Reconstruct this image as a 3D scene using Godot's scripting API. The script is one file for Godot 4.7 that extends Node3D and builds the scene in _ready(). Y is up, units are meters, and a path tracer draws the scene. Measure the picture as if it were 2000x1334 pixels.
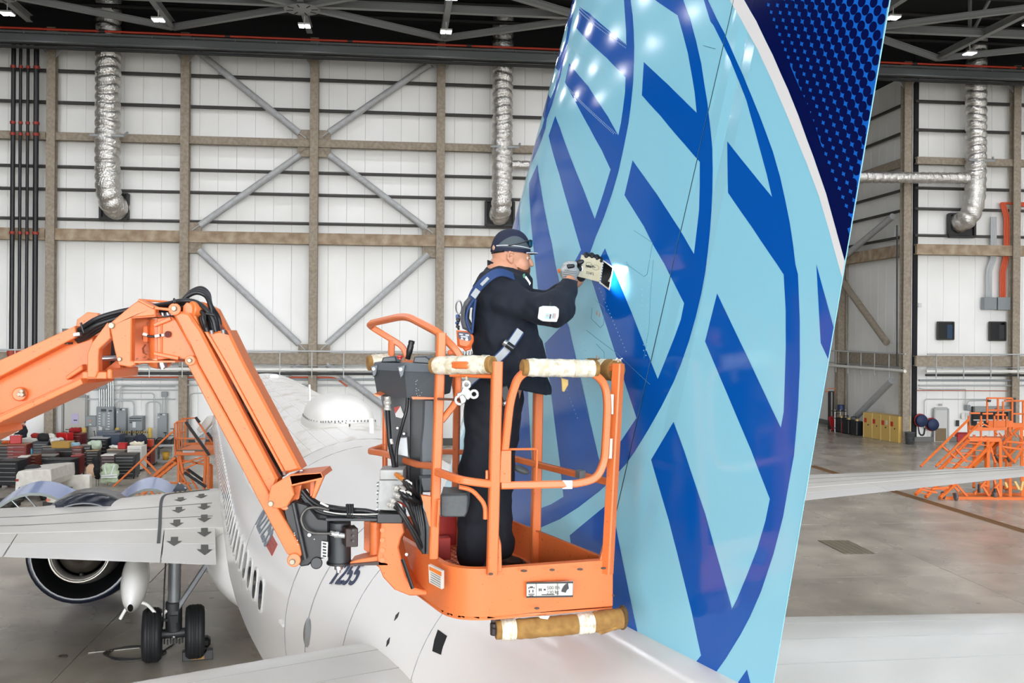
extends Node3D
# A jet airliner in a maintenance hangar; a mechanic in a boom-lift basket works on its tail fin.
# Metres,y up. The airliner has its own frame (x right,y up,-z forward),the hangar wall another (x along the wall,z into the hall).
const WALL_TURN := 0.1145
const WALL_AT := Vector3(0,0,-62.15)
const PLANE_TURN := 0.30403
const PLANE_AT := Vector3(1.257,0,-3.7)
var wall_frame := Transform3D(Basis(Vector3.UP,WALL_TURN),WALL_AT)
var names := {}
var rng := RandomNumberGenerator.new()

class Shape:
	var st := SurfaceTool.new()
	func _init() -> void:
		st.begin(Mesh.PRIMITIVE_TRIANGLES)
	func group(g: int) -> void:
		st.set_smooth_group(g)
	func tri(a: Vector3,b: Vector3,c: Vector3,n: Vector3) -> void:
		if (c - a).cross(b - a).dot(n) < 0.0:
			st.add_vertex(a); st.add_vertex(c); st.add_vertex(b)
		else:
			st.add_vertex(a); st.add_vertex(b); st.add_vertex(c)
	func quad(a: Vector3,b: Vector3,c: Vector3,d: Vector3,n: Vector3) -> void:
		tri(a,b,c,n); tri(a,c,d,n)
	func box(c: Vector3,s: Vector3,basis := Basis(),bev := 0.0) -> Shape:
		group(-1)
		var h := s * 0.5
		if bev <= 0.0:
			for ax in 3:
				for sg in [-1.0,1.0]:
					var n := Vector3.ZERO; n[ax] = sg
					var u := Vector3.ZERO; u[(ax + 1) % 3] = h[(ax + 1) % 3]
					var w := Vector3.ZERO; w[(ax + 2) % 3] = h[(ax + 2) % 3]
					var o := n * h[ax]
					quad(c + basis * (o - u - w),c + basis * (o + u - w),c + basis * (o + u + w),c + basis * (o - u + w),basis * n)
			return self
		bev = minf(bev,minf(h.x,minf(h.y,h.z)) * 0.9)
		var k := func(sx,sy,sz,ax): # corner point pulled in on the two other axes
			var p := Vector3(sx * h.x,sy * h.y,sz * h.z)
			for i in 3:
				if i != ax: p[i] -= signf(p[i]) * bev
			return c + basis * p
		for ax in 3:
			for sg in [-1.0,1.0]:
				var q := []
				for e in [[-1,-1],[1,-1],[1,1],[-1,1]]:
					var d := [0,0,0]; d[ax] = sg; d[(ax + 1) % 3] = e[0]; d[(ax + 2) % 3] = e[1]
					q.append(k.call(d[0],d[1],d[2],ax))
				var n := Vector3.ZERO; n[ax] = sg
				quad(q[0],q[1],q[2],q[3],basis * n)
			var b: int = (ax + 1) % 3; var g: int = (ax + 2) % 3
			for e in [[-1,-1],[1,-1],[1,1],[-1,1]]: # the edges along ax
				var d0 := [0,0,0]; d0[ax] = -1; d0[b] = e[0]; d0[g] = e[1]
				var d1 := d0.duplicate(); d1[ax] = 1
				var n2 := Vector3.ZERO; n2[b] = e[0]; n2[g] = e[1]
				quad(k.call(d0[0],d0[1],d0[2],b),k.call(d1[0],d1[1],d1[2],b),k.call(d1[0],d1[1],d1[2],g),k.call(d0[0],d0[1],d0[2],g),basis * n2)
		for sx in [-1,1]:
			for sy in [-1,1]:
				for sz in [-1,1]:
					tri(k.call(sx,sy,sz,0),k.call(sx,sy,sz,1),k.call(sx,sy,sz,2),basis * Vector3(sx,sy,sz))
		return self
	func sweep(path: Array,sec: PackedVector2Array,up := Vector3.UP,round_ := false,caps := true,loop := false,scales: Array = []) -> Shape:
		var n := path.size()
		var m := sec.size()
		var rings := []
		var u := up
		for i in n:
			var t: Vector3
			if loop: t = (path[(i + 1) % n] - path[(i + n - 1) % n]).normalized()
			elif i == 0: t = (path[1] - path[0]).normalized()
			elif i == n - 1: t = (path[n - 1] - path[n - 2]).normalized()
			else: t = ((path[i + 1] - path[i]).normalized() + (path[i] - path[i - 1]).normalized()).normalized()
			if absf(u.dot(t)) > 0.999: u = Vector3(0.3,0.2,0.93)
			var side := t.cross(u).normalized()
			u = side.cross(t).normalized()
			var miter := 1.0
			if i > 0 and i < n - 1: miter = 1.0 / maxf(0.5,t.dot((path[i + 1] - path[i]).normalized()))
			var bend := Vector3.ZERO
			if miter > 1.001:
				bend = ((path[i + 1] - path[i]).normalized() - (path[i] - path[i - 1]).normalized()).normalized()
			var k: float = scales[i] if scales.size() > i else 1.0
			var ring := []
			for q in sec:
				var off: Vector3 = (side * q.x + u * q.y) * k
				off += bend * off.dot(bend) * (miter - 1.0)
				ring.append(path[i] + off)
			rings.append(ring)
		for i in (n if loop else n - 1):
			var a: Array = rings[i]; var b: Array = rings[(i + 1) % n]
			var ca: Vector3 = path[i]; var cb: Vector3 = path[(i + 1) % n]
			for j in m:
				group(0 if round_ else j + 1)
				var jn := (j + 1) % m
				quad(a[j],a[jn],b[jn],b[j],(a[j] + a[jn] + b[j] + b[jn]) * 0.25 - (ca + cb) * 0.5)
		if caps and not loop:
			group(-1)
			for e in [0,n - 1]:
				var r: Array = rings[e]
				var out: Vector3 = (path[0] - path[1]) if e == 0 else (path[n - 1] - path[n - 2])
				var mid := Vector3.ZERO
				for p in r: mid += p / m
				for j in m: tri(mid,r[j],r[(j + 1) % m],out)
		return self
	static func circle(r: float,n := 10) -> PackedVector2Array:
		var a := PackedVector2Array()
		for i in n: a.append(Vector2.from_angle(TAU * i / n) * r)
		return a
	static func rect(w: float,h: float,b := 0.004) -> PackedVector2Array:
		var x := w / 2; var y := h / 2
		return PackedVector2Array([Vector2(x - b,y),Vector2(-x + b,y),Vector2(-x,y - b),Vector2(-x,-y + b),Vector2(-x + b,-y),Vector2(x - b,-y),Vector2(x,-y + b),Vector2(x,y - b)])
	func tube(path: Array,r: float,n := 10,caps := true) -> Shape:
		return sweep(path,circle(r,n),Vector3(0.1,0.98,0.17),true,caps)
	func bar(a: Vector3,b: Vector3,w: float,h: float,up := Vector3.UP,bev := 0.004) -> Shape:
		return sweep([a,b],rect(w,h,bev),up)
	func lathe(prof: Array,xf: Transform3D,n := 24,sharp := false) -> Shape: # prof: Vector2(radius,y)
		for i in prof.size() - 1:
			group(i + 1 if sharp else 0)
			var p: Vector2 = prof[i]; var q: Vector2 = prof[i + 1]
			var nn := Vector2(q.y - p.y,-(q.x - p.x))
			for j in n:
				var a := TAU * j / n; var b := TAU * (j + 1) / n
				var ca := Vector3(cos(a),0,sin(a)); var cb := Vector3(cos(b),0,sin(b))
				var out: Vector3 = xf.basis * ((ca + cb) * 0.5 * nn.x + Vector3.UP * nn.y)
				var p0: Vector3 = xf * (ca * p.x + Vector3.UP * p.y); var p1: Vector3 = xf * (cb * p.x + Vector3.UP * p.y)
				var q0: Vector3 = xf * (ca * q.x + Vector3.UP * q.y); var q1: Vector3 = xf * (cb * q.x + Vector3.UP * q.y)
				if p.x > 1e-5: tri(p0,p1,q1,out)
				if q.x > 1e-5: tri(p0,q1,q0,out)
		return self
	func cyl(a: Vector3,b: Vector3,r: float,n := 16,bev := 0.0) -> Shape:
		var y := (b - a).normalized()
		var x := y.cross(Vector3(0.31,0.2,0.93) if absf(y.z) < 0.9 else Vector3.UP).normalized()
		var l := (b - a).length()
		var pr := [Vector2(0,0),Vector2(r - bev,0),Vector2(r,bev),Vector2(r,l - bev),Vector2(r - bev,l),Vector2(0,l)] if bev > 0 else [Vector2(0,0),Vector2(r,0),Vector2(r,l),Vector2(0,l)]
		return lathe(pr,Transform3D(Basis(x,y,x.cross(y)),a),n,true)
	func plate(pts: Array,ext: Vector3,bev := 0.0) -> Shape: # a flat outline with thickness ext; bev rounds the first face's rim
		var n := pts.size()
		var ez := ext.normalized()
		var ex: Vector3 = (pts[1] - pts[0]).slide(ez).normalized()
		var ey := ez.cross(ex)
		var flat_ := PackedVector2Array()
		for p in pts: flat_.append(Vector2((p - pts[0]).dot(ex),(p - pts[0]).dot(ey)))
		var ccw := 0.0
		for i in n: ccw += flat_[i].cross(flat_[(i + 1) % n])
		var sg := signf(ccw)
		var inner := []
		for i in n:
			var d0 := (flat_[i] - flat_[(i + n - 1) % n]).normalized(); var d1 := (flat_[(i + 1) % n] - flat_[i]).normalized()
			var nn := (Vector2(-d0.y,d0.x) + Vector2(-d1.y,d1.x)) * sg
			var l := nn.length()
			nn = nn / maxf(l,0.01) * minf(2.0 / maxf(l,0.4),2.5)
			inner.append(pts[i] + (ex * nn.x + ey * nn.y) * bev)
		var idx := Geometry2D.triangulate_polygon(flat_)
		group(-1)
		for i in range(0,idx.size(),3):
			tri(inner[idx[i]],inner[idx[i + 1]],inner[idx[i + 2]],-ext)
			tri(pts[idx[i]] + ext,pts[idx[i + 1]] + ext,pts[idx[i + 2]] + ext,ext)
		for i in n:
			var j := (i + 1) % n
			var d: Vector2 = (flat_[j] - flat_[i]).normalized()
			var out: Vector3 = (ex * d.y - ey * d.x) * sg
			var s0: Vector3 = pts[i] + ez * bev; var s1: Vector3 = pts[j] + ez * bev
			quad(s0,s1,pts[j] + ext,pts[i] + ext,out)
			if bev > 0.0: quad(inner[i],inner[j],s1,s0,out - ez)
		return self
	func ball(c: Vector3,r: Vector3,n := 12,basis := Basis()) -> Shape:
		group(0)
		for i in n:
			for j in n * 2:
				var f := func(a,b): 
					var th: float = PI * a / n; var ph: float = PI * b / n
					return c + basis * (Vector3(sin(th) * cos(ph),cos(th),sin(th) * sin(ph)) * r)
				var p: Vector3 = f.call(i,j); var q: Vector3 = f.call(i + 1,j); var s: Vector3 = f.call(i + 1,j + 1); var t: Vector3 = f.call(i,j + 1)
				var nn := (p + q + s + t) * 0.25 - c
				if i > 0: tri(p,s,t,nn)
				if i < n - 1: tri(p,q,s,nn)
		return self
	func skin(rows: Array,closed := true,around := Vector3.INF,group_ := 0) -> Shape: # a grid of points: rows[i][j]
		group(group_)
		for i in rows.size() - 1:
			var a: Array = rows[i]; var b: Array = rows[i + 1]
			var m := a.size()
			var mid := Vector3.ZERO
			for p in a: mid += p / m
			if around != Vector3.INF: mid = around
			for j in (m if closed else m - 1):
				var k := (j + 1) % m
				quad(a[j],a[k],b[k],b[j],(a[j] + b[k]) * 0.5 - mid)
		return self
	func done() -> ArrayMesh:
		st.generate_normals()
		return st.commit()

func named(parent: Node,base: String) -> String:
	var key := "%d/%s" % [parent.get_instance_id(),base]
	var n: int = names.get(key,0)
	names[key] = n + 1
	return base if n == 0 else "%s_%03d" % [base,n]
func thing(called: String,label: String,category: String,at := Vector3.ZERO,turn := 0.0,grp := "") -> Node3D:
	var o := Node3D.new()
	o.name = named(self,called)
	add_child(o,true)
	o.position = at
	o.rotation.y = turn
	tag(o,label,category,grp)
	return o
func tag(o: Node,label: String,category: String,grp := "") -> Node:
	o.set_meta("label",label)
	o.set_meta("category",category)
	if grp: o.set_meta("group",grp)
	return o
func whole(o: Node3D) -> Transform3D: # where a node stands in the scene,also before it is drawn
	var t := o.transform
	var p := o.get_parent()
	while p is Node3D and p != self:
		t = p.transform * t
		p = p.get_parent()
	return t
func part(parent: Node3D,called: String,s,m: Material,own_axes := false,label := "") -> MeshInstance3D: # s is in scene metres unless own_axes
	var o := MeshInstance3D.new()
	o.name = named(parent,called)
	o.mesh = s.done() if s is Shape else s
	o.material_override = m
	parent.add_child(o,true)
	if not own_axes and parent != self: o.transform = whole(parent).affine_inverse()
	if label: o.set_meta("label",label)
	return o
func piece(called: String,s,m: Material,label: String,category: String,grp := "",frame := Transform3D()) -> MeshInstance3D: # a thing that is one mesh
	var o := part(self,called,s,m)
	o.transform = frame
	tag(o,label,category,grp)
	return o
func struct(called: String,s,m: Material,frame := Transform3D()) -> MeshInstance3D:
	var o := part(self,called,s,m)
	o.transform = frame
	o.set_meta("kind","structure")
	return o
func copy(o: Node3D,at: Vector3,turn: float,label := "") -> Node3D:
	var c: Node3D = o.duplicate()
	var b: String = o.name
	if b.length() > 4 and b[b.length() - 4] == "_" and b.right(3).is_valid_int(): b = b.left(-4)
	c.name = named(self,b)
	add_child(c,true)
	c.position = at
	c.rotation.y = turn
	if label: c.set_meta("label",label)
	return c
func V(a: float,b: float) -> Vector2:
	return Vector2(a,b)
func W(a: float,b: float,c: float) -> Vector3:
	return Vector3(a,b,c)
func curve(pts: Array,n := 6) -> Array: # a smooth line through the points
	var out := []
	for i in pts.size() - 1:
		var p0 = pts[maxi(i - 1,0)]; var p1 = pts[i]; var p2 = pts[i + 1]; var p3 = pts[mini(i + 2,pts.size() - 1)]
		for k in n: 
			var t := float(k) / n
			out.append(p1.cubic_interpolate(p2,p0,p3,t))
	out.append(pts[-1])
	return out
func fillet(pts: Array,r: float,n := 5) -> Array: # straight runs with rounded corners
	var out := [pts[0]]
	for i in range(1,pts.size() - 1):
		var a: Vector3 = pts[i - 1] - pts[i]; var b: Vector3 = pts[i + 1] - pts[i]
		var d := minf(r,minf(a.length(),b.length()) * 0.48)
		var p: Vector3 = pts[i] + a.normalized() * d; var q: Vector3 = pts[i] + b.normalized() * d
		for k in n + 1:
			var t := float(k) / n
			out.append(p.lerp(pts[i],t).lerp(pts[i].lerp(q,t),t))
	out.append(pts[-1])
	return out
const LAMP_POWER := 21.0
const EXPOSURE := 0.73
func _ready() -> void:
	rng.seed = 7
	# camera: on the floor of a second lift,level with the basket's rail,rolled a fraction of a degree
	var cam := Camera3D.new()
	cam.name = "camera"
	add_child(cam)
	cam.position = Vector3(0,7,0)
	cam.rotation.z = 0.007
	cam.projection = Camera3D.PROJECTION_FRUSTUM
	cam.near = 0.1
	cam.far = 400.0
	cam.size = 0.1 * 1334.0 / 1944.0
	cam.frustum_offset = Vector2(0,-0.1 * 19.0 / 1944.0)
	cam.current = true
	# daylight that comes in through the open hangar door behind the camera
	var env := Environment.new()
	env.background_mode = Environment.BG_SKY
	var sky := Sky.new()
	var sm := ProceduralSkyMaterial.new()
	sm.sky_top_color = Color("d2d8df")
	sm.sky_horizon_color = Color("eef1f3")
	sm.ground_bottom_color = Color("b5b1aa")
	sm.ground_horizon_color = Color("d8d6d2")
	sm.sky_energy_multiplier = 4.0
	sm.ground_energy_multiplier = 2.8
	sky.sky_material = sm
	env.sky = sky
	env.tonemap_mode = Environment.TONE_MAPPER_LINEAR
	env.tonemap_exposure = EXPOSURE
	env.sdfgi_enabled = true
	env.ssao_enabled = true
	env.ssil_enabled = true
	var we := WorldEnvironment.new()
	we.name = "world_environment"
	we.environment = env
	add_child(we)
	make_materials()
	make_hangar()
	make_steel()
	make_lamps()
	make_airliner()
	make_lift()
	make_mechanic()
	make_services()
	make_left_floor()
	make_right_floor()
func noise_tex(freq: float,lo: Color,hi: Color,seed_: int,size := 512,oct := 5,bump := 0.0,mid := -1.0) -> NoiseTexture2D:
	var n := FastNoiseLite.new()
	n.seed = seed_
	n.noise_type = FastNoiseLite.TYPE_SIMPLEX_SMOOTH
	n.frequency = freq
	n.fractal_octaves = oct
	var t := NoiseTexture2D.new()
	t.width = size; t.height = size
	t.seamless = true
	t.noise = n
	if bump > 0.0:
		t.as_normal_map = true
		t.bump_strength = bump
	else:
		var g := Gradient.new()
		g.set_color(0,lo); g.set_color(1,hi)
		if mid >= 0.0:
			g.set_offset(0,mid)
			g.set_offset(1,minf(1.0,mid + 0.18))
		t.color_ramp = g
	return t
func mat(hex: String,rough := 0.5,metal := 0.0,coat := 0.0) -> StandardMaterial3D:
	var key := "%s %.3f %.2f %.2f" % [hex,rough,metal,coat]
	if names.has(key): return names[key]
	var m := StandardMaterial3D.new()
	m.albedo_color = Color(hex)
	m.roughness = rough
	m.metallic = metal
	if coat > 0.0:
		m.clearcoat_enabled = true
		m.clearcoat = coat
		m.clearcoat_roughness = 0.03
	names[key] = m
	return m
func worn(hex: String,rough: float,tex: Texture2D,scale: float,metal := 0.0,in_world := true) -> StandardMaterial3D: # a coat of paint with stains or grain from a texture laid on by position
	var m := StandardMaterial3D.new()
	m.albedo_color = Color(hex)
	m.albedo_texture = tex
	m.roughness = rough
	m.metallic = metal
	m.uv1_triplanar = true
	m.uv1_world_triplanar = in_world
	m.uv1_scale = Vector3.ONE * scale
	return m
func glow(hex: String,energy: float) -> StandardMaterial3D:
	var m := StandardMaterial3D.new()
	m.albedo_color = Color(hex)
	m.emission_enabled = true
	m.emission = Color(hex)
	m.emission_energy_multiplier = energy
	return m
var orange: Material
var orange_dirty: Material
var black_rubber: Material
var steel: Material
var white_paint: Material
var fire_proof: Material
var fire_stain: Material
var foil: Material
var wall_white: Material
var concrete: Material
var grey_paint: Material
var navy_cloth: Material
func make_materials() -> void:
	var scuff := noise_tex(0.012,Color(0.86,0.84,0.82),Color(1,1,1),3,512,6)
	var chips := noise_tex(0.03,Color(0.62,0.46,0.38),Color(1,1,1),8,1024,6,0.0,0.02)
	orange = worn("dc743c",0.36,chips,1.4,0.0,false)
	orange_dirty = worn("dc743c",0.42,noise_tex(0.02,Color(0.7,0.58,0.52),Color(1,1,1),21,512,6,0.0,0.06),2.0,0.0,false)
	black_rubber = mat("17181a",0.45)
	steel = mat("b9bcc0",0.3,0.9)
	white_paint = mat("eceae6",0.18,0.0,0.6)
	fire_proof = worn("a69b8b",0.9,noise_tex(0.02,Color(0.78,0.76,0.74),Color(1.0,1.0,1.0),5,512,6),0.35)
	fire_stain = worn("b5a692",0.9,noise_tex(0.011,Color(0.72,0.66,0.6),Color(1.0,1.0,0.98),12,512,6),0.22)
	var f := StandardMaterial3D.new()
	f.albedo_color = Color("d8d5cf")
	f.metallic = 0.9
	f.roughness = 0.28
	f.normal_enabled = true
	f.normal_texture = noise_tex(0.02,Color.BLACK,Color.WHITE,9,512,5,16.0)
	f.uv1_triplanar = true
	f.uv1_scale = Vector3.ONE * 0.7
	foil = f
	wall_white = worn("f3f2ef",0.6,noise_tex(0.006,Color(0.95,0.95,0.94),Color(1,1,1),14,512,3),0.06)
	grey_paint = worn("b4b7b9",0.5,scuff,0.4)
	var c := worn("b3aca0",0.24,noise_tex(0.007,Color(0.74,0.73,0.72),Color(1.0,0.99,0.97),31,1024,7),0.05)
	c.roughness_texture = noise_tex(0.01,Color(0.55,0.55,0.55),Color(1,1,1),33,512,5)
	c.roughness = 0.36
	concrete = c
	var nv := worn("101827",0.85,noise_tex(0.2,Color(0.85,0.85,0.85),Color(1,1,1),40,256,3),3.0,0.0,false)
	nv.rim_enabled = true
	nv.rim = 0.12
	navy_cloth = nv
const S0 := -64.0
const S1 := 48.4
const ALCOVE := 6.2
const CORNER := 26.3
const DEEP := -24.0
const FRONT := 125.0
const ROOF := 27.4
func wthing(called: String,label: String,category: String,s: float,y: float,d: float,grp := "") -> Node3D:
	var o := thing(called,label,category,Vector3.ZERO,0.0,grp)
	o.transform = wall_frame.translated_local(Vector3(s,y,d))
	return o
func wall_run(called: String,a: Vector3,b: Vector3,inward: Vector3,bottom := 0.0,face: Material = wall_white) -> void: # a wall with a thickness of 0.3 m faced with upright insulated panels
	var mid := (a + b) / 2 - inward * 0.2
	var along := (b - a).normalized()
	var len_ := (b - a).length()
	var w := struct(called,Shape.new().box(Vector3(0,bottom + (ROOF - bottom) / 2,0),Vector3(len_ + 0.3,ROOF - bottom,0.3)),mat("1d1e1f",0.9),wall_frame * Transform3D(Basis(along,Vector3.UP,inward),mid))
	var n := int(len_ / 1.096)
	var each := len_ / n
	var mesh := Shape.new().box(Vector3(0,(bottom + 24.2) / 2,0.17),Vector3(each - 0.008,24.2 - bottom,0.06),Basis(),0.012).done()
	for i in n:
		var p := part(w,"wall_panel",mesh,face,true)
		p.position.x = -len_ / 2 + each * (i + 0.5)
func make_hangar() -> void:
	# floor slabs with sawn joints
	var fl := struct("floor",Shape.new().box(Vector3((S0 + S1) / 2,-0.3,(DEEP + FRONT) / 2),Vector3(S1 - S0 + 1,0.3,FRONT - DEEP + 1)),mat("3b3733",0.9),wall_frame)
	var variants := []
	for k in 3:
		var m: StandardMaterial3D = concrete.duplicate()
		m.albedo_color = [Color("b3aca0"),Color("aaa398"),Color("bab3a6")][k]
		variants.append(m)
	var w := 7.67
	var slab := Shape.new().box(Vector3(0,-0.075,0),Vector3(w - 0.016,0.15,w - 0.016),Basis(),0.006).done()
	var s := -4.55 - 6 * w
	while s < S1 + w:
		var d := DEEP + w / 2 - 3.0
		while d < FRONT + w:
			var p := part(fl,"slab",slab,variants[rng.randi() % 3],true)
			p.position = Vector3(s + 2.2,0,d)
			d += w
		s += w
	struct("ceiling",Shape.new().box(Vector3((S0 + S1) / 2,ROOF + 0.15,(DEEP + FRONT) / 2),Vector3(S1 - S0 + 1,0.3,FRONT - DEEP + 1)),mat("111213",0.9),wall_frame)
	wall_run("wall_back",W(S0,0,0),W(ALCOVE,0,0),Vector3.BACK)
	wall_run("wall_back_right",W(CORNER,0,0),W(S1,0,0),Vector3.BACK)
	wall_run("wall_alcove",W(ALCOVE,0,DEEP),W(CORNER,0,DEEP),Vector3.BACK)
	wall_run("wall_alcove_left",W(ALCOVE,0,0),W(ALCOVE,0,DEEP),Vector3.RIGHT)
	wall_run("wall_alcove_right",W(CORNER,0,DEEP),W(CORNER,0,0),Vector3.LEFT)
	wall_run("wall_left",W(S0,0,FRONT),W(S0,0,0),Vector3.RIGHT,0.0,mat("3f4244",0.7))  # unseen wall, made dark so the fin reflects less light
	wall_run("wall_right",W(S1,0,0),W(S1,0,FRONT),Vector3.LEFT)
	wall_run("wall_front",W(S1,0,FRONT),W(S0,0,FRONT),Vector3.FORWARD,22.0) # the big door stands open below
	struct("ground",Shape.new().box(Vector3(0,-0.35,FRONT + 60),Vector3(240,0.3,119)),mat("9d9a94",0.9),wall_frame)
	# dark sheeting rails on the walls,concrete kerb at their foot
	var rail := mat("3a3734",0.7)
	var n := 0
	for v in [145,206,330,374,431]:
		n += 1
		var y: float = [22.18,20.319,16.535,15.192,13.452][n - 1]
		for run in [[S0,ALCOVE,0.0,"trim_%d"],[CORNER,S1,0.0,"trim_%d"]]:
			struct(run[3] % (n * 2 + (1 if run[2] == run[1] else 0) + (10 if run[0] > 0 else 0)),Shape.new().box(W((run[0] + run[1]) / 2,y,0.32),W(run[1] - run[0],0.13,0.2),Basis(),0.01).box(W((run[0] + run[1]) / 2,y + 0.09,0.4),W(run[1] - run[0],0.03,0.06)),rail,wall_frame)
		struct("trim_%d" % (n + 30),Shape.new().box(W(CORNER - 0.32,y,DEEP / 2),W(0.2,0.16,-DEEP),Basis(),0.01),rail,wall_frame)
	struct("baseboard_left",Shape.new().box(W((S0 + ALCOVE) / 2,0.2,0.24),W(ALCOVE - S0,0.4,0.16),Basis(),0.02),mat("55544f",0.8),wall_frame)
	struct("baseboard_right",Shape.new().box(W((CORNER + S1) / 2 + 0.1,0.16,0.24),W(S1 - CORNER,0.32,0.16),Basis(),0.02),mat("6b6b68",0.8),wall_frame)
	struct("baseboard_alcove",Shape.new().box(W(CORNER - 0.27,0.16,DEEP / 2 + 0.2),W(0.16,0.32,-DEEP - 0.4),Basis(),0.02),mat("6b6b68",0.8),wall_frame)

func i_section(st: Shape,a: Vector3,b: Vector3,w: float,h: float,up: Vector3,t := 0.06) -> void: # an I-beam from a to b: flanges w wide,h deep along up
	var ax := (b - a).normalized()
	var u := up.slide(ax).normalized()
	for sg in [-1.0,1.0]:
		st.bar(a + u * sg * (h / 2 - t / 2),b + u * sg * (h / 2 - t / 2),w,t,u,0.012)
	st.bar(a,b,t,h - 2 * t,u,0.0)
func make_steel() -> void:
	var top := 24.023
	# columns
	var spots := [[-35.24,"far left beyond the pipes"],[-27.328,"beside the four black pipes"],[-19.73,"right of the left silver duct"],[-12.175,"carrying the cross-shaped brace plate"],[-4.551,"left of the middle silver duct"],[3.11,"behind the tail fin's leading edge"],[25.534,"at the corner behind the yellow cabinet"],[33.085,"at the right edge of the picture"]]
	for c in spots:
		var st := Shape.new()
		i_section(st,Vector3(0,0,0),Vector3(0,top + 0.6,0),0.5,0.55,Vector3.BACK,0.09)
		var o := wthing("column","brown fireproofed steel column " + c[1],"column",c[0],0,0.62,"columns along the back wall")
		part(o,"shaft",st,fire_proof,true)
		for sg in [-1.0,1.0]: # knee plates under the runway beam
			part(o,"knee_plate",Shape.new().plate([W(sg * 0.2,top - 1.1,0.1),W(sg * 0.95,top - 0.1,0.1),W(sg * 0.2,top - 0.1,0.1)],W(0,0,-0.12)),grey_paint,true)
	var rc := wthing("column","brown steel column on the receding side wall right of the fin","column",CORNER - 0.5,0,-9.3,"columns along the back wall")
	var rst := Shape.new()
	i_section(rst,Vector3.ZERO,Vector3(0,25,0),0.6,0.7,Vector3.RIGHT,0.1)
	part(rc,"shaft",rst,fire_proof,true)
	# horizontal beams between the columns
	var levels := [[12.877,12.19,fire_stain,"stained pale brown belt beam",0.3],[18.529,18.06,fire_proof,"slim brown upper wall beam",0.26],[5.632,4.945,fire_proof,"brown beam behind the walkway rail",0.3]]
	var bays := [[-35.24,"left of the black pipes",0],[-27.57,"behind the left silver duct",0],[-19.9,"under the left half of the cross brace",0],[-12.23,"under the right half of the cross brace",0],[-4.56,"behind the middle silver duct",0],[26.2,"behind the right silver duct",0]]
	for l in levels:
		for b in bays:
			var st := Shape.new()
			var h: float = l[0] - l[1]
			i_section(st,W(0.05,0,0),W(7.62,0,0),0.36,h,Vector3.UP,0.08)
			st.box(W(3.83,0,0.13),W(7.5,h,0.08),Basis(),0.02)
			var o := wthing("beam",l[3] + " " + b[1],"beam",b[0],(l[0] + l[1]) / 2,0.55,"beams on the back wall")
			part(o,"web",st,l[2],true)
		var sd := Shape.new()
		i_section(sd,W(0,0,-9.0),W(0,0,-0.2),0.36,l[0] - l[1] + 0.1,Vector3.UP,0.08)
		sd.box(W(-0.15,0,-4.6),W(0.08,l[0] - l[1] + 0.1,8.8),Basis(),0.02)
		var o2 := wthing("beam",l[3] + " on the receding side wall right of the fin","beam",CORNER - 0.45,(l[0] + l[1]) / 2,0,"beams on the back wall")
		part(o2,"web",sd,l[2],true)
	# diagonal tube braces and their brown gusset plates
	var tubes := [[V(-18.97,23.53),V(-13.056,18.891),"grey tube brace falling from the roof to the left of the cross plate"],[V(-5.278,23.364),V(-11.303,19.006),"grey tube brace rising from the cross plate to the roof at right"],[V(-13.016,17.582),V(-18.869,13.226),"grey tube brace below the cross plate going down left"],[V(-11.294,17.629),V(-5.397,13.293),"grey tube brace below the cross plate going down right"],[V(-18.919,11.744),V(-12.999,6.161),"long grey tube brace falling to the walkway from the left"],[V(-5.26,11.713),V(-11.338,6.17),"long grey tube brace falling to the walkway from the right"],[V(-11.33,4.98),V(-4.895,0.186),"grey tube brace running down to the floor behind the grey radome"],[V(-12.929,4.913),V(-18.961,0.265),"grey tube brace running down to the floor behind the boom"]]
	for t in tubes:
		var a: Vector2 = t[0]; var b: Vector2 = t[1]
		var o := wthing("brace",t[2],"brace",b.x,b.y,0.55,"tube braces of the wall")
		part(o,"tube",Shape.new().tube([W(a.x - b.x,a.y - b.y,0),W(0,0,0)],0.2,16),grey_paint,true)
		var dv := W(a.x - b.x,a.y - b.y,0).normalized()
		part(o,"fork",Shape.new().bar(dv * 0.1,dv * -0.5,0.06,0.3,Vector3.BACK),grey_paint,true)
	for g in [[V(-12.192,18.292),0.98,0.82,4,"brown cross-shaped gusset plate where four braces meet"],[V(-19.404,12.476),0.45,0.92,1,"brown gusset plate at the left end of the belt beam"],[V(-4.981,12.414),-0.45,0.92,1,"brown gusset plate at the right end of the belt beam"],[V(-12.104,5.54),0.95,0.62,4,"brown gusset plate behind the walkway rail"]]:
		var p: Vector2 = g[0]
		var o := wthing("gusset",g[4],"steel plate",p.x,p.y,0.6)
		var hw: float = absf(g[1]); var hh: float = g[2]
		var off: float = 0.0 if g[3] == 4 else signf(g[1]) * 0.2
		part(o,"plate",Shape.new().box(W(off,0,-0.02),W(hw * 2,hh * 2,0.08),Basis(),0.03),fire_proof,true)
		for sx in ([-1,1] if g[3] == 4 else [int(signf(g[1]))]):
			for sy in [-1,1]:
				for k in 3: # ribs of the sprayed-over bolts
					part(o,"stiffener",Shape.new().bar(W(sx * (0.34 + 0.1 * k),sy * 0.28,0.05),W(sx * (hw - 0.12),sy * (hh - 0.3 + 0.09 * k),0.05),0.05,0.05,Vector3.BACK,0.01),fire_proof,true)
	# the dark runway beam with the red sprinkler main on it
	var rb := wthing("runway_beam","long dark grey steel beam under the roof carrying a thin red pipe","beam",0,22.963,3.2)
	var bh := 23.614 - 22.963
	var st2 := Shape.new()
	st2.box(W(0.8,bh / 2,0),W(94,bh,0.12))
	st2.box(W(0.8,bh - 0.06,0.05),W(94,0.12,0.6),Basis(),0.02)
	st2.box(W(0.8,0.05,0.05),W(94,0.1,0.66),Basis(),0.02)
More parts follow.
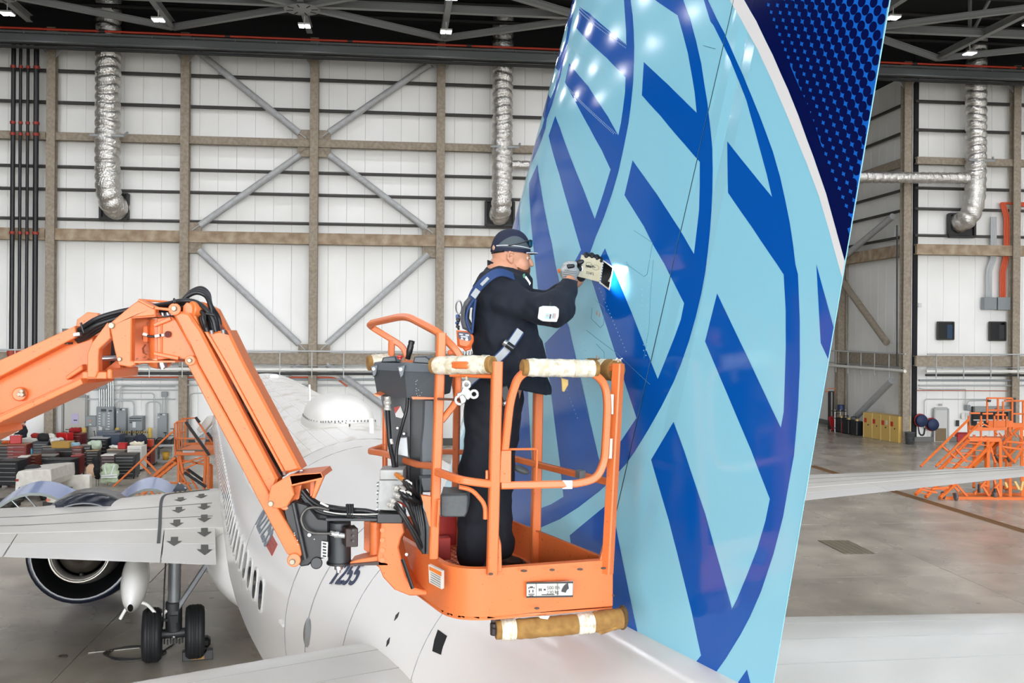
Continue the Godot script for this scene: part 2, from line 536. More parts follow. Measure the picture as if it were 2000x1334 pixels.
	part(rb,"web",st2,mat("5c5f60",0.42,0.2),true)
	part(rb,"bottom_plate",Shape.new().box(W(0.8,-0.12,-0.25),W(94,0.12,0.3)),mat("1f1f20",0.7),true)
	var rp := Shape.new().tube([W(-46,bh + 0.14,0.22),W(48,bh + 0.14,0.22)],0.07,10)
	part(rb,"red_pipe",rp,mat("b5381f",0.45),true)
	for i in 40:
		part(rb,"sprinkler",Shape.new().cyl(W(-44.0 + i * 2.3,bh,0.3),W(-44.0 + i * 2.3,bh - 0.16,0.34),0.03,6),steel,true)
		if i % 3 == 0: part(rb,"coupling",Shape.new().cyl(W(-44.6 + i * 2.3,bh + 0.14,0.22),W(-44.3 + i * 2.3,bh + 0.14,0.22),0.1,10),mat("2a2422",0.6),true)
	# roof steel above the lamps
	var yr := 24.25
	var rs := mat("8b8d8c",0.5)
	var k := 0
	for c in range(-5,7):
		var sx := -4.56 + 7.67 * c
		var st3 := Shape.new()
		i_section(st3,W(0,0,3.6),W(0,0,FRONT - 1),0.34,0.4,Vector3.UP,0.04)
		var o := wthing("roof_girder","grey roof girder above the row of lamps, %s" % ["far left","far left second","first from the left edge","second from the left edge","third from the left edge","left of the fin","over the fin","behind the fin's top","right of the fin","near the right edge","far right","far right last"][c + 5],"girder",sx,yr,0,"roof girders")
		part(o,"chord",st3,rs,true)
		for j in 12:
			part(o,"post",Shape.new().bar(W(0,0.2,6.8 + j * 7.0),W(0,3.0,6.8 + j * 7.0),0.16,0.16),rs,true)
			part(o,"web_member",Shape.new().bar(W(0,0.2,6.8 + j * 7.0),W(0,3.0,10.3 + j * 7.0),0.14,0.14),rs,true)
	for j in 3:
		var st4 := Shape.new()
		var dd := 8.2 + j * 15.4
		i_section(st4,W(-46,0,dd),W(48,0,dd),0.34,0.42,Vector3.UP,0.04)
		var o := wthing("roof_girder","grey cross girder under the roof, %s" % ["nearest the back wall","over the wing","over the basket"][j],"girder",0,yr + 0.05,0,"roof girders")
		part(o,"chord",st4,rs,true)
	for c in range(-5,6): # flat diagonal bracing with round hub plates
		var hub: int = c if posmod(c,2) == 1 else c + 1
		var far_: int = c + 1 if hub == c else c
		for e in [[8.2,3.4],[8.2,13.4],[23.6,18.4],[23.6,28.8]]:
			var st5 := Shape.new()
			var a := W(-4.56 + 7.67 * hub,0,e[0]); var b := W(-4.56 + 7.67 * far_,0,e[1])
			i_section(st5,a,b,0.3,0.34,Vector3.UP,0.04)
			var o := wthing("roof_brace","diagonal roof brace at %s, running %s %s" % [at_column(hub),"left" if far_ < hub else "right","to the back wall" if e[1] == 3.4 else ("into the hall" if e[1] == 13.4 else ("back toward the wall, second hub" if e[1] == 18.4 else "into the hall, second hub"))],"brace",0,yr - 0.1,0,"diagonal roof braces")
			part(o,"chord",st5,rs,true)
		if hub == c:
			for dz in [8.2,23.6]:
				var o := wthing("hub_plate","round hub plate of roof braces at %s, %s" % [at_column(c),"nearer the wall" if dz < 10 else "further into the hall"],"steel plate",-4.56 + 7.67 * c,yr - 0.32,dz,"hub plates of the roof")
				part(o,"plate",Shape.new().cyl(W(0,0,0),W(0,0.05,0),0.95,24),rs,true)
				for q in 8:
					var an := TAU * q / 8.0 + 0.2
					part(o,"slot",Shape.new().bar(W(cos(an) * 0.5,-0.01,sin(an) * 0.5),W(cos(an) * 0.85,-0.01,sin(an) * 0.85),0.07,0.02),mat("242424",0.8),true)
	# dark sprinkler branches high up
	for j in 5:
		var o := wthing("roof_pipe","dark pipe run high under the roof deck, %s from the wall" % ["first","second","third","fourth","fifth"][j],"pipe",0,25.6 + 0.25 * (j % 2),2.2 + j * 2.4,"dark pipes under the roof")
		part(o,"run",Shape.new().tube([W(-45,0,0),W(48,0,0)],0.11,8),mat("1c1a19",0.6),true)
func at_column(c: int) -> String:
	return ["the far left wall","the second bay from the left wall","the black risers","the left duct","the cross brace","the middle duct","the fin","the alcove","the alcove's middle","the corner column","the right duct","the far right"][clampi(c + 5 - 0,0,11)]
func make_lamps() -> void:
	var lit := glow("f6f8ff",6.0)
	var shell := mat("c9c9c6",0.4,0.3)
	for j in 17:  # the last rows are added behind the camera for even frontal light
		for c in range(-5,7):
			var o := wthing("ceiling_light","high bay lamp at %s, row %s from the wall" % [at_column(c),["one","two","three","four","five","six","seven","eight","nine","ten","eleven","twelve","thirteen","fourteen","fifteen","sixteen","seventeen"][j]],"lamp",-4.56 + 7.67 * c,23.46,6.8 + 5.65 * (j if j < 13 else 2 * j - 12),"high bay lamps under the roof")
			part(o,"housing",Shape.new().box(W(0,0.1,0),W(0.66,0.1,0.62),Basis(),0.02),shell,true)
			for sg in [-1,1]:
				part(o,"lamp_panel",Shape.new().box(W(sg * 0.165,0.03,0),W(0.27,0.05,0.56),Basis(),0.015),lit,true)
			part(o,"hanger",Shape.new().bar(W(0,0.15,0),W(0,0.7,0),0.05,0.05),shell,true)
			var l := AreaLight3D.new()
			l.name = "lamp_light"
			l.area_size = Vector2(0.62,0.58)
			l.light_energy = LAMP_POWER
			l.light_color = Color("f6f8ff")
			l.shadow_enabled = true
			set_reach(l)
			l.rotation.x = -PI / 2
			l.position = Vector3(0,-0.02,0)
			o.add_child(l)
func set_reach(l: Light3D) -> void: # reach past the far end of the hall,falling off with the square of the distance
	for q in ["omni_range","spot_range","area_range"]:
		if q in l: l.set(q,150.0)
	for q in ["omni_attenuation","spot_attenuation","area_attenuation"]:
		if q in l: l.set(q,2.0)
# ---- the airliner,in its own frame: x to its right,y up,-z forward (A metres ahead of the fin's trailing edge) ----
var air: Node3D
func fin_le(y: float) -> float: return 6.03 - 0.9 * (y - 5.5)
func fin_te(y: float) -> float: return 0.51 - 0.27 * (y - 5.5)
func fin_hinge(y: float) -> float: return 2.05 - 0.464 * (y - 5.5)
func foil_half(x: float,t := 0.105) -> float: # half thickness of the aerofoil,per chord
	x = maxf(x,0.0)
	return 5.0 * t * (0.2969 * sqrt(x) - 0.126 * x - 0.3516 * x * x + 0.2843 * x * x * x - 0.1036 * x * x * x * x)
func fin_point(fr: float,y: float,side := -1.0,off := 0.0) -> Vector3:
	var le := fin_le(y); var c := le - fin_te(y)
	return Vector3(side * (foil_half(fr) * c + off),y,-(le - fr * c))
func fin_frac(a: float,y: float) -> float:
	return clampf((fin_le(y) - a) / (fin_le(y) - fin_te(y)),0.0,1.0)
func fin_shape(st: Shape,poly: PackedVector2Array,off: float,side := -1.0) -> void: # poly in (fraction of chord,height)
	st.group(0)
	var breaks := [0.0,0.002,0.006,0.012,0.02,0.03,0.045,0.06,0.08]
	for i in range(1,47): breaks.append(0.08 + i * 0.02)
	var lo := 2.0; var hi := -1.0
	for p in poly: lo = minf(lo,p.x); hi = maxf(hi,p.x)
	for i in breaks.size() - 1:
		if breaks[i + 1] < lo or breaks[i] > hi: continue
		var strip := PackedVector2Array([Vector2(breaks[i],0),Vector2(breaks[i + 1],0),Vector2(breaks[i + 1],20),Vector2(breaks[i],20)])
		for bit in Geometry2D.intersect_polygons(poly,strip):
			var idx := Geometry2D.triangulate_polygon(bit)
			for k in range(0,idx.size(),3):
				var q := []
				for e in 3: q.append(fin_point(bit[idx[k + e]].x,bit[idx[k + e]].y,side,off))
				st.tri(q[0],q[1],q[2],Vector3(side,0,0))
func fin_poly(pts: Array) -> PackedVector2Array: # (A,height) corners,edges cut short so that they follow the chord lines
	var out := PackedVector2Array()
	for i in pts.size():
		var a: Vector2 = pts[i]; var b: Vector2 = pts[(i + 1) % pts.size()]
		var n := maxi(1,int(a.distance_to(b) / 0.12))
		for k in n:
			var p := a.lerp(b,float(k) / n)
			out.append(Vector2(fin_frac(p.x,p.y),p.y))
	return out
var fin_areas := []
func paint(called: String,pts: Array,m: Material,off: float,label := "") -> void: # one painted field,split at the rudder's gap and the open hatch
	var poly := fin_poly(pts)
	for a in fin_areas.size():
		for bit in Geometry2D.intersect_polygons(poly,fin_areas[a]):
			var cut := [bit]
			if a == 0: cut = Geometry2D.clip_polygons(bit,hatch)
			for c in cut:
				if Geometry2D.is_polygon_clockwise(c): continue
				var st := Shape.new()
				fin_shape(st,c,off)
				part(fin_parts[a],called,st,m,true,label)
var fin_parts := []
var hatch: PackedVector2Array
func loft(rows: Array,st: Shape) -> Shape:
	return st.skin(rows,true)
func fus(a: float) -> Array: # half width,crown,keel and widest height of the fuselage
	var t := clampf((13.7 - a) / 14.4,0.0,1.05)
	var w := 1.88 * (1.0 - 0.9 * pow(t,1.9)); var yb := 1.43 + 2.95 * pow(t,1.5); var yt := 5.46; var yc := 3.57 + 1.18 * pow(t,1.3)
	if a < 0.4: yt -= 0.12 * pow((0.4 - a) / 1.2,2)
	var u := clampf((a - 32.7) / 6.0,0.0,1.0)
	w *= sqrt(maxf(1.0 - pow(u,2.2),0.0)); yt -= 1.6 * pow(u,2.5); yb += 1.2 * u * u
	return [w,yt,yb,yc]
func fus_point(a: float,ang: float,off := 0.0) -> Vector3: # ang from the crown,negative to the left
	var f := fus(a)
	var ry: float = (f[1] - f[3]) if cos(ang) > 0 else (f[3] - f[2])
	var n := Vector2(sin(ang) / maxf(f[0],0.05),cos(ang) / maxf(ry,0.05)).normalized() * off
	return Vector3(f[0] * sin(ang) + n.x,f[3] + ry * cos(ang) + n.y,-a)
func fus_angle(p: Vector3) -> float:
	var f := fus(-p.z)
	var ry: float = (f[1] - f[3]) if p.y > f[3] else (f[3] - f[2])
	return atan2(p.x / f[0],(p.y - f[3]) / ry)
func fus_frame(p: Vector3) -> Basis: # x along the hull aft to forward seen from outside,y up along the skin,z outward
	var a := -p.z; var an := fus_angle(p)
	var up := (fus_point(a,an + (0.02 if an < 0 else -0.02)) - fus_point(a,an - (0.02 if an < 0 else -0.02))).normalized()
	var fw := (fus_point(a + 0.1,an) - fus_point(a - 0.1,an)).normalized()
	var z := (up.cross(fw) if an > 0 else fw.cross(up)).normalized()
	if z.dot(Vector3(sin(an),cos(an),0)) < 0: z = -z
	var x := up.cross(z).normalized()
	return Basis(x,up.slide(x).normalized(),z)
func window_spot(a: float) -> Vector3:
	var f := fus(a)
	return fus_point(a,-acos((4.0 - f[3]) / (f[1] - f[3]))) if f[3] < 4.0 else fus_point(a,-PI / 2 - asin((f[3] - 4.0) / (f[3] - f[2])))
func hull_poly(pts: Array,off := 0.004) -> Shape: # a flat mark laid on the skin,from points on it
	var st := Shape.new()
	var f := fus_frame(pts[0])
	var q := []
	for p in pts: q.append(p + f.z * off)
	return st.plate(q,f.z * -0.006)
func wing_section(l: float,a0: float,a1: float,y0: float,y1: float,t: float,n := 14,f0 := 0.0,f1 := 1.0) -> Array: # ring of points round an aerofoil from fraction f0 to f1 of its chord
	var ring := []
	for i in n + 1:
		var x := f0 + (f1 - f0) * (0.5 - 0.5 * cos(PI * i / n))
		ring.append(Vector3(l,lerpf(y0,y1,x) + foil_half(x,t) * (a0 - a1) * 1.15,-lerpf(a0,a1,x)))
	for i in range(n - (1 if f1 >= 1.0 else 0),0 if f0 <= 0.0 else -1,-1):
		var x := f0 + (f1 - f0) * (0.5 - 0.5 * cos(PI * i / n))
		ring.append(Vector3(l,lerpf(y0,y1,x) - foil_half(x,t) * (a0 - a1) * 0.85,-lerpf(a0,a1,x)))
	return ring
func wing_top(st: Array,l: float,fr: float) -> Vector3: # a point on the upper skin
	var i := 0
	while i < st.size() - 2 and absf(l) > absf(st[i + 1][0]): i += 1
	var k: float = (absf(l) - absf(st[i][0])) / (absf(st[i + 1][0]) - absf(st[i][0]))
	var v := []
	for e in 6: v.append(lerpf(st[i][e],st[i + 1][e],k))
	return Vector3(v[0],lerpf(v[3],v[4],fr) + foil_half(fr,v[5]) * (v[1] - v[2]) * 1.15,-lerpf(v[1],v[2],fr))
func strips(st: Array,f0: float,f1: float,l0: float,l1: float,gap := 0.0) -> Shape: # a spanwise piece of a wing between two fractions of the chord
	var rows := []
	var cuts := [l0]
	for s in st:
		if absf(s[0]) > absf(l0) + 0.01 and absf(s[0]) < absf(l1) - 0.01: cuts.append(s[0])
	cuts.append(l1)
	for l in cuts:
		var i := 0
		while i < st.size() - 2 and absf(l) > absf(st[i + 1][0]): i += 1
		var k: float = (absf(l) - absf(st[i][0])) / (absf(st[i + 1][0]) - absf(st[i][0]))
		var v := []
		for e in 6: v.append(lerpf(st[i][e],st[i + 1][e],k))
		rows.append(wing_section(v[0],v[1],v[2],v[3],v[4],v[5],14,f0,f1))
	var s := Shape.new()
	s.skin(rows,true)
	s.group(-1)
	for e in [0,rows.size() - 1]:
		var mid := Vector3.ZERO
		for p in rows[e]: mid += p / rows[e].size()
		var out := Vector3(signf(rows[-1][0].x - rows[0][0].x) * (1.0 if e > 0 else -1.0),0,0)
		for j in rows[e].size(): s.tri(mid,rows[e][j],rows[e][(j + 1) % rows[e].size()],out)
	return s
func make_airliner() -> void:
	air = thing("airliner","large white passenger jet with a blue patterned tail fin, seen from behind","airplane",PLANE_AT,PLANE_TURN)
	var white := worn("f1efec",0.16,noise_tex(0.004,Color(0.97,0.965,0.95),Color(1,1,1),51,512,6),0.12,0.0,false)
	var grimy := worn("efece6",0.3,noise_tex(0.006,Color(0.86,0.84,0.8),Color(1,1,1),52,1024,6,0.0,0.25),0.25,0.0,false)
	grimy.uv1_scale = Vector3(0.25,0.5,0.12)
	var wing_grey := worn("d9d7d1",0.22,noise_tex(0.006,Color(0.93,0.92,0.9),Color(1,1,1),53,512,5),0.15,0.0,false)
	var dark := mat("16181b",0.5)
	var line := mat("8d8f90",0.6)
	# fuselage: the tail part smooth and clean,the roof ahead of it grimy from brushes
	var rows := []
	var a := -1.3
	while a <= 38.7:
		var ring := []
		for i in 56: ring.append(fus_point(a,TAU * i / 56.0))
		rows.append(ring)
		a += 0.25 if a < 14.0 or a > 32.0 else 1.0
	var hull := Shape.new().skin(rows)
	var fz := part(air,"fuselage",hull,white,true)
	var tail := []
	for k in 4:
		var ring := []
		for i in 20: ring.append(fus_point(-1.3 - 0.06 * k,TAU * i / 20.0).lerp(Vector3(0,4.9,1.42),0.25 * k))
		tail.append(ring)
	part(fz,"tail_cone_end",Shape.new().skin(tail),steel,true)
	# grime left by the washing brushes on the crown
	var gr := []
	for i in 24:
		var ring := []
		for j in 15: ring.append(fus_point(11.0 + i * 0.9,-1.0 + j * 0.12,0.003))
		gr.append(ring)
	part(fz,"grimy_roof_skin",Shape.new().skin(gr,false,Vector3(0,3,-20)),grimy,true,"roof skin with brush-stroke grime")
	# cabin windows
	var pane := mat("22262b",0.08)
	var wframe := mat("d3d2cf",0.3)
	for i in 44:
		var p := window_spot(8.45 + 0.508 * i)
		var f := fus_frame(p)
		var o := []; var q := []
		for k in 20:
			var t := TAU * k / 20.0
			var e := Vector2(signf(cos(t)) * pow(absf(cos(t)),0.75),signf(sin(t)) * pow(absf(sin(t)),0.75))
			o.append(p + f.x * e.x * 0.15 + f.y * e.y * 0.2 + f.z * 0.006)
			q.append(p + f.x * e.x * 0.115 + f.y * e.y * 0.165 + f.z * 0.008)
		var wd := part(fz,"cabin_window",Shape.new().plate(o,f.z * -0.03),wframe,true)
		part(wd,"pane",Shape.new().plate(q,f.z * -0.03),pane,true)
	# rear door: its outline,little window and handle
	var dr := Shape.new()
	for s in [6.05,6.95]:
		var arc := []
		for i in 24: arc.append(fus_point(s,-0.62 - 0.06 * i,0.001))
		dr.tube(arc,0.006,6)
	part(fz,"door_seam",dr,line,true)
	var pp: Vector3 = W(-1.357,4.257,-6.023)
	var pf := fus_frame(pp)
	part(fz,"door_window",Shape.new().lathe([Vector2(0,0.012),Vector2(0.1,0.012),Vector2(0.13,0.0)],Transform3D(Basis(pf.x,pf.z,pf.y),pp),20),mat("aeb0b0",0.2,0.4),true)
	part(fz,"door_handle",hull_poly([W(-1.451,3.795,-6.827),W(-1.43,3.85,-6.616),W(-1.406,3.82,-6.457),W(-1.405,3.727,-6.562),W(-1.417,3.655,-6.754),W(-1.437,3.681,-6.865)],0.01),mat("8f9294",0.25,0.7),true)
	part(fz,"door_hinge",Shape.new().bar(W(-1.501,4.058,-7.162),W(-1.48,4.059,-6.971),0.05,0.03),mat("dcdad6",0.4),true)
	# registration,fleet number and flag stripes
	var ink := mat("1d2b4a",0.4)
	for w in [["7255",W(-1.074,4.885,-5.527),0.22,0.02,"1d2b4a",0.3],["N27255",W(-1.513,4.588,-9.484),0.3,0.0,"6e7680",0.0]]:
		var tm := TextMesh.new()
		var sf := SystemFont.new()
		sf.font_names = PackedStringArray(["Droid Sans"])
		sf.font_weight = 700
		tm.font = sf
		tm.text = w[0]
		tm.font_size = 64
		tm.pixel_size = w[2] / 48.0
		tm.depth = 0.006
		var o := part(fz,"registration",tm,mat(w[4],0.4),true)
		var f := fus_frame(w[1])
		o.transform = Transform3D(f * Basis(Vector3.BACK,w[5]),w[1] + f.z * 0.004)
	for k in 3:
		var c0: Vector3 = [W(-1.49,4.573,-8.852),W(-1.514,4.527,-8.877),W(-1.534,4.486,-8.878)][k]; var c1: Vector3 = [W(-1.463,4.567,-8.324),W(-1.485,4.522,-8.335),W(-1.504,4.479,-8.341)][k]
		var f := fus_frame(c0)
		part(fz,"flag_stripe",Shape.new().bar(c0,c1,0.012,0.045,f.y,0.0),mat("a8392f",0.4),true)
	# marks near the tailplane
	part(fz,"trim_slot",hull_poly([W(-0.777,5.011,-3.317),W(-0.757,5.016,-3.155),W(-0.786,4.959,-3.131),W(-0.809,4.913,-3.105),W(-0.833,4.897,-3.238),W(-0.807,4.954,-3.289)]),mat("0c0d0f",0.7),true)
	for c in [W(-0.917,4.911,-4.044),W(-0.99,4.747,-3.987)]:
		var f := fus_frame(c)
		part(fz,"marker_patch",Shape.new().plate([c + f.y * 0.035 + f.z * 0.003,c + f.x * 0.025 + f.z * 0.003,c - f.y * 0.035 + f.z * 0.003,c - f.x * 0.025 + f.z * 0.003],f.z * -0.004),mat("2a2c30",0.5),true)
	for s in [3.4,10.2,4.9]:
		var arc := []
		for i in 26: arc.append(fus_point(s,-0.12 - 0.06 * i,0.0005))
		part(fz,"skin_seam",Shape.new().tube(arc,0.003,5),line,true)
	# domes and aerials on the crown
	var dome := []
	for i in 15:
		var t := -1.0 + i / 7.0
		var k := pow(maxf(0.0,1.0 - pow(absf(t),3.2)),0.5)
		var ring := []
		for j in 18:
			var q := PI * j / 17.0
			ring.append(Vector3(cos(q) * 0.56 * maxf(k,0.02),5.40 + pow(sin(q),0.7) * 0.5 * k,-14.3 - t * 1.35))
		dome.append(ring)
	var rd := part(air,"antenna_radome",Shape.new().skin(dome,false,Vector3(0,5.2,-14.3)),worn("efede9",0.35,noise_tex(0.01,Color(0.93,0.92,0.9),Color(1,1,1),57,256,4),0.4,0.0,false),true,"rounded white aerial dome on the roof")
	var skirt := []
	for i in 15:
		var t := -1.0 + i / 7.0
		var k := pow(maxf(0.0,1.0 - pow(absf(t),3.2)),0.5)
		var ring := []
		for j in 18:
			var q := PI * j / 17.0
			ring.append(Vector3(cos(q) * 0.6 * maxf(k,0.02),5.3 + minf(sin(q) * 0.8,0.2),-14.3 - t * 1.42))
		skirt.append(ring)
	part(rd,"dome_skirt",Shape.new().skin(skirt,false,Vector3(0,5.0,-14.3)),mat("d2cfc8",0.4),true)
	for i in 26:
		var q := PI * (i + 0.5) / 26.0
		var z := -14.3 + 1.3 * cos(q)
		if i < 26: part(rd,"dome_screw",Shape.new().ball(Vector3(-0.56 * sqrt(maxf(0.0,1 - pow(absf(cos(q)),3.2))) - 0.002,5.5,z),Vector3(0.012,0.02,0.012),4),mat("6c6c6a",0.4),true)
		if i < 22 and i > 3: part(rd,"dome_screw",Shape.new().ball(Vector3(0.5 * cos(PI * i / 25.0),5.53,-12.99 - 0.05 * sin(q)),Vector3(0.012,0.02,0.012),4),mat("6c6c6a",0.4),true)
	part(air,"blade_aerial",Shape.new().plate([W(0,5.42,-19.5),W(0,5.8,-19.25),W(0,5.8,-19.1),W(0,5.42,-19.0)],W(0.03,0,0)),mat("eeece8",0.3),true)
	part(air,"blade_aerial",Shape.new().bar(W(0.267,5.62,-12.388),W(0.119,5.318,-11.387),0.07,0.02),mat("eeece8",0.3),true)
	part(air,"blade_aerial",Shape.new().box(W(0,5.5,-30),W(0.3,0.12,0.4),Basis(),0.04),mat("eeece8",0.3),true)
	make_fin(white)
	make_wings(wing_grey,white,dark)
	make_gear(dark)
func make_fin(white: Material) -> void:
	var sky_blue := mat("93d3e7",0.1)
	var blue := mat("0457b2",0.09)
	var navy := mat("06114a",0.1)
	var bright := mat("1668cf",0.1)
	hatch = fin_poly([V(1.931,7.396),V(1.81,7.35),V(1.855,7.232),V(1.973,7.276)])
	var gap := 0.0008
	var edges := [[],[]]
	for i in 31:
		var y := 5.25 + i * (12.3 - 5.25) / 30.0
		var fh := fin_frac(fin_hinge(y),y)
		edges[0].append(Vector2(fh - gap,y)); edges[1].append(Vector2(fh + gap,y))
	var front := PackedVector2Array([Vector2(0,12.3),Vector2(0,5.25)]); front.append_array(PackedVector2Array(edges[0]))
	var back := PackedVector2Array([Vector2(1,5.25),Vector2(1,12.3)])
	for i in range(30,-1,-1): back.append(edges[1][i])
	fin_areas = [front,back]
	for i in 2:
		if Geometry2D.is_polygon_clockwise(fin_areas[i]):
			fin_areas[i].reverse()
	if Geometry2D.is_polygon_clockwise(hatch): hatch.reverse()
	for i in 2:
		var st := Shape.new()
		# left skin without the hatch,right skin whole
		var cut := [fin_areas[i]]
		if i == 0: # slice beside the hatch first,so that no outline has a hole
			cut = []
			var hx := (hatch[0].x + hatch[hatch.size() / 2].x) / 2
			for half in [PackedVector2Array([Vector2(-1,0),Vector2(hx,0),Vector2(hx,20),Vector2(-1,20)]),PackedVector2Array([Vector2(hx,0),Vector2(2,0),Vector2(2,20),Vector2(hx,20)])]:
				for b in Geometry2D.intersect_polygons(fin_areas[0],half):
					cut.append_array(Geometry2D.clip_polygons(b,hatch))
		for c in cut: fin_shape(st,c,0.0,-1.0)
		fin_shape(st,fin_areas[i],0.0,1.0)
		fin_parts.append(part(air,["vertical_fin","rudder"][i],st,sky_blue,true,["light blue tail fin with dark blue curved bands","light blue rudder with blue bands, a white stripe and a dotted navy corner"][i]))
	# tip cap,dark filler in the rudder's gap and the thin bright trailing edge
	var tip := Shape.new()
	for k in 20: tip.quad(fin_point(k / 20.0,12.3,-1),fin_point((k + 1) / 20.0,12.3,-1),fin_point((k + 1) / 20.0,12.3,1),fin_point(k / 20.0,12.3,1),Vector3.UP)
	part(fin_parts[0],"tip_cap",tip,sky_blue,true)
	var fill := Shape.new()
	for i in 30:
		var y0 := 5.25 + i * 0.235; var y1 := y0 + 0.235
		fill.quad(fin_point(fin_frac(fin_hinge(y0) + 0.04,y0),y0,-1,-0.02),fin_point(fin_frac(fin_hinge(y0) - 0.04,y0),y0,-1,-0.02),fin_point(fin_frac(fin_hinge(y1) - 0.04,y1),y1,-1,-0.02),fin_point(fin_frac(fin_hinge(y1) + 0.04,y1),y1,-1,-0.02),Vector3.LEFT)
	part(fin_parts[0],"hinge_gap",fill,mat("0b2230",0.8),true)
	part(fin_parts[1],"trailing_edge",Shape.new().sweep([fin_point(1.0,5.25),fin_point(1.0,12.3)],Shape.rect(0.0035,0.0035,0.001),Vector3.RIGHT),mat("8fd0ea",0.3),true)
	# dark blue net: three arcs and the bars between them
	paint("painted_arc",[V(3.049,9.342),V(2.888,9.287),V(2.537,9.029),V(2.526,8.944),V(2.553,8.87),V(2.586,8.778),V(2.635,8.689),V(2.693,8.589),V(2.763,8.515),V(2.837,8.447),V(2.945,8.384),V(2.944,8.324),V(3.052,8.25),V(3.177,8.19),V(3.394,8.129),V(3.943,8.121),V(4.067,8.053),V(4.224,8.074),V(4.121,8.17),V(3.972,8.303),V(3.664,8.474),V(3.489,8.694),V(3.28,8.892),V(3.103,9.085)],blue,0.0010)
	for c in [[V(3.069,9.348),V(2.935,9.303),V(2.941,9.171),V(2.575,9.001),V(3.085,9.186)],[V(3.153,9.097),V(2.633,8.894),V(2.636,8.805),V(2.705,8.757),V(3.241,8.952)],[V(3.322,8.875),V(2.758,8.651),V(2.792,8.555),V(2.891,8.502),V(3.415,8.759)],[V(3.51,8.64),V(3.019,8.396),V(3.062,8.347),V(3.247,8.287),V(3.653,8.509)]]:
		paint("painted_cell",c,sky_blue,0.0018)
	paint("painted_arc",[V(1.703,8.87),V(1.622,8.843),V(1.619,8.735),V(1.593,8.647),V(1.58,8.564),V(1.573,8.483),V(1.575,8.404),V(1.583,8.3),V(1.605,8.198),V(1.634,8.097),V(1.691,7.973),V(1.75,7.857),V(1.823,7.752),V(1.922,7.635),V(2.025,7.537),V(2.105,7.445),V(2.188,7.386),V(2.331,7.298),V(2.522,7.198),V(2.728,7.117),V(2.953,7.041),V(3.1,7.011),V(3.108,7.096),V(2.82,7.164),V(2.565,7.277),V(2.333,7.401),V(2.224,7.477),V(2.12,7.557),V(2.039,7.638),V(1.936,7.76),V(1.842,7.885),V(1.751,8.054),V(1.721,8.114),V(1.698,8.185),V(1.675,8.267),V(1.67,8.344),V(1.664,8.518),V(1.669,8.589),V(1.683,8.674),V(1.698,8.76)],blue,0.0010)
	paint("painted_arc",[V(1.164,8.692),V(1.126,8.68),V(1.086,8.57),V(1.029,8.467),V(0.978,8.348),V(0.938,8.235),V(0.915,8.136),V(0.892,8.047),V(0.877,7.961),V(0.868,7.908),V(0.858,7.832),V(0.857,7.74),V(0.862,7.639),V(0.871,7.557),V(0.885,7.466),V(0.904,7.375),V(0.926,7.283),V(0.962,7.181),V(1.011,7.073),V(1.07,6.962),V(1.143,6.849),V(1.208,6.763),V(1.324,6.635),V(1.456,6.506),V(1.593,6.381),V(1.687,6.305),V(1.756,6.261),V(1.879,6.18),V(2.002,6.111),V(2.265,5.979),V(2.525,5.864),V(2.878,5.738),V(3.339,5.592),V(3.771,5.477),V(3.662,5.638),V(3.243,5.749),V(2.878,5.863),V(2.663,5.931),V(2.471,6.009),V(2.195,6.132),V(1.937,6.277),V(1.735,6.425),V(1.57,6.559),V(1.472,6.651),V(1.354,6.771),V(1.27,6.88),V(1.194,6.981),V(1.137,7.064),V(1.106,7.142),V(1.062,7.254),V(1.017,7.369),V(0.987,7.494),V(0.97,7.568),V(0.962,7.68),V(0.959,7.788),V(0.965,7.909),V(0.98,8.018),V(0.995,8.116),V(1.015,8.192),V(1.049,8.31),V(1.092,8.413),V(1.137,8.513)],blue,0.0010)
	paint("painted_arc",[V(0.974,8.63),V(0.948,8.622),V(0.879,8.507),V(0.812,8.404),V(0.751,8.319),V(0.678,8.197),V(0.621,8.104),V(0.56,7.995),V(0.514,7.912),V(0.475,7.836),V(0.432,7.749),V(0.389,7.638),V(0.361,7.543),V(0.335,7.445),V(0.319,7.361),V(0.307,7.278),V(0.293,7.237),V(0.288,7.051),V(0.293,6.877),V(0.31,6.696),V(0.34,6.507),V(0.374,6.391),V(0.414,6.248),V(0.48,6.08),V(0.567,5.901),V(0.643,5.776),V(0.714,5.676),V(0.824,5.538),V(0.939,5.409),V(1.062,5.31),V(1.191,5.317),V(1.092,5.417),V(1.015,5.495),V(0.89,5.626),V(0.771,5.776),V(0.733,5.829),V(0.653,5.962),V(0.587,6.078),V(0.528,6.209),V(0.495,6.309),V(0.451,6.452),V(0.416,6.614),V(0.396,6.681),V(0.386,6.801),V(0.375,6.947),V(0.371,7.095),V(0.379,7.241),V(0.406,7.401),V(0.443,7.565),V(0.474,7.662),V(0.505,7.744),V(0.546,7.854),V(0.602,7.995),V(0.651,8.085),V(0.715,8.198),V(0.778,8.295),V(0.836,8.379),V(0.86,8.404),V(0.912,8.517)],blue,0.0010)
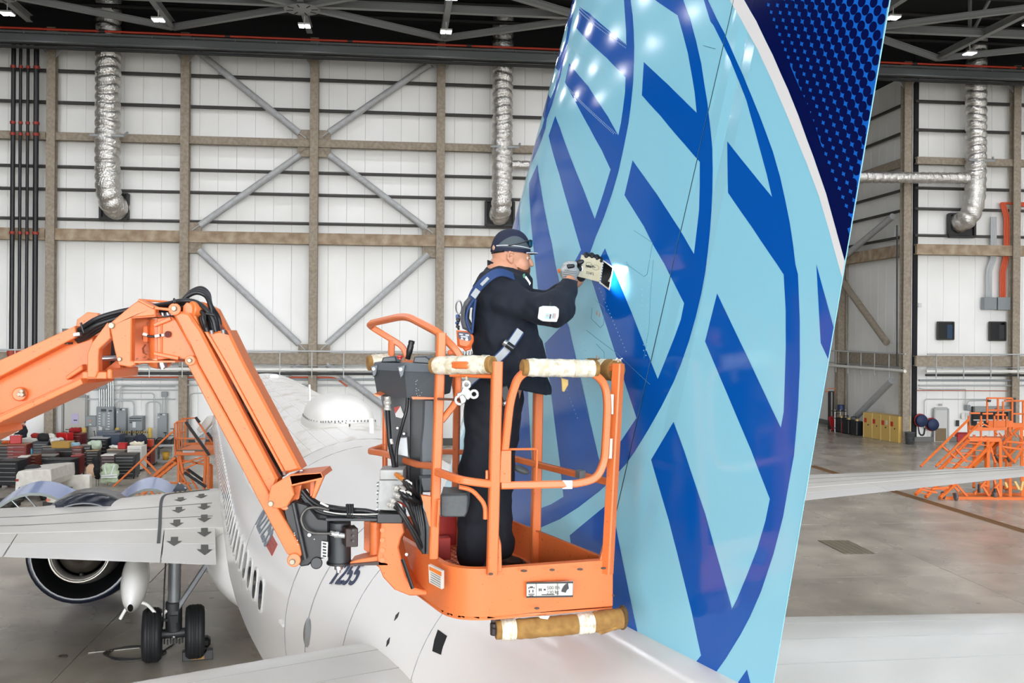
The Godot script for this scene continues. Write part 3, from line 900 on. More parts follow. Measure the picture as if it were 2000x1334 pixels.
	for b in [[V(2.388,8.94),V(2.18,8.835),V(1.661,8.515),V(1.624,8.416),V(1.658,8.341),V(1.67,8.344),V(1.9,8.503),V(2.39,8.805),V(2.414,8.818),V(2.387,8.869)],[V(2.508,8.634),V(2.158,8.411),V(1.877,8.178),V(1.751,8.054),V(1.762,7.93),V(1.842,7.885),V(1.952,8.006),V(2.122,8.163),V(2.336,8.349),V(2.565,8.529)],[V(2.725,8.357),V(2.611,8.258),V(2.373,8.011),V(2.196,7.823),V(2.039,7.638),V(2.079,7.518),V(2.224,7.477),V(2.372,7.688),V(2.593,7.977),V(2.845,8.254)],[V(3.074,8.108),V(2.953,7.951),V(2.812,7.743),V(2.682,7.55),V(2.613,7.418),V(2.559,7.333),V(2.483,7.228),V(2.817,7.118),V(2.912,7.275),V(2.992,7.468),V(3.07,7.629),V(3.161,7.816),V(3.275,8.011)],[V(3.583,7.929),V(3.399,7.694),V(3.333,7.59),V(3.731,7.623),V(4.245,7.829),V(4.141,7.929)],
		[V(1.573,8.787),V(1.352,8.652),V(1.137,8.513),V(1.091,8.548),V(1.063,8.623)],[V(1.468,8.374),V(1.225,8.202),V(0.98,8.018),V(0.911,7.911),V(0.955,7.785),V(1.209,7.99),V(1.304,8.069),V(1.489,8.21)],[V(1.589,7.895),V(1.34,7.685),V(1.136,7.494),V(1.016,7.368),V(1.038,7.193),V(1.104,7.139),V(1.278,7.337),V(1.379,7.435),V(1.474,7.541),V(1.68,7.725)],[V(1.909,7.462),V(1.61,7.106),V(1.354,6.771),V(1.433,6.612),V(1.57,6.559),V(1.888,7.026),V(2.064,7.277),V(2.098,7.317)],[V(2.425,7.067),V(2.387,7.027),V(2.215,6.713),V(2.01,6.316),V(1.962,6.248),V(2.195,6.111),V(2.471,6.003),V(2.522,6.2),V(2.691,6.715),V(2.774,6.927)],[V(3.179,6.959),V(3.064,6.59),V(2.957,6.029),V(2.895,5.844),V(3.342,5.697),V(3.517,6.095),V(3.562,6.595),V(3.414,6.851)],[V(5.891,6.085),V(6.032,6.198),V(6.443,6.033),V(6.434,5.72),V(6.267,5.84)],[V(4.892,5.913),V(5.121,5.639),V(4.781,5.692)],
		[V(0.743,7.845),V(0.589,7.7),V(0.443,7.565),V(0.377,7.399),V(0.379,7.241),V(0.419,7.285),V(0.582,7.456),V(0.743,7.619)],[V(0.837,7.179),V(0.619,6.891),V(0.416,6.614),V(0.407,6.437),V(0.495,6.309),V(0.612,6.498),V(0.766,6.719),V(0.937,6.962)],[V(1.214,6.569),V(1.126,6.44),V(0.96,6.165),V(0.771,5.778),V(0.843,5.639),V(1.015,5.492),V(1.088,5.682),V(1.201,5.935),V(1.272,6.081),V(1.429,6.359)],[V(2.387,5.792),V(2.133,5.931),V(1.852,6.084),V(1.784,5.891),V(1.644,5.557),V(1.589,5.435),V(1.634,5.361),V(1.902,5.338),V(2.357,5.709)],[V(0.673,5.536),V(0.742,5.454),V(0.803,5.381),V(0.629,5.429),V(0.652,5.484)],[V(0.186,7.271),V(0.099,7.024),V(0.133,6.904),V(0.171,6.965)]]:
		paint("painted_bar",b,blue,0.0014)
	# the white sweep,the navy corner behind it and its dotted brighter field
	paint("navy_field",[V(0.716,8.546),V(0.607,8.423),V(0.524,8.308),V(0.421,8.141),V(0.329,7.978),V(0.271,7.864),V(0.188,7.685),V(0.124,7.538),V(0.074,7.392),V(0.046,7.247),V(0.005,7.31),V(-0.024,7.44),V(-0.123,7.853),V(-0.222,8.244)],navy,0.0010)
	paint("white_stripe",[V(0.809,8.576),V(0.678,8.534),V(0.607,8.423),V(0.524,8.308),V(0.421,8.141),V(0.329,7.978),V(0.271,7.864),V(0.188,7.685),V(0.124,7.538),V(0.074,7.392),V(0.032,7.27),V(0.047,7.211),V(0.067,7.264),V(0.112,7.396),V(0.164,7.535),V(0.229,7.671),V(0.309,7.823),V(0.356,7.91),V(0.424,8.033),V(0.52,8.192),V(0.63,8.347),V(0.71,8.455)],mat("e9e7e6",0.12),0.0016)
	var field := [V(0.548,8.492),V(0.495,8.389),V(0.45,8.304),V(0.406,8.229),V(0.362,8.155),V(0.32,8.083),V(0.268,7.985),V(0.222,7.907),V(0.178,7.81),V(0.141,7.717),V(0.11,7.641),V(0.079,7.567),V(0.049,7.49),V(0.025,7.419),V(0.008,7.373),V(-0.024,7.459),V(-0.123,7.853),V(-0.222,8.244)]
	paint("bright_field",field,bright,0.0014)
	var fpoly := PackedVector2Array(field)
	var d0: Vector2 = V(0.056,8.195); var d1: Vector2 = V(-0.001,8.176) - d0; var d2: Vector2 = V(0.039,8.16) - d0
	var st := Shape.new()
	for i in range(-16,17):
		for j in range(-8,38):
			var c := d0 + d1 * i + d2 * j
			if c.y < 7.1 or c.y > 8.6: continue
			var inside := Geometry2D.is_point_in_polygon(c,fpoly)
			var near := 1e9
			for k in range(0,14): near = minf(near,c.distance_to(Geometry2D.get_closest_point_to_segment(c,fpoly[k],fpoly[k + 1])))
			if not inside and (near > 0.015 or c.x < fin_te(c.y) + 0.01): continue
			var r := 0.0232 - 0.0045 * clampf(near / 0.45,0,1)
			var ring := PackedVector2Array()
			for k in 18:
				var q := c + Vector2.from_angle(TAU * k / 18.0) * r
				ring.append(Vector2(fin_frac(maxf(q.x,fin_te(q.y) + 0.003),q.y),q.y))
			fin_shape(st,ring,0.0019)
	part(fin_parts[1],"dot_pattern",st,navy,true,"navy dots on the bright blue corner").set_meta("kind","stuff")
	# seams of inspection panels and rows of rivets
	var seam := mat("4f8ea6",0.6)
	var lines := [[V(1.581,7.53),V(1.389,7.451),V(1.447,7.295),V(1.479,7.286),V(1.655,7.359),V(1.661,7.376)],[V(2.032,7.184),V(1.918,7.133),V(1.931,7.043),V(1.969,7.026),V(2.085,7.078),V(2.071,7.148)],[V(2.02,6.935),V(1.926,6.891),V(1.922,6.801),V(1.99,6.804),V(2.054,6.836)],[V(1.487,6.869),V(1.433,7.026),V(1.408,7.231),V(1.38,7.384)],[V(0.92,8.312),V(0.811,8.267)],[V(2.152,7.012),V(1.777,6.888),V(1.38,6.718)],[V(2.327,6.846),V(2.222,6.671),V(2.059,6.42)]]
	for l in lines:
		var path := []
		for k in l.size() - 1:
			for e in 8:
				var p: Vector2 = l[k].lerp(l[k + 1],e / 8.0)
				path.append(fin_point(fin_frac(p.x,p.y),p.y,-1,0.001))
		part(fin_parts[0],"panel_seam",Shape.new().tube(path,0.0013,5),seam,true)
	var mm := MultiMesh.new()
	mm.transform_format = MultiMesh.TRANSFORM_3D
	var rv := Shape.new().ball(Vector3.ZERO,Vector3(0.0012,0.0035,0.0035),4).done()
	mm.mesh = rv
	var at := []
	for row in [[V(2.385,8.933),V(1.655,8.51),46],[V(2.391,8.916),V(1.661,8.495),46],[V(2.574,8.778),V(1.904,8.431),36],[V(2.555,8.756),V(1.87,8.394),36],[V(2.551,8.513),V(1.769,8.063),48],[V(2.515,8.482),V(1.8,8.069),46],[V(1.986,7.254),V(1.663,6.891),18],[V(1.5,7.235),V(1.487,6.895),12],[V(1.415,7.386),V(1.467,6.87),18],[V(2.186,7.026),V(2.121,6.677),12],[V(2.595,6.838),V(2.258,6.49),16]]:
		for k in row[2]:
			var p: Vector2 = row[0].lerp(row[1],(k + 0.5) / row[2])
			at.append(fin_point(fin_frac(p.x,p.y),p.y,-1,0.002))
	mm.instance_count = at.size()
	for k in at.size(): mm.set_instance_transform(k,Transform3D(Basis(),at[k]))
	var mi := MultiMeshInstance3D.new()
	mi.name = "rivets"
	mi.multimesh = mm
	mi.material_override = mat("a7c9d6",0.25)
	mi.set_meta("kind","stuff")
	fin_parts[0].add_child(mi)
	for c in [V(2.013,7.109),V(1.981,7.097),V(2.021,6.86),V(1.989,6.849)]:
		part(fin_parts[0],"inspection_cap",Shape.new().ball(fin_point(fin_frac(c.x,c.y),c.y,-1,0.0),Vector3(0.003,0.013,0.011),6),mat("b09a92",0.5),true)
	# the opened hatch: a frame,a dark bay with fittings and the hinged cover the mechanic holds
	var hp := []
	for c in [V(1.931,7.396),V(1.81,7.35),V(1.855,7.232),V(1.973,7.276)]: hp.append(fin_point(fin_frac(c.x,c.y),c.y,-1,0.001))
	var bay := Shape.new()
	var deep := Vector3(0.16,0,0)
	for k in 4: bay.quad(hp[k],hp[(k + 1) % 4],hp[(k + 1) % 4] + deep,hp[k] + deep,(hp[(k + 2) % 4] - hp[k]))
	bay.quad(hp[0] + deep,hp[1] + deep,hp[2] + deep,hp[3] + deep,Vector3.LEFT)
	part(fin_parts[0],"hatch_bay",bay,mat("15171a",0.5),true)
	var rim: Array = hp.duplicate(); rim.append(hp[0])
	part(fin_parts[0],"hatch_rim",Shape.new().sweep(rim,Shape.rect(0.007,0.007,0.001),Vector3.LEFT),mat("e6e4dc",0.35),true)
	var mid: Vector3 = (hp[0] + hp[2]) / 2
	for k in 5:
		part(fin_parts[0],"bay_fitting",Shape.new().cyl(mid + W(0.05,-0.05 + 0.03 * k,0.02 - 0.012 * k),mid + W(0.07,-0.03 + 0.03 * k,-0.03),0.008 + 0.003 * (k % 2),8),mat("b8babb",0.35,0.5),true)
	part(fin_parts[0],"bay_fitting",Shape.new().bar(mid + W(0.04,0.03,0.05),mid + W(0.04,-0.03,-0.05),0.02,0.01),mat("d8d8d6",0.4),true)
	var cover := [W(0.378,7.423,-5.45),W(0.504,7.398,-5.484),W(0.487,7.278,-5.524),W(0.359,7.307,-5.488)]
	var ez: Vector3 = (cover[1] - cover[0]).cross(cover[3] - cover[0]).normalized()
	if ez.z > 0: ez = -ez
	var cv := part(fin_parts[0],"hatch_cover",Shape.new().plate(cover,ez * 0.008,0.002),worn("cfc9b0",0.5,noise_tex(0.02,Color(0.93,0.92,0.88),Color(1,1,1),66,256,4),4.0,0.0,false),false,"beige inner face of the opened hatch cover")
	cover_marks(cv,cover,ez)
func cover_marks(cv: Node3D,c: Array,ez: Vector3) -> void:
	var ex: Vector3 = (c[1] - c[0]).normalized(); var ey: Vector3 = (c[0] - c[3]).normalized()
	var o: Vector3 = (c[0] + c[1] + c[2] + c[3]) / 4 - ez * 0.002
	var ink := mat("2c2c2a",0.6)
	for e in [[-0.016,0.02,0.018],[0.026,0.012,0.02],[0.002,0.014,0.011],[-0.026,0.004,0.007]]:
		var ring := []
		for k in 17: ring.append(o + ex * (e[0] + cos(TAU * k / 16.0) * e[2]) + ey * (e[1] + sin(TAU * k / 16.0) * e[2] * 0.7))
		part(cv,"printed_diagram",Shape.new().tube(ring,0.0007,4),ink)
	for k in 5: part(cv,"printed_diagram",Shape.new().bar(o + ex * (-0.034 + 0.012 * k) + ey * 0.013,o + ex * (-0.024 + 0.012 * k) + ey * (0.012 + 0.003 * (k % 2)),0.004,0.002,-ez,0.0),ink)
	part(cv,"printed_diagram",Shape.new().bar(o + ex * -0.03 + ey * 0.009,o + ex * 0.0 + ey * 0.007,0.007,0.002,-ez,0.0),ink)
	var tm := TextMesh.new()
	var sf := SystemFont.new()
	sf.font_names = PackedStringArray(["Droid Sans"])
	tm.font = sf
	tm.text = "324FL"
	tm.font_size = 32
	tm.pixel_size = 0.0006
	tm.depth = 0.001
	var t := part(cv,"printed_number",tm,ink)
	t.transform = cv.transform.affine_inverse() * Transform3D()
	t.transform = whole(cv).affine_inverse() * Transform3D(Basis(ex,ey.slide(ex).normalized(),-ez),o - ey * 0.027)
	for k in 8: part(cv,"blue_tab",Shape.new().box(c[1].lerp(c[2],0.08 + 0.12 * k) - ex * 0.002 - ez * 0.002,W(0.004,0.008,0.004),Basis(ex,ey,ez)),mat("2a5fae",0.5))
func make_wings(grey: Material,white: Material,dark: Material) -> void:
	var metal := mat("9a9c9c",0.28,0.6)
	for sd in [-1.0,1.0]:
		# stations: lateral,leading edge A,trailing edge A,their heights,thickness
		var ws := [[sd * 1.3,25.2,17.3,2.45,2.3,0.095],[sd * 1.95,25.0,17.3,2.5,2.36,0.095],[sd * 5.8,22.5,17.2,2.7,2.78,0.08],[sd * 17.2,16.3,14.6,3.75,3.95,0.075]]
		var wg := part(air,"wing",strips(ws,0.0,0.7,sd * 1.3,sd * 17.2),grey,true,"left wing over the landing gear" if sd < 0 else "right wing seen beyond the fin")
		var cuts := [1.95,3.0,5.75,9.0,12.6,17.1]
		for i in cuts.size() - 1:
			var f := part(wg,"spoiler_panel",strips(ws,0.702,0.84,sd * (cuts[i] + 0.01),sd * (cuts[i + 1] - 0.01)),grey,true)
			part(wg,"flap",strips(ws,0.843,1.0,sd * (cuts[i] + 0.015),sd * (cuts[i + 1] - 0.015)),mat("d6d4cf",0.16),true)
		part(wg,"winglet",Shape.new().plate([W(sd * 17.2,4.1,-16.3),W(sd * 17.2,4.1,-14.6),W(sd * 17.6,5.9,-13.6),W(sd * 17.6,5.9,-14.5)],W(sd * 0.08,0,0)),white,true)
		# spanwise seams
		for fr in [0.42,0.58]:
			var path := []
			for k in 30: path.append(wing_top(ws,sd * (2.0 + k * 0.5),fr) + Vector3(0,0.002,0))
			part(wg,"wing_seam",Shape.new().tube(path,0.012,5),mat("6f6f6c",0.7),true)
		if sd < 0:
			# walkway border and arrows
			var border := []
			for e in [[-2.05,0.16],[-2.9,0.16],[-3.1,0.2],[-3.15,0.32],[-3.13,0.5],[-3.1,0.66],[-3.08,0.84]]: border.append(wing_top(ws,e[0],e[1]) + Vector3(0,0.012,0))
			part(wg,"walkway_border",Shape.new().sweep(curve(border,4),Shape.rect(0.07,0.012,0.002),Vector3.UP),mat("4a4b4a",0.7),true)
			for e in [[-2.72,0.3],[-2.74,0.46],[-2.76,0.62],[-2.78,0.8],[-2.18,0.44],[-2.18,0.58],[-2.18,0.72],[-2.18,0.87],[-2.24,0.27]]:
				var pts := []
				var big := 1.15
				for q in [[-0.07,-0.03],[0.07,-0.03],[0.07,0.03],[0.15,0.03],[0.0,0.1],[-0.15,0.03],[-0.07,0.03]]: pts.append(wing_top(ws,e[0] + q[0] * 0.9 * big,e[1] + q[1] * 0.55 * big) + Vector3(0,0.008,0))
				var st := Shape.new()
				st.group(-1)
				for t in [[0,1,2],[0,2,6],[3,4,5]]: st.tri(pts[t[0]],pts[t[1]],pts[t[2]],Vector3.UP)
				part(wg,"walkway_arrow",st,mat("55544f",0.7),true)
			for k in 14:
				var p := wing_top(ws,-2.1 - k * 0.12,0.07) + Vector3(0,0.01,0)
				part(wg,"edge_mark",Shape.new().box(p,W(0.06,0.004,0.12)),mat("b79a66",0.7),true)
		# tailplane
		var ts := [[sd * 0.55,5.15,1.2,4.44,4.46,0.09],[sd * 0.9,4.78,1.15,4.47,4.48,0.09],[sd * 7.2,1.15,-0.35,5.15,5.12,0.08]]
		var tp := part(air,"tailplane",strips(ts,0.05,1.0,sd * 0.55,sd * 7.2),grey,true,"left tailplane nearest the camera" if sd < 0 else "right tailplane behind the fin")
		part(tp,"leading_edge",strips(ts,0.0,0.049,sd * 0.7,sd * 7.2),metal,true,"bare metal leading edge")
		for fr in [0.16,0.3,0.45]:
			var path := []
			for k in 20: path.append(wing_top(ts,sd * (0.9 + k * 0.32),fr) + Vector3(0,0.0015,0))
			part(tp,"rivet_seam",Shape.new().tube(path,0.0025,4),mat("a9a9a5",0.5),true)
		# flap track fairings
		for l in [3.5,6.6,9.4]:
			var rows := []
			var p0 := wing_top(ws,sd * l,1.0)
			for i in 12:
				var t := i / 11.0
				var r := 0.30 * pow(sin(PI * (0.08 + 0.9 * t)),0.6)
				var ring := []
				for k in 14: ring.append(Vector3(p0.x + cos(TAU * k / 14.0) * r * 0.9,p0.y - 0.36 - 0.34 * t + sin(TAU * k / 14.0) * r * 1.25,p0.z - 2.2 + 2.9 * t))
				rows.append(ring)
			part(wg,"flap_fairing",Shape.new().skin(rows),mat("e4e2dd",0.15),true)
	# belly fairing
	part(air,"wing_root_fairing",Shape.new().ball(W(0,2.0,-20.6),W(2.22,0.95,6.4),20),white,true)
	# engines
	for sd in [-1.0,1.0]:
		var en := W(sd * 4.83,1.95,-21.3)
		var xf := Transform3D(Basis(Vector3.RIGHT,Vector3.FORWARD,Vector3.UP).rotated(Vector3.RIGHT,-0.11),en)
		var eg := part(air,"engine_cowl",Shape.new().lathe([Vector2(1.05,0.02),Vector2(1.16,0.0),Vector2(1.3,1.2),Vector2(1.34,2.2),Vector2(1.2,2.25)],xf,40),mat("101522",0.22),true,"dark engine cowl under the wing")  # cowl navy taken near black, with its shade painted in
		part(eg,"fan_duct",Shape.new().lathe([Vector2(1.05,0.02),Vector2(0.98,1.0),Vector2(0.7,1.4),Vector2(0.7,1.6),Vector2(0.0,1.6)],xf,40),mat("0c0d10",0.5),true)
		part(eg,"core_cowl",Shape.new().lathe([Vector2(0.86,1.5),Vector2(0.8,0.6),Vector2(0.62,-0.35),Vector2(0.58,-0.37),Vector2(0.56,0.2)],xf,36),mat("8e8a84",0.35,0.5),true)
		part(eg,"exhaust_ring",Shape.new().lathe([Vector2(0.64,-0.36),Vector2(0.655,-0.4),Vector2(0.63,-0.42),Vector2(0.6,-0.38)],xf,36),mat("b5afa4",0.3,0.7),true)
		part(eg,"exhaust_cone",Shape.new().lathe([Vector2(0.5,0.1),Vector2(0.42,-0.2),Vector2(0.2,-0.75),Vector2(0.0,-0.95)],xf,28),mat("4c443b",0.45,0.5),true)
		if sd < 0:
			part(eg,"drain_hole",Shape.new().ball(W(-4.8,1.5,-20.98),W(0.05,0.05,0.05),6),dark,true)
		part(eg,"fan_case",Shape.new().lathe([Vector2(0.85,2.2),Vector2(0.85,3.9),Vector2(0.8,4.0)],xf,32),mat("3c434c",0.4,0.4),true)
		part(eg,"intake_lip",Shape.new().lathe([Vector2(1.1,3.95),Vector2(1.2,4.1),Vector2(1.18,4.9),Vector2(1.1,5.2),Vector2(0.98,4.9),Vector2(0.95,3.95)],xf,36),mat("1d3f8e",0.15),true)
		# pylon and top of the nacelle
		part(eg,"pylon",Shape.new().ball(W(sd * 4.83,2.3,-25.2),W(0.3,0.4,1.4),14),mat("d9d6cf",0.35),true)
	open_cowls()
func open_cowls() -> void: # the fan cowl doors of the left engine stand open above the wing
	var paint_blue := mat("7f92bd",0.15)
	var inner := mat("9aa19b",0.5)
	for sd in [-1.0,1.0]:
		var rows := []
		for i in 9:
			var ring := []
			for k in 11:
				var t := k / 10.0
				var c := W(-4.83 + sd * 0.4,2.3,-(24.6 + i * 0.22))
				ring.append(c + W(sd * ((2.3 if sd < 0 else 1.85) * t),0.62 * sin(PI * 0.85 * t) + 0.05 - 0.5 * t * t,0) + W(0,0.02 * i * 0.3,0))
			rows.append(ring)
		var st := Shape.new()
		st.skin(rows,false,W(-4.83 + sd,1.5,-25))
		var lower := []
		for r in rows:
			var q := []
			for p in r: q.append(p - W(0,0.07,0))
			lower.append(q)
		var door := part(air,"fan_cowl_door",st,paint_blue,true,"raised blue engine cowl door")
		var s2 := Shape.new().skin(lower,false,W(-4.83 + sd,6,-25))
		for e in [0,8]:
			s2.group(-1)
			for k in 10: s2.quad(rows[e][k],rows[e][k + 1],lower[e][k + 1],lower[e][k],W(0,0,1 if e == 0 else -1))
		for i in 8: s2.quad(rows[i][10],rows[i + 1][10],lower[i + 1][10],lower[i][10],W(sd,0,0))
		part(door,"door_lining",s2,inner,true)
		for k in 2:
			part(door,"hold_open_rod",Shape.new().tube([rows[1 + k * 6][7] - W(0,0.08,0),W(-4.83 + sd * 0.95,1.4,-(24.7 + k * 1.4))],0.022,8),steel,true)
	var top := Shape.new()
	var rr := []
	for i in 8:
		var ring := []
		for k in 13:
			var q := PI * (k / 12.0)
			ring.append(W(-4.83 + cos(q) * (0.62 - 0.02 * i),2.1 + pow(sin(q),0.5) * (0.48 + 0.035 * i),-(22.6 + 0.3 * i)))
		rr.append(ring)
	top.skin(rr,false,W(-4.83,2,-24))
	top.group(-1)
	for k in 12: top.tri(W(-4.83,2.1,-22.6),rr[0][k],rr[0][k + 1],Vector3.BACK)
	part(air,"nacelle_fairing",top,worn("d2cec5",0.5,noise_tex(0.02,Color(0.85,0.83,0.8),Color(1,1,1),71,256,4),1.0,0.0,false),true,"off-white fairing on top of the engine")
func make_gear(dark: Material) -> void:
	var tyre := mat("16171a",0.62)
	for sd in [-1.0,1.0]:
		var c := W(sd * 2.79,0.0,-19.1)
		var leg := part(air,"landing_gear_leg",Shape.new().cyl(c + W(0,0.95,0),c + W(-0.02 * sd,2.55,0.1),0.13,18,0.02),mat("8f9295",0.3,0.6),true)
		part(leg,"oleo_sleeve",Shape.new().cyl(c + W(0,0.62,0),c + W(0,1.25,0.02),0.17,16,0.02).box(c + W(0.02,0.95,0.12),W(0.2,0.3,0.12),Basis(),0.03),mat("2a2b2c",0.5),true)
		part(leg,"piston",Shape.new().cyl(c + W(0,0.5,0),c + W(0,0.66,0),0.09,14),mat("d6d8da",0.1,0.9),true)
		part(leg,"axle",Shape.new().cyl(c + W(-0.42,0.565,0),c + W(0.42,0.565,0),0.1,14,0.02),mat("3a3b3c",0.5,0.4),true)
		part(leg,"side_brace",Shape.new().bar(c + W(0,1.0,0.1),c + W(-sd * 0.85,2.3,0.1),0.11,0.09,Vector3.BACK,0.02),mat("6f7173",0.45,0.4),true)
		part(leg,"torque_link",Shape.new().plate([c + W(-0.08,1.0,0.2),c + W(0.08,1.0,0.2),c + W(0.03,0.72,0.34),c + W(-0.03,0.72,0.34)],W(0,0,0.05)),dark,true)
		for k in 7: part(leg,"brake_tooth",Shape.new().box(c + W(-0.18 + 0.06 * k,0.44 - 0.02 * (k % 2),0.12),W(0.035,0.1,0.1),Basis(),0.01),dark,true)
		for k in 3: part(leg,"hydraulic_line",Shape.new().tube(curve([c + W(-0.15,2.4,0.12),c + W(-0.19,1.6,0.16 + 0.03 * k),c + W(-0.2,1.1,0.2),c + W(-0.22,0.75,0.1)],5),0.016,6),dark,true)
		if sd < 0:
			part(leg,"gear_door_hose",Shape.new().tube(curve([c + W(-1.05,1.0,0.2),c + W(-0.85,1.3,0.2),c + W(-0.55,1.28,0.2),c + W(-0.3,1.0,0.15),c + W(-0.14,1.08,0.1)],6),0.035,8),mat("e1dfda",0.3),true)
			part(leg,"sensor_arm",Shape.new().bar(c + W(-0.5,0.93,0.2),c + W(-0.1,0.88,0.1),0.05,0.05),dark,true)
		for k in [-0.43,0.43]:
			var xf := Transform3D(Basis(Vector3.UP,Vector3.RIGHT,Vector3.BACK),c + W(k,0.565,0))
			var prof := [Vector2(0.26,-0.17),Vector2(0.4,-0.2),Vector2(0.5,-0.19),Vector2(0.55,-0.13),Vector2(0.563,-0.085),Vector2(0.55,-0.08),Vector2(0.55,-0.07),Vector2(0.565,-0.065),Vector2(0.565,-0.025),Vector2(0.552,-0.02),Vector2(0.552,-0.01),Vector2(0.566,-0.005),Vector2(0.566,0.005),Vector2(0.552,0.01),Vector2(0.552,0.02),Vector2(0.565,0.025),Vector2(0.565,0.065),Vector2(0.55,0.07),Vector2(0.55,0.08),Vector2(0.563,0.085),Vector2(0.55,0.13),Vector2(0.5,0.19),Vector2(0.4,0.2),Vector2(0.26,0.17)]
			var wh := part(leg,"wheel",Shape.new().lathe(prof,xf,48),tyre,true)
			part(wh,"rim",Shape.new().lathe([Vector2(0,-0.1),Vector2(0.2,-0.1),Vector2(0.27,-0.17),Vector2(0.27,0.17),Vector2(0.2,0.1),Vector2(0,0.1)],xf,24,true),mat("8b8e90",0.4,0.5),true)
	# nose gear out of sight in front
	var n := W(0,0,-34.7)
	var ng := part(air,"landing_gear_leg",Shape.new().cyl(n + W(0,0.35,0),n + W(0,1.8,0),0.09,12,0.01),mat("8f9295",0.3,0.6),true)
	for k in [-0.22,0.22]: part(ng,"wheel",Shape.new().lathe([Vector2(0.0,-0.09),Vector2(0.3,-0.1),Vector2(0.345,-0.05),Vector2(0.345,0.05),Vector2(0.3,0.1),Vector2(0,0.09)],Transform3D(Basis(Vector3.UP,Vector3.RIGHT,Vector3.BACK),n + W(k,0.345,0)),24),tyre,true)
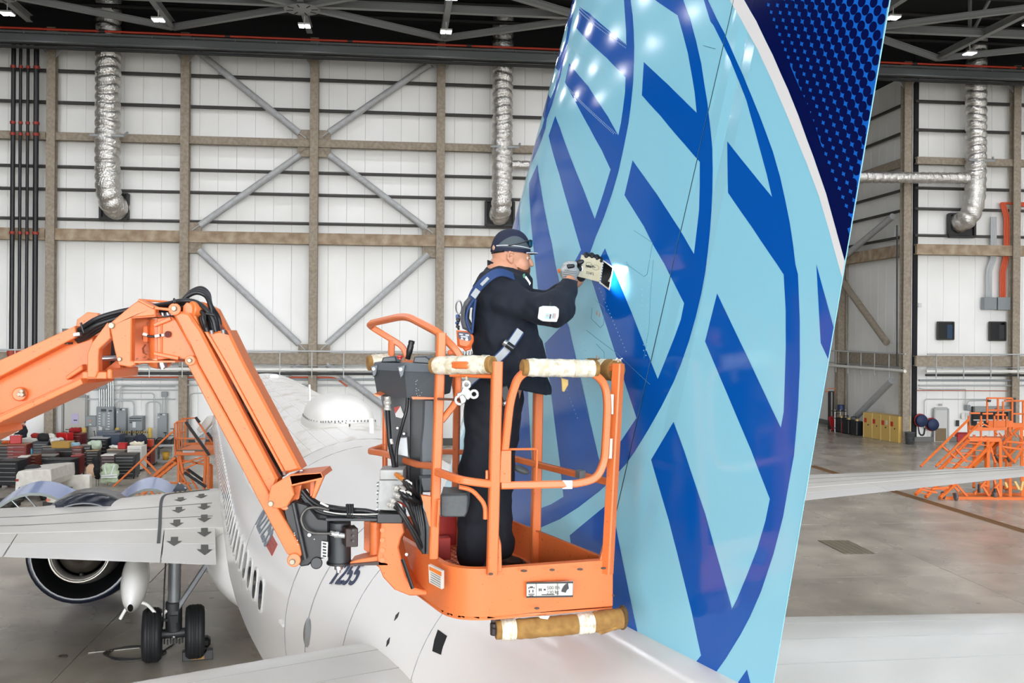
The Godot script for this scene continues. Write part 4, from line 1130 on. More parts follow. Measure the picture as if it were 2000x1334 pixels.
# ---- the boom lift: boom,jib,rotator and basket ----
var lift: Node3D
func slab(parent: Node3D,called: String,pts: Array,depth: float,m: Material,bev := 0.004,label := "") -> MeshInstance3D: # an upright plate facing the camera's side
	return part(parent,called,Shape.new().plate(pts,W(0,0,-depth),bev),m,false,label)
func pin(parent: Node3D,at: Vector3,r: float) -> void:
	part(parent,"pivot_pin",Shape.new().cyl(at + W(0,0,-0.06),at + W(0,0,0.012),r,16,0.003),steel_dull)
var steel_dull: Material
var foam: Material
var wrap: Material
func make_lift() -> void:
	lift = thing("boom_lift","orange articulated boom lift whose basket stands beside the tail fin","boom lift",W(-11.6,0,-5.0))
	steel_dull = mat("9a917f",0.4,0.5)
	var inside := orange
	var black := mat("1b1b1d",0.4)
	var charcoal := mat("2c2e31",0.42)
	foam = worn("b48a4c",0.85,noise_tex(0.03,Color(0.7,0.66,0.6),Color(1,1,1),81,256,5),2.0,0.0,false)
	wrap = worn("e6e0cf",0.42,noise_tex(0.02,Color(0.82,0.78,0.68),Color(1,1,1),82,512,5,0.0,0.3),1.6,0.0,false)
	(wrap as StandardMaterial3D).normal_enabled = true
	(wrap as StandardMaterial3D).normal_texture = noise_tex(0.03,Color.BLACK,Color.WHITE,83,256,3,5.0)
	# chassis and turret,out of the picture on the left,on the hangar floor
	var ch := part(lift,"chassis",Shape.new().box(W(-11.6,0.75,-5.0),W(3.4,0.5,2.0),Basis(),0.06),orange)
	for sx in [-1.2,1.2]:
		for sz in [-1.05,1.05]:
			part(ch,"wheel",Shape.new().lathe([Vector2(0,-0.16),Vector2(0.42,-0.18),Vector2(0.48,-0.12),Vector2(0.48,0.12),Vector2(0.42,0.18),Vector2(0,0.16)],Transform3D(Basis(Vector3.RIGHT,Vector3.BACK,Vector3.UP),W(-11.6 + sx,0.48,-5.0 + sz)),28),black_rubber)
	part(lift,"turret",Shape.new().box(W(-11.6,1.6,-5.0),W(2.4,1.3,1.8),Basis(),0.1),orange)
	# main boom: a box beam with flanged side,running up from the turret
	var far_a: Vector3 = W(-2.699,6.612,-5.05)
	part(lift,"boom_base",Shape.new().bar(W(-11.9,1.9,-5.2),far_a + W(0,0,-0.15),0.3,0.34,Vector3.UP,0.01),orange)
	var bm := slab(lift,"main_boom",[W(-2.801,6.721,-5.14),W(-2.258,7.005,-5.14),W(-2.163,6.966,-5.14),W(-2.172,6.747,-5.14),W(-2.206,6.736,-5.14),W(-2.799,6.441,-5.14)],0.3,orange,0.004,"main boom of the lift")
	slab(bm,"top_flange",[W(-2.757,6.765,-5.06),W(-2.223,7.014,-5.06),W(-2.215,6.958,-5.06),W(-2.757,6.671,-5.06)],0.42,orange)
	slab(bm,"bottom_flange",[W(-2.756,6.491,-5.06),W(-2.138,6.777,-5.06),W(-2.127,6.753,-5.06),W(-2.755,6.463,-5.06)],0.42,orange)
	slab(bm,"wear_pad",[W(-2.282,6.756,-5.09),W(-2.198,6.817,-5.09),W(-2.193,6.791,-5.09),W(-2.276,6.738,-5.09)],0.06,orange_dirty)
	part(bm,"underside",Shape.new().bar(W(-2.831,6.418,-5.2),W(-2.16,6.736,-5.2),0.4,0.03,Vector3.UP,0.004),orange_dirty)
	part(bm,"side_boss",Shape.new().cyl(W(-2.541,6.66,-5.14),W(-2.524,6.662,-5.105),0.036,20,0.006),orange)
	for c in [W(-2.521,6.662,-5.1),W(-2.508,6.678,-5.1),W(-2.506,6.66,-5.1)]: part(bm,"bolt",Shape.new().cyl(c + W(0,0,-0.02),c + W(0,0,0.01),0.011,8,0.002),steel_dull)
	part(bm,"grey_slot",Shape.new().bar(W(-2.21,6.969,-5.03),W(-2.179,6.974,-5.03),0.03,0.02),steel)
	part(bm,"hose_mouth",Shape.new().box(W(-2.281,6.96,-5.2),W(0.03,0.08,0.24)),black)
	# head of the boom: near cheek with a dark opening,far cheek,red cross piece
	slab(lift,"boom_cheek",[W(-2.142,6.755,-5.02),W(-2.141,6.877,-5.02),W(-2.121,6.926,-5.02),W(-2.043,7.032,-5.02),W(-2.03,7.019,-5.02),W(-2.022,6.955,-5.02),W(-2.083,6.898,-5.02),W(-2.086,6.851,-5.02),W(-2.085,6.789,-5.02),W(-2.1,6.753,-5.02)],0.05,orange)
	slab(lift,"boom_cheek",[W(-2.376,7.003,-5.42),W(-2.37,7.05,-5.42),W(-2.315,7.091,-5.42),W(-2.259,7.085,-5.42),W(-2.214,7.007,-5.42),W(-2.129,6.84,-5.42),W(-2.101,6.79,-5.42),W(-2.1,6.734,-5.42),W(-2.268,6.733,-5.42),W(-2.286,6.951,-5.42)],0.04,orange)
	slab(lift,"inner_panel",[W(-2.241,6.885,-5.38),W(-2.169,6.946,-5.38),W(-2.125,6.869,-5.38),W(-2.124,6.758,-5.38),W(-2.24,6.757,-5.38)],0.02,black)  # black sheet stands in for the shade inside the boom head
	part(lift,"cross_piece",Shape.new().box(W(-2.109,6.765,-5.2),W(0.125,0.036,0.34),Basis(),0.004),inside)
	part(lift,"cross_piece",Shape.new().box(W(-2.03,6.773,-5.2),W(0.026,0.05,0.36),Basis(),0.006),orange)
	part(lift,"cylinder_rod",Shape.new().cyl(W(-2.15,6.846,-5.2),W(-2.032,6.849,-5.2),0.014,12),steel)
	part(lift,"inner_web",Shape.new().plate([W(-2.131,6.811,-5.3),W(-2.093,6.844,-5.3),W(-2.081,6.784,-5.3),W(-2.166,6.783,-5.3)],W(0,0,-0.03)),orange_dirty)
	# knuckle yoke with the upright swivel sleeve
	slab(lift,"knuckle_yoke",[W(-2.015,7.027,-4.98),W(-1.898,7.125,-4.98),W(-1.861,7.148,-4.98),W(-1.786,7.113,-4.98),W(-1.785,7.069,-4.98),W(-1.904,7.056,-4.98),W(-1.905,6.843,-4.98),W(-1.887,6.838,-4.98),W(-1.886,6.82,-4.98),W(-1.91,6.809,-4.98),W(-1.969,6.82,-4.98),W(-1.988,6.889,-4.98),W(-2.014,7.012,-4.98)],0.05,orange,0.005)
	slab(lift,"knuckle_yoke",[W(-2.184,7.029,-5.4),W(-2.058,7.136,-5.4),W(-2.018,7.161,-5.4),W(-1.895,7.126,-5.4),W(-1.899,6.831,-5.4),W(-2.045,6.805,-5.4),W(-2.071,6.792,-5.4),W(-2.135,6.804,-5.4),W(-2.156,6.879,-5.4)],0.05,orange)
	slab(lift,"yoke_web",[W(-2.001,7.066,-5.2),W(-1.892,7.062,-5.2),W(-1.891,6.968,-5.2),W(-1.907,6.96,-5.2),W(-1.92,6.981,-5.2),W(-1.934,6.968,-5.2),W(-1.934,6.949,-5.2),W(-1.92,6.933,-5.2),W(-1.899,6.939,-5.2),W(-1.899,6.912,-5.2),W(-1.917,6.922,-5.2),W(-1.933,6.901,-5.2),W(-1.928,6.874,-5.2),W(-1.909,6.866,-5.2),W(-1.896,6.869,-5.2),W(-1.895,6.837,-5.2),W(-2,6.836,-5.2)],0.03,orange_dirty,0.0)
	part(lift,"yoke_roof",Shape.new().plate([W(-1.908,7.06,-4.99),W(-1.79,7.073,-4.99),W(-1.788,7.064,-4.99),W(-1.908,7.053,-4.99)],W(0,0,-0.4)),orange)
	part(lift,"yoke_floor",Shape.new().plate([W(-1.886,6.842,-4.97),W(-1.681,6.843,-4.97),W(-1.681,6.835,-4.97),W(-1.886,6.831,-4.97)],W(0,0,-0.42)),orange)
	part(lift,"roof_strut",Shape.new().bar(W(-1.868,7.146,-5),W(-1.791,7.106,-5),0.06,0.014,Vector3.UP),orange)
	part(lift,"roof_strut",Shape.new().bar(W(-1.793,7.106,-5),W(-1.721,7.099,-5.02),0.06,0.014,Vector3.UP),orange)
	part(lift,"roof_strut",Shape.new().bar(W(-1.996,7.157,-5.35),W(-1.817,7.145,-5.3),0.04,0.012,Vector3.UP),orange)
	pin(lift,W(-2.002,7.017,-4.98),0.016)
	pin(lift,W(-1.96,6.849,-4.98),0.0115)
	part(lift,"swivel_sleeve",Shape.new().cyl(W(-1.83,6.841,-5.16),W(-1.832,7.054,-5.16),0.047,28,0.002),orange)
	for c in [619.5,623.5,702.5]:
		var w: Vector3 = {619.5: W(-1.832,7.061,-5.16),623.5: W(-1.832,7.051,-5.16),702.5: W(-1.83,6.841,-5.16)}[c]
		part(lift,"bearing_ring",Shape.new().cyl(w,w + W(0,0.006,0),0.058,28),mat("b57f62",0.3,0.4))
	part(lift,"swivel_cap",Shape.new().lathe([Vector2(0,0.03),Vector2(0.05,0.028),Vector2(0.06,0.012),Vector2(0.075,0.0)],Transform3D(Basis(),W(-1.8,7.064,-5.16)),24),steel)
	for c in [W(-1.792,7.071,-5.1),W(-1.764,7.072,-5.1),W(-1.743,7.073,-5.1)]: part(lift,"bolt",Shape.new().cyl(c,c + W(0,0.014,0),0.012,6),steel)
	part(lift,"swivel_boss",Shape.new().ball(W(-1.825,6.825,-5.16),W(0.06,0.03,0.06),10),orange_dirty)
	part(lift,"swivel_nut",Shape.new().cyl(W(-1.783,6.805,-5.08),W(-1.784,6.833,-5.08),0.022,6).cyl(W(-1.783,6.797,-5.08),W(-1.784,6.81,-5.08),0.012,10),steel)
	part(lift,"valve_box",Shape.new().box(W(-1.88,6.976,-5.12),W(0.024,0.082,0.04),Basis(),0.003),orange)
	part(lift,"fitting_hose",Shape.new().tube(curve([W(-1.87,6.974,-5.05),W(-1.856,6.969,-5.04),W(-1.835,6.964,-5.04),W(-1.807,6.964,-5.04),W(-1.781,6.969,-5.04),W(-1.758,6.973,-5.07)],4),0.006,8),black)
	for c in [[W(-1.867,6.977,-5.04),W(-1.846,6.969,-5.04)],[W(-1.805,6.965,-5.035),W(-1.782,6.969,-5.035)],[W(-1.771,6.97,-5.035),W(-1.758,6.972,-5.035)]]: part(lift,"white_collar",Shape.new().cyl(c[0],c[1],0.0085,10),mat("ddd8cc",0.4))
	part(lift,"cable_hole",Shape.new().cyl(W(-1.752,6.975,-5.07),W(-1.744,6.975,-5.045),0.017,18),mat("5a1509",0.7))
	# arm plate from the sleeve to the jib
	slab(lift,"swivel_arm",[W(-1.807,7.056,-5.06),W(-1.729,7.063,-5.06),W(-1.705,7.045,-5.06),W(-1.613,6.879,-5.06),W(-1.6,6.853,-5.06),W(-1.618,6.853,-5.06),W(-1.634,6.838,-5.06),W(-1.665,6.848,-5.06),W(-1.717,6.855,-5.06),W(-1.805,6.842,-5.06)],0.16,orange,0.005)
	part(lift,"arm_rib",Shape.new().bar(W(-1.813,7.021,-5.05),W(-1.731,7.055,-5.05),0.02,0.02,Vector3.UP,0.004),orange)
	part(lift,"arm_rib",Shape.new().bar(W(-1.812,6.877,-5.05),W(-1.69,6.853,-5.05),0.02,0.02,Vector3.UP,0.004),orange)
	part(lift,"arm_edge",Shape.new().bar(W(-1.781,7.032,-5.055),W(-1.78,6.871,-5.055),0.01,0.008),orange)
	# jib: two box tubes,a lower link,cap plates
	slab(lift,"jib_beam",[W(-1.715,7.081,-5.02),W(-1.69,7.094,-5.02),W(-1.63,7.084,-5.02),W(-1.567,6.994,-5.02),W(-1.177,6.251,-5.02),W(-1.208,6.155,-5.02),W(-1.216,6.157,-5.02),W(-1.592,6.831,-5.02),W(-1.611,6.88,-5.02)],0.13,orange,0.012)
	slab(lift,"jib_beam",[W(-1.55,6.989,-5.04),W(-1.436,6.998,-5.04),W(-1.347,6.817,-5.04),W(-1.063,6.295,-5.04),W(-1.146,6.271,-5.04),W(-1.469,6.855,-5.04)],0.15,orange,0.012)
	slab(lift,"jib_flange",[W(-1.555,6.989,-5.03),W(-1.537,6.989,-5.03),W(-1.456,6.853,-5.03),W(-1.136,6.27,-5.03),W(-1.149,6.267,-5.03),W(-1.474,6.85,-5.03)],0.1,orange,0.003)
	slab(lift,"jib_back_plate",[W(-1.682,7.105,-5.17),W(-1.639,7.137,-5.17),W(-1.586,7.138,-5.17),W(-1.5,7.048,-5.17),W(-1.409,6.852,-5.17),W(-1.515,6.878,-5.17),W(-1.596,7.01,-5.17)],0.04,orange_dirty)
	slab(lift,"jib_cap",[W(-1.579,7.128,-5.2),W(-1.539,7.107,-5.2),W(-1.471,6.979,-5.2),W(-1.498,6.979,-5.2)],0.05,orange)
	part(lift,"jib_shaft",Shape.new().cyl(W(-1.635,7.103,-5.06),W(-1.586,7.1,-5.12),0.042,22,0.006),orange)
	slab(lift,"jib_lug",[W(-1.674,7.087,-5.05),W(-1.671,7.118,-5.05),W(-1.653,7.137,-5.05),W(-1.627,7.131,-5.05),W(-1.617,7.103,-5.05),W(-1.579,6.999,-5.05),W(-1.611,7.01,-5.05)],0.05,orange,0.004)
	part(lift,"jib_lug",Shape.new().cyl(W(-1.75,7.105,-5.16),W(-1.696,7.101,-5),0.031,22,0.004),orange)
	pin(lift,W(-1.697,7.105,-5),0.014)
	part(lift,"rust_patch",Shape.new().plate([W(-1.482,7.031,-5.035),W(-1.471,7.026,-5.035),W(-1.44,6.99,-5.035),W(-1.432,6.974,-5.035),W(-1.45,6.977,-5.035),W(-1.458,6.992,-5.035),W(-1.474,7.008,-5.035)],W(0,0,-0.004)),mat("5a2a1c",0.8))
	for c in [W(-1.517,6.984,-5.03),W(-1.458,6.987,-5.03),W(-1.141,6.275,-5.02),W(-1.058,6.28,-5.02)]: part(lift,"bolt",Shape.new().cyl(c + W(0,-0.004,0),c + W(0,0.014,0.004),0.01,8),steel)
	var lk := slab(lift,"lower_link",[W(-1.629,6.819,-5),W(-1.64,6.842,-5),W(-1.63,6.863,-5),W(-1.607,6.868,-5),W(-1.591,6.855,-5),W(-1.583,6.832,-5),W(-1.203,6.158,-5),W(-1.057,5.917,-5),W(-1.047,5.876,-5),W(-1.067,5.845,-5),W(-1.124,5.876,-5)],0.07,orange,0.005)
	part(lk,"link_eye",Shape.new().cyl(W(-1.635,6.843,-5.06),W(-1.611,6.845,-4.985),0.026,20,0.003),orange)
	part(lk,"link_eye",Shape.new().cyl(W(-1.109,5.822,-5.1),W(-1.082,5.851,-4.975),0.034,22,0.004),orange)
	pin(lk,W(-1.612,6.845,-4.985),0.012)
	pin(lk,W(-1.089,5.843,-4.975),0.015)
	part(lk,"link_fork",Shape.new().bar(W(-1.085,5.884,-5.08),W(-1.079,5.811,-5.08),0.04,0.05,Vector3.RIGHT),orange)
	slab(lift,"inner_channel",[W(-1.593,6.97,-5.12),W(-1.5,6.853,-5.12),W(-1.164,6.249,-5.12),W(-1.206,6.233,-5.12),W(-1.58,6.905,-5.12)],0.03,black)  # black sheet filling the gap between the jib beams
	for c in [[W(-1.468,6.79,-5.1),W(-1.436,6.743,-5.1),"b04a2a"],[W(-1.417,6.718,-5.09),W(-1.401,6.692,-5.09),"23201f"],[W(-1.375,6.619,-5.09),W(-1.353,6.577,-5.09),"23201f"]]: part(lift,"cable_clip",Shape.new().bar(c[0],c[1],0.02,0.03),mat(c[2],0.5))
	part(lift,"jib_hose",Shape.new().tube(curve([W(-1.537,6.879,-5.1),W(-1.385,6.632,-5.09),W(-1.306,6.475,-5.09),W(-1.181,6.252,-5.1)],6),0.014,8),black_rubber)
	# end bracket of the jib
	slab(lift,"jib_end_plate",[W(-1.214,6.15,-4.97),W(-1.199,6.222,-4.97),W(-1.102,6.279,-4.97),W(-0.982,6.287,-4.97),W(-0.949,6.29,-4.97),W(-0.936,6.265,-4.97),W(-0.98,6.16,-4.97),W(-0.996,6.165,-4.97),W(-0.974,6.247,-4.97),W(-1.094,6.22,-4.97),W(-1.081,6.179,-4.97),W(-1.119,6.118,-4.97),W(-1.144,6.11,-4.97),W(-1.185,6.11,-4.97)],0.035,orange,0.004)
	slab(lift,"jib_end_plate",[W(-1.224,6.117,-5.2),W(-1.211,6.184,-5.2),W(-1.153,6.246,-5.2),W(-0.993,6.257,-5.2),W(-0.979,6.231,-5.2),W(-1.025,6.121,-5.2),W(-1.042,6.126,-5.2),W(-1.064,6.171,-5.2),W(-1.131,6.141,-5.2)],0.035,orange)
	part(lift,"end_cross_bar",Shape.new().plate([W(-1.104,6.271,-4.97),W(-0.951,6.289,-4.97),W(-0.938,6.267,-4.97),W(-1.094,6.23,-4.97)],W(0,0,-0.26)),orange)
	part(lift,"end_gusset",Shape.new().plate([W(-1.098,6.206,-5.06),W(-1.064,6.214,-5.06),W(-1.077,6.144,-5.06),W(-1.129,6.11,-5.06),W(-1.15,6.141,-5.06),W(-1.119,6.159,-5.06)],W(0,0,-0.06)),orange)
	part(lift,"end_gusset",Shape.new().plate([W(-1.018,6.228,-5.06),W(-0.999,6.233,-5.06),W(-1.004,6.165,-5.06),W(-1.02,6.155,-5.06)],W(0,0,-0.05)),orange_dirty)
	pin(lift,W(-1.197,6.134,-4.97),0.0145)
	part(lift,"end_tube",Shape.new().cyl(W(-1.167,6.099,-5.15),W(-1.138,6.122,-5.02),0.03,18,0.004),orange)
	# black bracket and the rotator that turns the basket
	slab(lift,"rotator_bracket",[W(-1.151,6.104,-5.02),W(-1.094,6.14,-5.02),W(-1.027,6.123,-5.02),W(-0.97,6.053,-5.02),W(-0.918,6.048,-5.02),W(-0.916,5.857,-5.02),W(-0.994,5.836,-5.02),W(-1.019,5.813,-5.02),W(-1.056,5.807,-5.02),W(-1.082,5.83,-5.02)],0.16,black,0.008)
	part(lift,"bracket_rib",Shape.new().tube([W(-1.092,6.133,-5),W(-1.031,5.851,-5)],0.011,8),charcoal)
	part(lift,"bracket_boss",Shape.new().cyl(W(-0.998,5.803,-5.12),W(-0.974,5.831,-5),0.03,16,0.004),black)
	for c in [W(-1.081,5.974,-5),W(-1.068,5.948,-5),W(-1.065,5.928,-5),W(-0.983,5.954,-5),W(-1.083,5.984,-5)]: part(lift,"paint_speck",Shape.new().ball(c + W(0,0,0.015),W(0.003,0.003,0.002),5),mat("e8e6e0",0.5))
	var rot := part(lift,"rotator_cylinder",Shape.new().cyl(W(-0.872,5.815,-5.08),W(-0.874,6.027,-5.08),0.058,32,0.004),charcoal)
	part(rot,"rotator_flange",Shape.new().cyl(W(-0.872,5.81,-5.08),W(-0.872,5.823,-5.08),0.066,32,0.002),black)
	part(rot,"top_arm",Shape.new().plate([W(-0.928,6.059,-4.99),W(-0.643,6.059,-4.99),W(-0.643,6.046,-4.99),W(-0.928,6.044,-4.99)],W(0,0,-0.18),0.002),charcoal)
	part(rot,"bottom_bolt",Shape.new().cyl(W(-0.874,5.786,-5.06),W(-0.874,5.815,-5.06),0.021,6).cyl(W(-0.874,5.77,-5.06),W(-0.874,5.791,-5.06),0.011,10),steel)
	part(rot,"brake_block",Shape.new().box(W(-0.806,5.968,-5),W(0.064,0.094,0.09),Basis(Vector3.UP,0.35),0.004),mat("2d1b16",0.45))
	for k in 3: part(rot,"block_screw",Shape.new().cyl(W(-0.782,6.008,-4.945) + W(0,-0.027 * k,0),W(-0.78,6.01,-4.935) + W(0,-0.027 * k,0),0.006,8),black)
	slab(rot,"maker_plate",[W(-0.949,5.942,-4.998),W(-0.917,5.937,-4.998),W(-0.92,5.857,-4.998),W(-0.951,5.861,-4.998)],0.004,mat("dcdcd8",0.35),0.0)
	for k in 5: slab(rot,"plate_print",[W(-0.943,5.935,-4.996) + W(0,-0.0155 * k,0),W(-0.924,5.932,-4.996) + W(0,-0.0155 * k,0),W(-0.925,5.923,-4.996) + W(0,-0.0155 * k,0),W(-0.943,5.926,-4.996) + W(0,-0.0155 * k,0)],0.003,mat("2f3033",0.5),0.0)
	part(rot,"pipe_union",Shape.new().tube([W(-0.904,5.985,-4.99),W(-0.865,5.976,-4.985),W(-0.825,5.972,-4.98)],0.013,10).cyl(W(-0.877,5.982,-4.98),W(-0.859,5.977,-4.98),0.018,6),mat("b9bab8",0.35,0.5))
	part(rot,"hose_loop",Shape.new().tube(curve([W(-0.918,6.095,-5.02),W(-0.971,6.111,-5),W(-1.021,6.105,-4.99),W(-1.047,6.069,-4.985),W(-1.045,6.034,-4.985),W(-1.023,6.001,-4.98),W(-0.987,5.986,-4.98),W(-0.946,5.984,-4.98),W(-0.895,5.984,-4.98)],5),0.0075,8),mat("55534f",0.35,0.4))
	part(rot,"clamp_bolt",Shape.new().cyl(W(-1.011,5.972,-5),W(-1.006,5.977,-4.975),0.009,8),steel)
	part(lift,"lower_arm",Shape.new().plate([W(-0.805,5.837,-5),W(-0.764,5.85,-5),W(-0.661,5.869,-5),W(-0.604,5.864,-5),W(-0.617,5.825,-5),W(-0.763,5.822,-5),W(-0.804,5.816,-5)],W(0,0,-0.14),0.003),orange_dirty)
	part(lift,"lower_arm_plate",Shape.new().plate([W(-0.658,5.845,-4.98),W(-0.614,5.835,-4.98),W(-0.614,5.828,-4.98),W(-0.801,5.824,-4.98),W(-0.801,5.831,-4.98)],W(0,0,-0.18)),mat("3a2a24",0.5))
	# hoses over the knuckle
	for k in 6:
		var o := W(0,-0.011 * k,-0.02 * (k % 3))
		part(lift,"hose",Shape.new().tube(curve([W(-2.24,6.979,-5.1) + o * 0.8,W(-2.182,7.013,-5.08) + o,W(-2.109,7.053,-5.06) + o,W(-2.018,7.085,-5.08) + o * 0.9,W(-1.929,7.105,-5.1) + o * 0.6,W(-1.844,7.119,-5.12) + o * 0.8,W(-1.759,7.132,-5.1) + o * 0.9,W(-1.694,7.145,-5.08) + o,W(-1.626,7.143,-5.08) + o,W(-1.568,7.114,-5.06) + o * W(2,1,1),W(-1.549,7.057,-5.05) + W(-0.016 * k + 0.03,0,o.z),W(-1.533,6.989,-5.05) + W(-0.014 * k + 0.03,0,o.z)],5),0.0125,9),black_rubber)
	for k in 3:
		var o := W(0,0.012 * k,-0.03 * k)
		part(lift,"hose",Shape.new().tube(curve([W(-1.697,7.146,-5.12) + o,W(-1.666,7.175,-5.12) + o,W(-1.621,7.191,-5.12) + o,W(-1.576,7.173,-5.12) + o * 0.6,W(-1.546,7.126,-5.1),W(-1.538,7.063,-5.1) + W(0.01 * k,0,-0.02 * k),W(-1.529,6.989,-5.1) + W(0.012 * k,0,-0.02 * k)],5),0.0125,9),black_rubber)
	for c in [[W(-2.175,7.031,-5.02),W(-2.161,6.98,-5.02)],[W(-1.712,7.154,-5.04),W(-1.696,7.132,-5)],[W(-1.545,7.082,-5.02),W(-1.501,7.072,-5.02)],[W(-1.547,7.08,-5.02),W(-1.553,7.01,-5.04)]]: part(lift,"cable_tie",Shape.new().tube([c[0],c[1]],0.006,6),black)
	# hose bundle from the jib to the valve block
	for k in 7:
		var o := W(0,-0.011 * (k % 4) + 0.012,-0.022 * (k % 3))
		part(lift,"hose",Shape.new().tube(curve([W(-1.061,6.175,-5.06) + o,W(-1.025,6.134,-5.06) + o,W(-0.968,6.1,-5.05) + o,W(-0.888,6.086,-5.04) + o,W(-0.817,6.085,-5.02) + o * 0.8,W(-0.73,6.076,-5.02) + o * (1.3 - 0.1 * k),W(-0.651,6.064,-5.03) + o * 0.5],5),0.0125,9),black_rubber)
	part(lift,"hose_lettering",Shape.new().tube(curve([W(-0.937,6.096,-4.985),W(-0.864,6.085,-4.975),W(-0.76,6.084,-4.965),W(-0.654,6.084,-4.975)],5),0.0035,5),mat("cfcdc6",0.5))
	part(lift,"hose_lettering",Shape.new().tube(curve([W(-0.954,6.136,-4.99),W(-0.932,6.127,-4.985),W(-0.914,6.118,-4.985)],4),0.006,5),mat("e5e2da",0.5))
	for k in 3: part(lift,"cable_tie",Shape.new().tube([W(-0.822,6.127,-5) + W(0.013 * k,0,0),W(-0.81,6.066,-4.96) + W(0.011 * k,0,0)],0.008,7),black)
	# valve block with its fittings and hoses
	var vb := part(lift,"valve_block",Shape.new().plate([W(-0.663,6.249,-5),W(-0.543,6.25,-5),W(-0.541,6.091,-5),W(-0.552,6.096,-5),W(-0.668,6.1,-5)],W(0,0,-0.16),0.003).plate([W(-0.659,6.301,-5),W(-0.543,6.302,-5),W(-0.543,6.253,-5),W(-0.658,6.252,-5)],W(0,0,-0.16),0.003),worn("aaaaa7",0.42,noise_tex(0.02,Color(0.9,0.9,0.9),Color(1,1,1),85,256,4),3.0,0.0,false))
	part(vb,"block_foot",Shape.new().box(W(-0.604,6.063,-5.05),W(0.13,0.05,0.16),Basis(),0.004),black)
	for k in 4: part(vb,"side_plug",Shape.new().cyl(W(-0.67,6.221,-5.05) + W(0,-0.042 * k,0),W(-0.68,6.221,-5.05) + W(0,-0.042 * k,0),0.012,10),steel)
	var fit := mat("d8d6cf",0.3,0.3)
	var ports := [[W(-0.577,6.284,-4.98),W(-0.524,6.265,-4.9),"c9782e"],[W(-0.586,6.22,-4.98),W(-0.549,6.212,-4.92),""],[W(-0.553,6.222,-4.98),W(-0.518,6.207,-4.92),""],[W(-0.584,6.186,-4.98),W(-0.541,6.176,-4.92),""],[W(-0.601,6.156,-4.98),W(-0.566,6.146,-4.92),""],[W(-0.614,6.132,-4.98),W(-0.571,6.128,-4.92),""],[W(-0.574,6.271,-5),W(-0.537,6.258,-4.95),""]]
	var ends := [W(-0.458,6.16,-4.96),W(-0.472,6.14,-4.94),W(-0.448,6.137,-4.96),W(-0.445,5.963,-4.94),W(-0.436,5.927,-4.93),W(-0.443,5.924,-4.92),W(-0.49,6.122,-4.97)]
	for k in ports.size():
		var p = ports[k]
		part(vb,"hose_fitting",Shape.new().cyl(p[0],p[1],0.0105,10,0.002).cyl(p[0].lerp(p[1],0.25),p[0].lerp(p[1],0.55),0.014,6),mat(p[2],0.4) if p[2] else fit)
		var dd: Vector3 = p[1] - p[0]
		var hs := part(vb,"block_hose",Shape.new().tube(curve([p[1],p[1] + dd * 0.7 + W(0,-0.01,0.01),p[1].lerp(ends[k],0.55) + W(0.02,-0.01,0.03),ends[k]],6),0.0105,9),black_rubber)
		part(hs,"white_collar",Shape.new().cyl(p[1] + dd * 0.25,p[1] + dd * 0.6,0.0125,10),mat("e3e0d8",0.4))
	for k in 5: part(vb,"block_hose",Shape.new().tube(curve([W(-0.535,6.214,-5) + W(0.02 * k,0.01 * k,-0.01 * k),W(-0.496,6.138,-4.95) + W(0.012 * k,0,0),W(-0.47,6.028,-4.93) + W(0.01 * k,0,0),W(-0.444,5.922,-4.93) + W(0.004 * k,-0.006 * k,0)],6),0.0105,8),black_rubber)
	part(vb,"red_wire",Shape.new().tube(curve([W(-0.567,6.147,-4.97),W(-0.539,6.141,-4.95),W(-0.524,6.125,-4.95)],4),0.004,6),mat("b02a1c",0.4))
	# mounting weldment on the basket's boom side
	part(lift,"basket_mount",Shape.new().plate([W(-0.649,6.048,-4.98),W(-0.542,6.048,-4.98),W(-0.531,5.992,-4.98),W(-0.551,5.961,-4.98),W(-0.561,5.915,-4.98),W(-0.548,5.869,-4.98),W(-0.537,5.818,-4.98),W(-0.522,5.767,-4.98),W(-0.488,5.716,-4.98),W(-0.411,5.698,-4.98),W(-0.406,5.678,-4.98),W(-0.503,5.675,-4.98),W(-0.58,5.705,-4.98),W(-0.637,5.766,-4.98),W(-0.663,5.827,-4.98),W(-0.668,5.868,-4.98),W(-0.656,5.94,-4.98)],W(0,0,-0.2),0.006),orange)
	part(lift,"mount_tube",Shape.new().cyl(W(-0.687,5.83,-5.08),W(-0.688,6.028,-5.08),0.032,24,0.003),orange)
	part(lift,"mount_back",Shape.new().plate([W(-0.759,6.012,-5.15),W(-0.719,6.012,-5.15),W(-0.712,5.837,-5.15),W(-0.728,5.842,-5.15),W(-0.758,5.866,-5.15)],W(0,0,-0.05),0.003),orange)
	for k in 4: part(lift,"weld_scallop",Shape.new().cyl(W(-0.641,6.002,-4.978) + W(0,-0.05 * k,0),W(-0.64,6.004,-4.97) + W(0,-0.05 * k,0),0.012,14),orange_dirty)
	part(lift,"mount_rod",Shape.new().bar(W(-0.537,5.866,-4.95),W(-0.482,5.726,-4.92),0.012,0.02),black)
	part(lift,"mount_bolt",Shape.new().cyl(W(-0.505,5.881,-4.96),W(-0.512,5.9,-4.9),0.008,8),steel)
	make_basket(black,charcoal)
func rail(parent: Node3D,called: String,path: Array,w := 0.036,h := 0.036,m: Material = null,r := 0.05) -> MeshInstance3D:
	return part(parent,called,Shape.new().sweep(fillet(path,r,5),Shape.rect(w,h,0.006),Vector3(0.02,0.999,0.03)),m if m else orange)
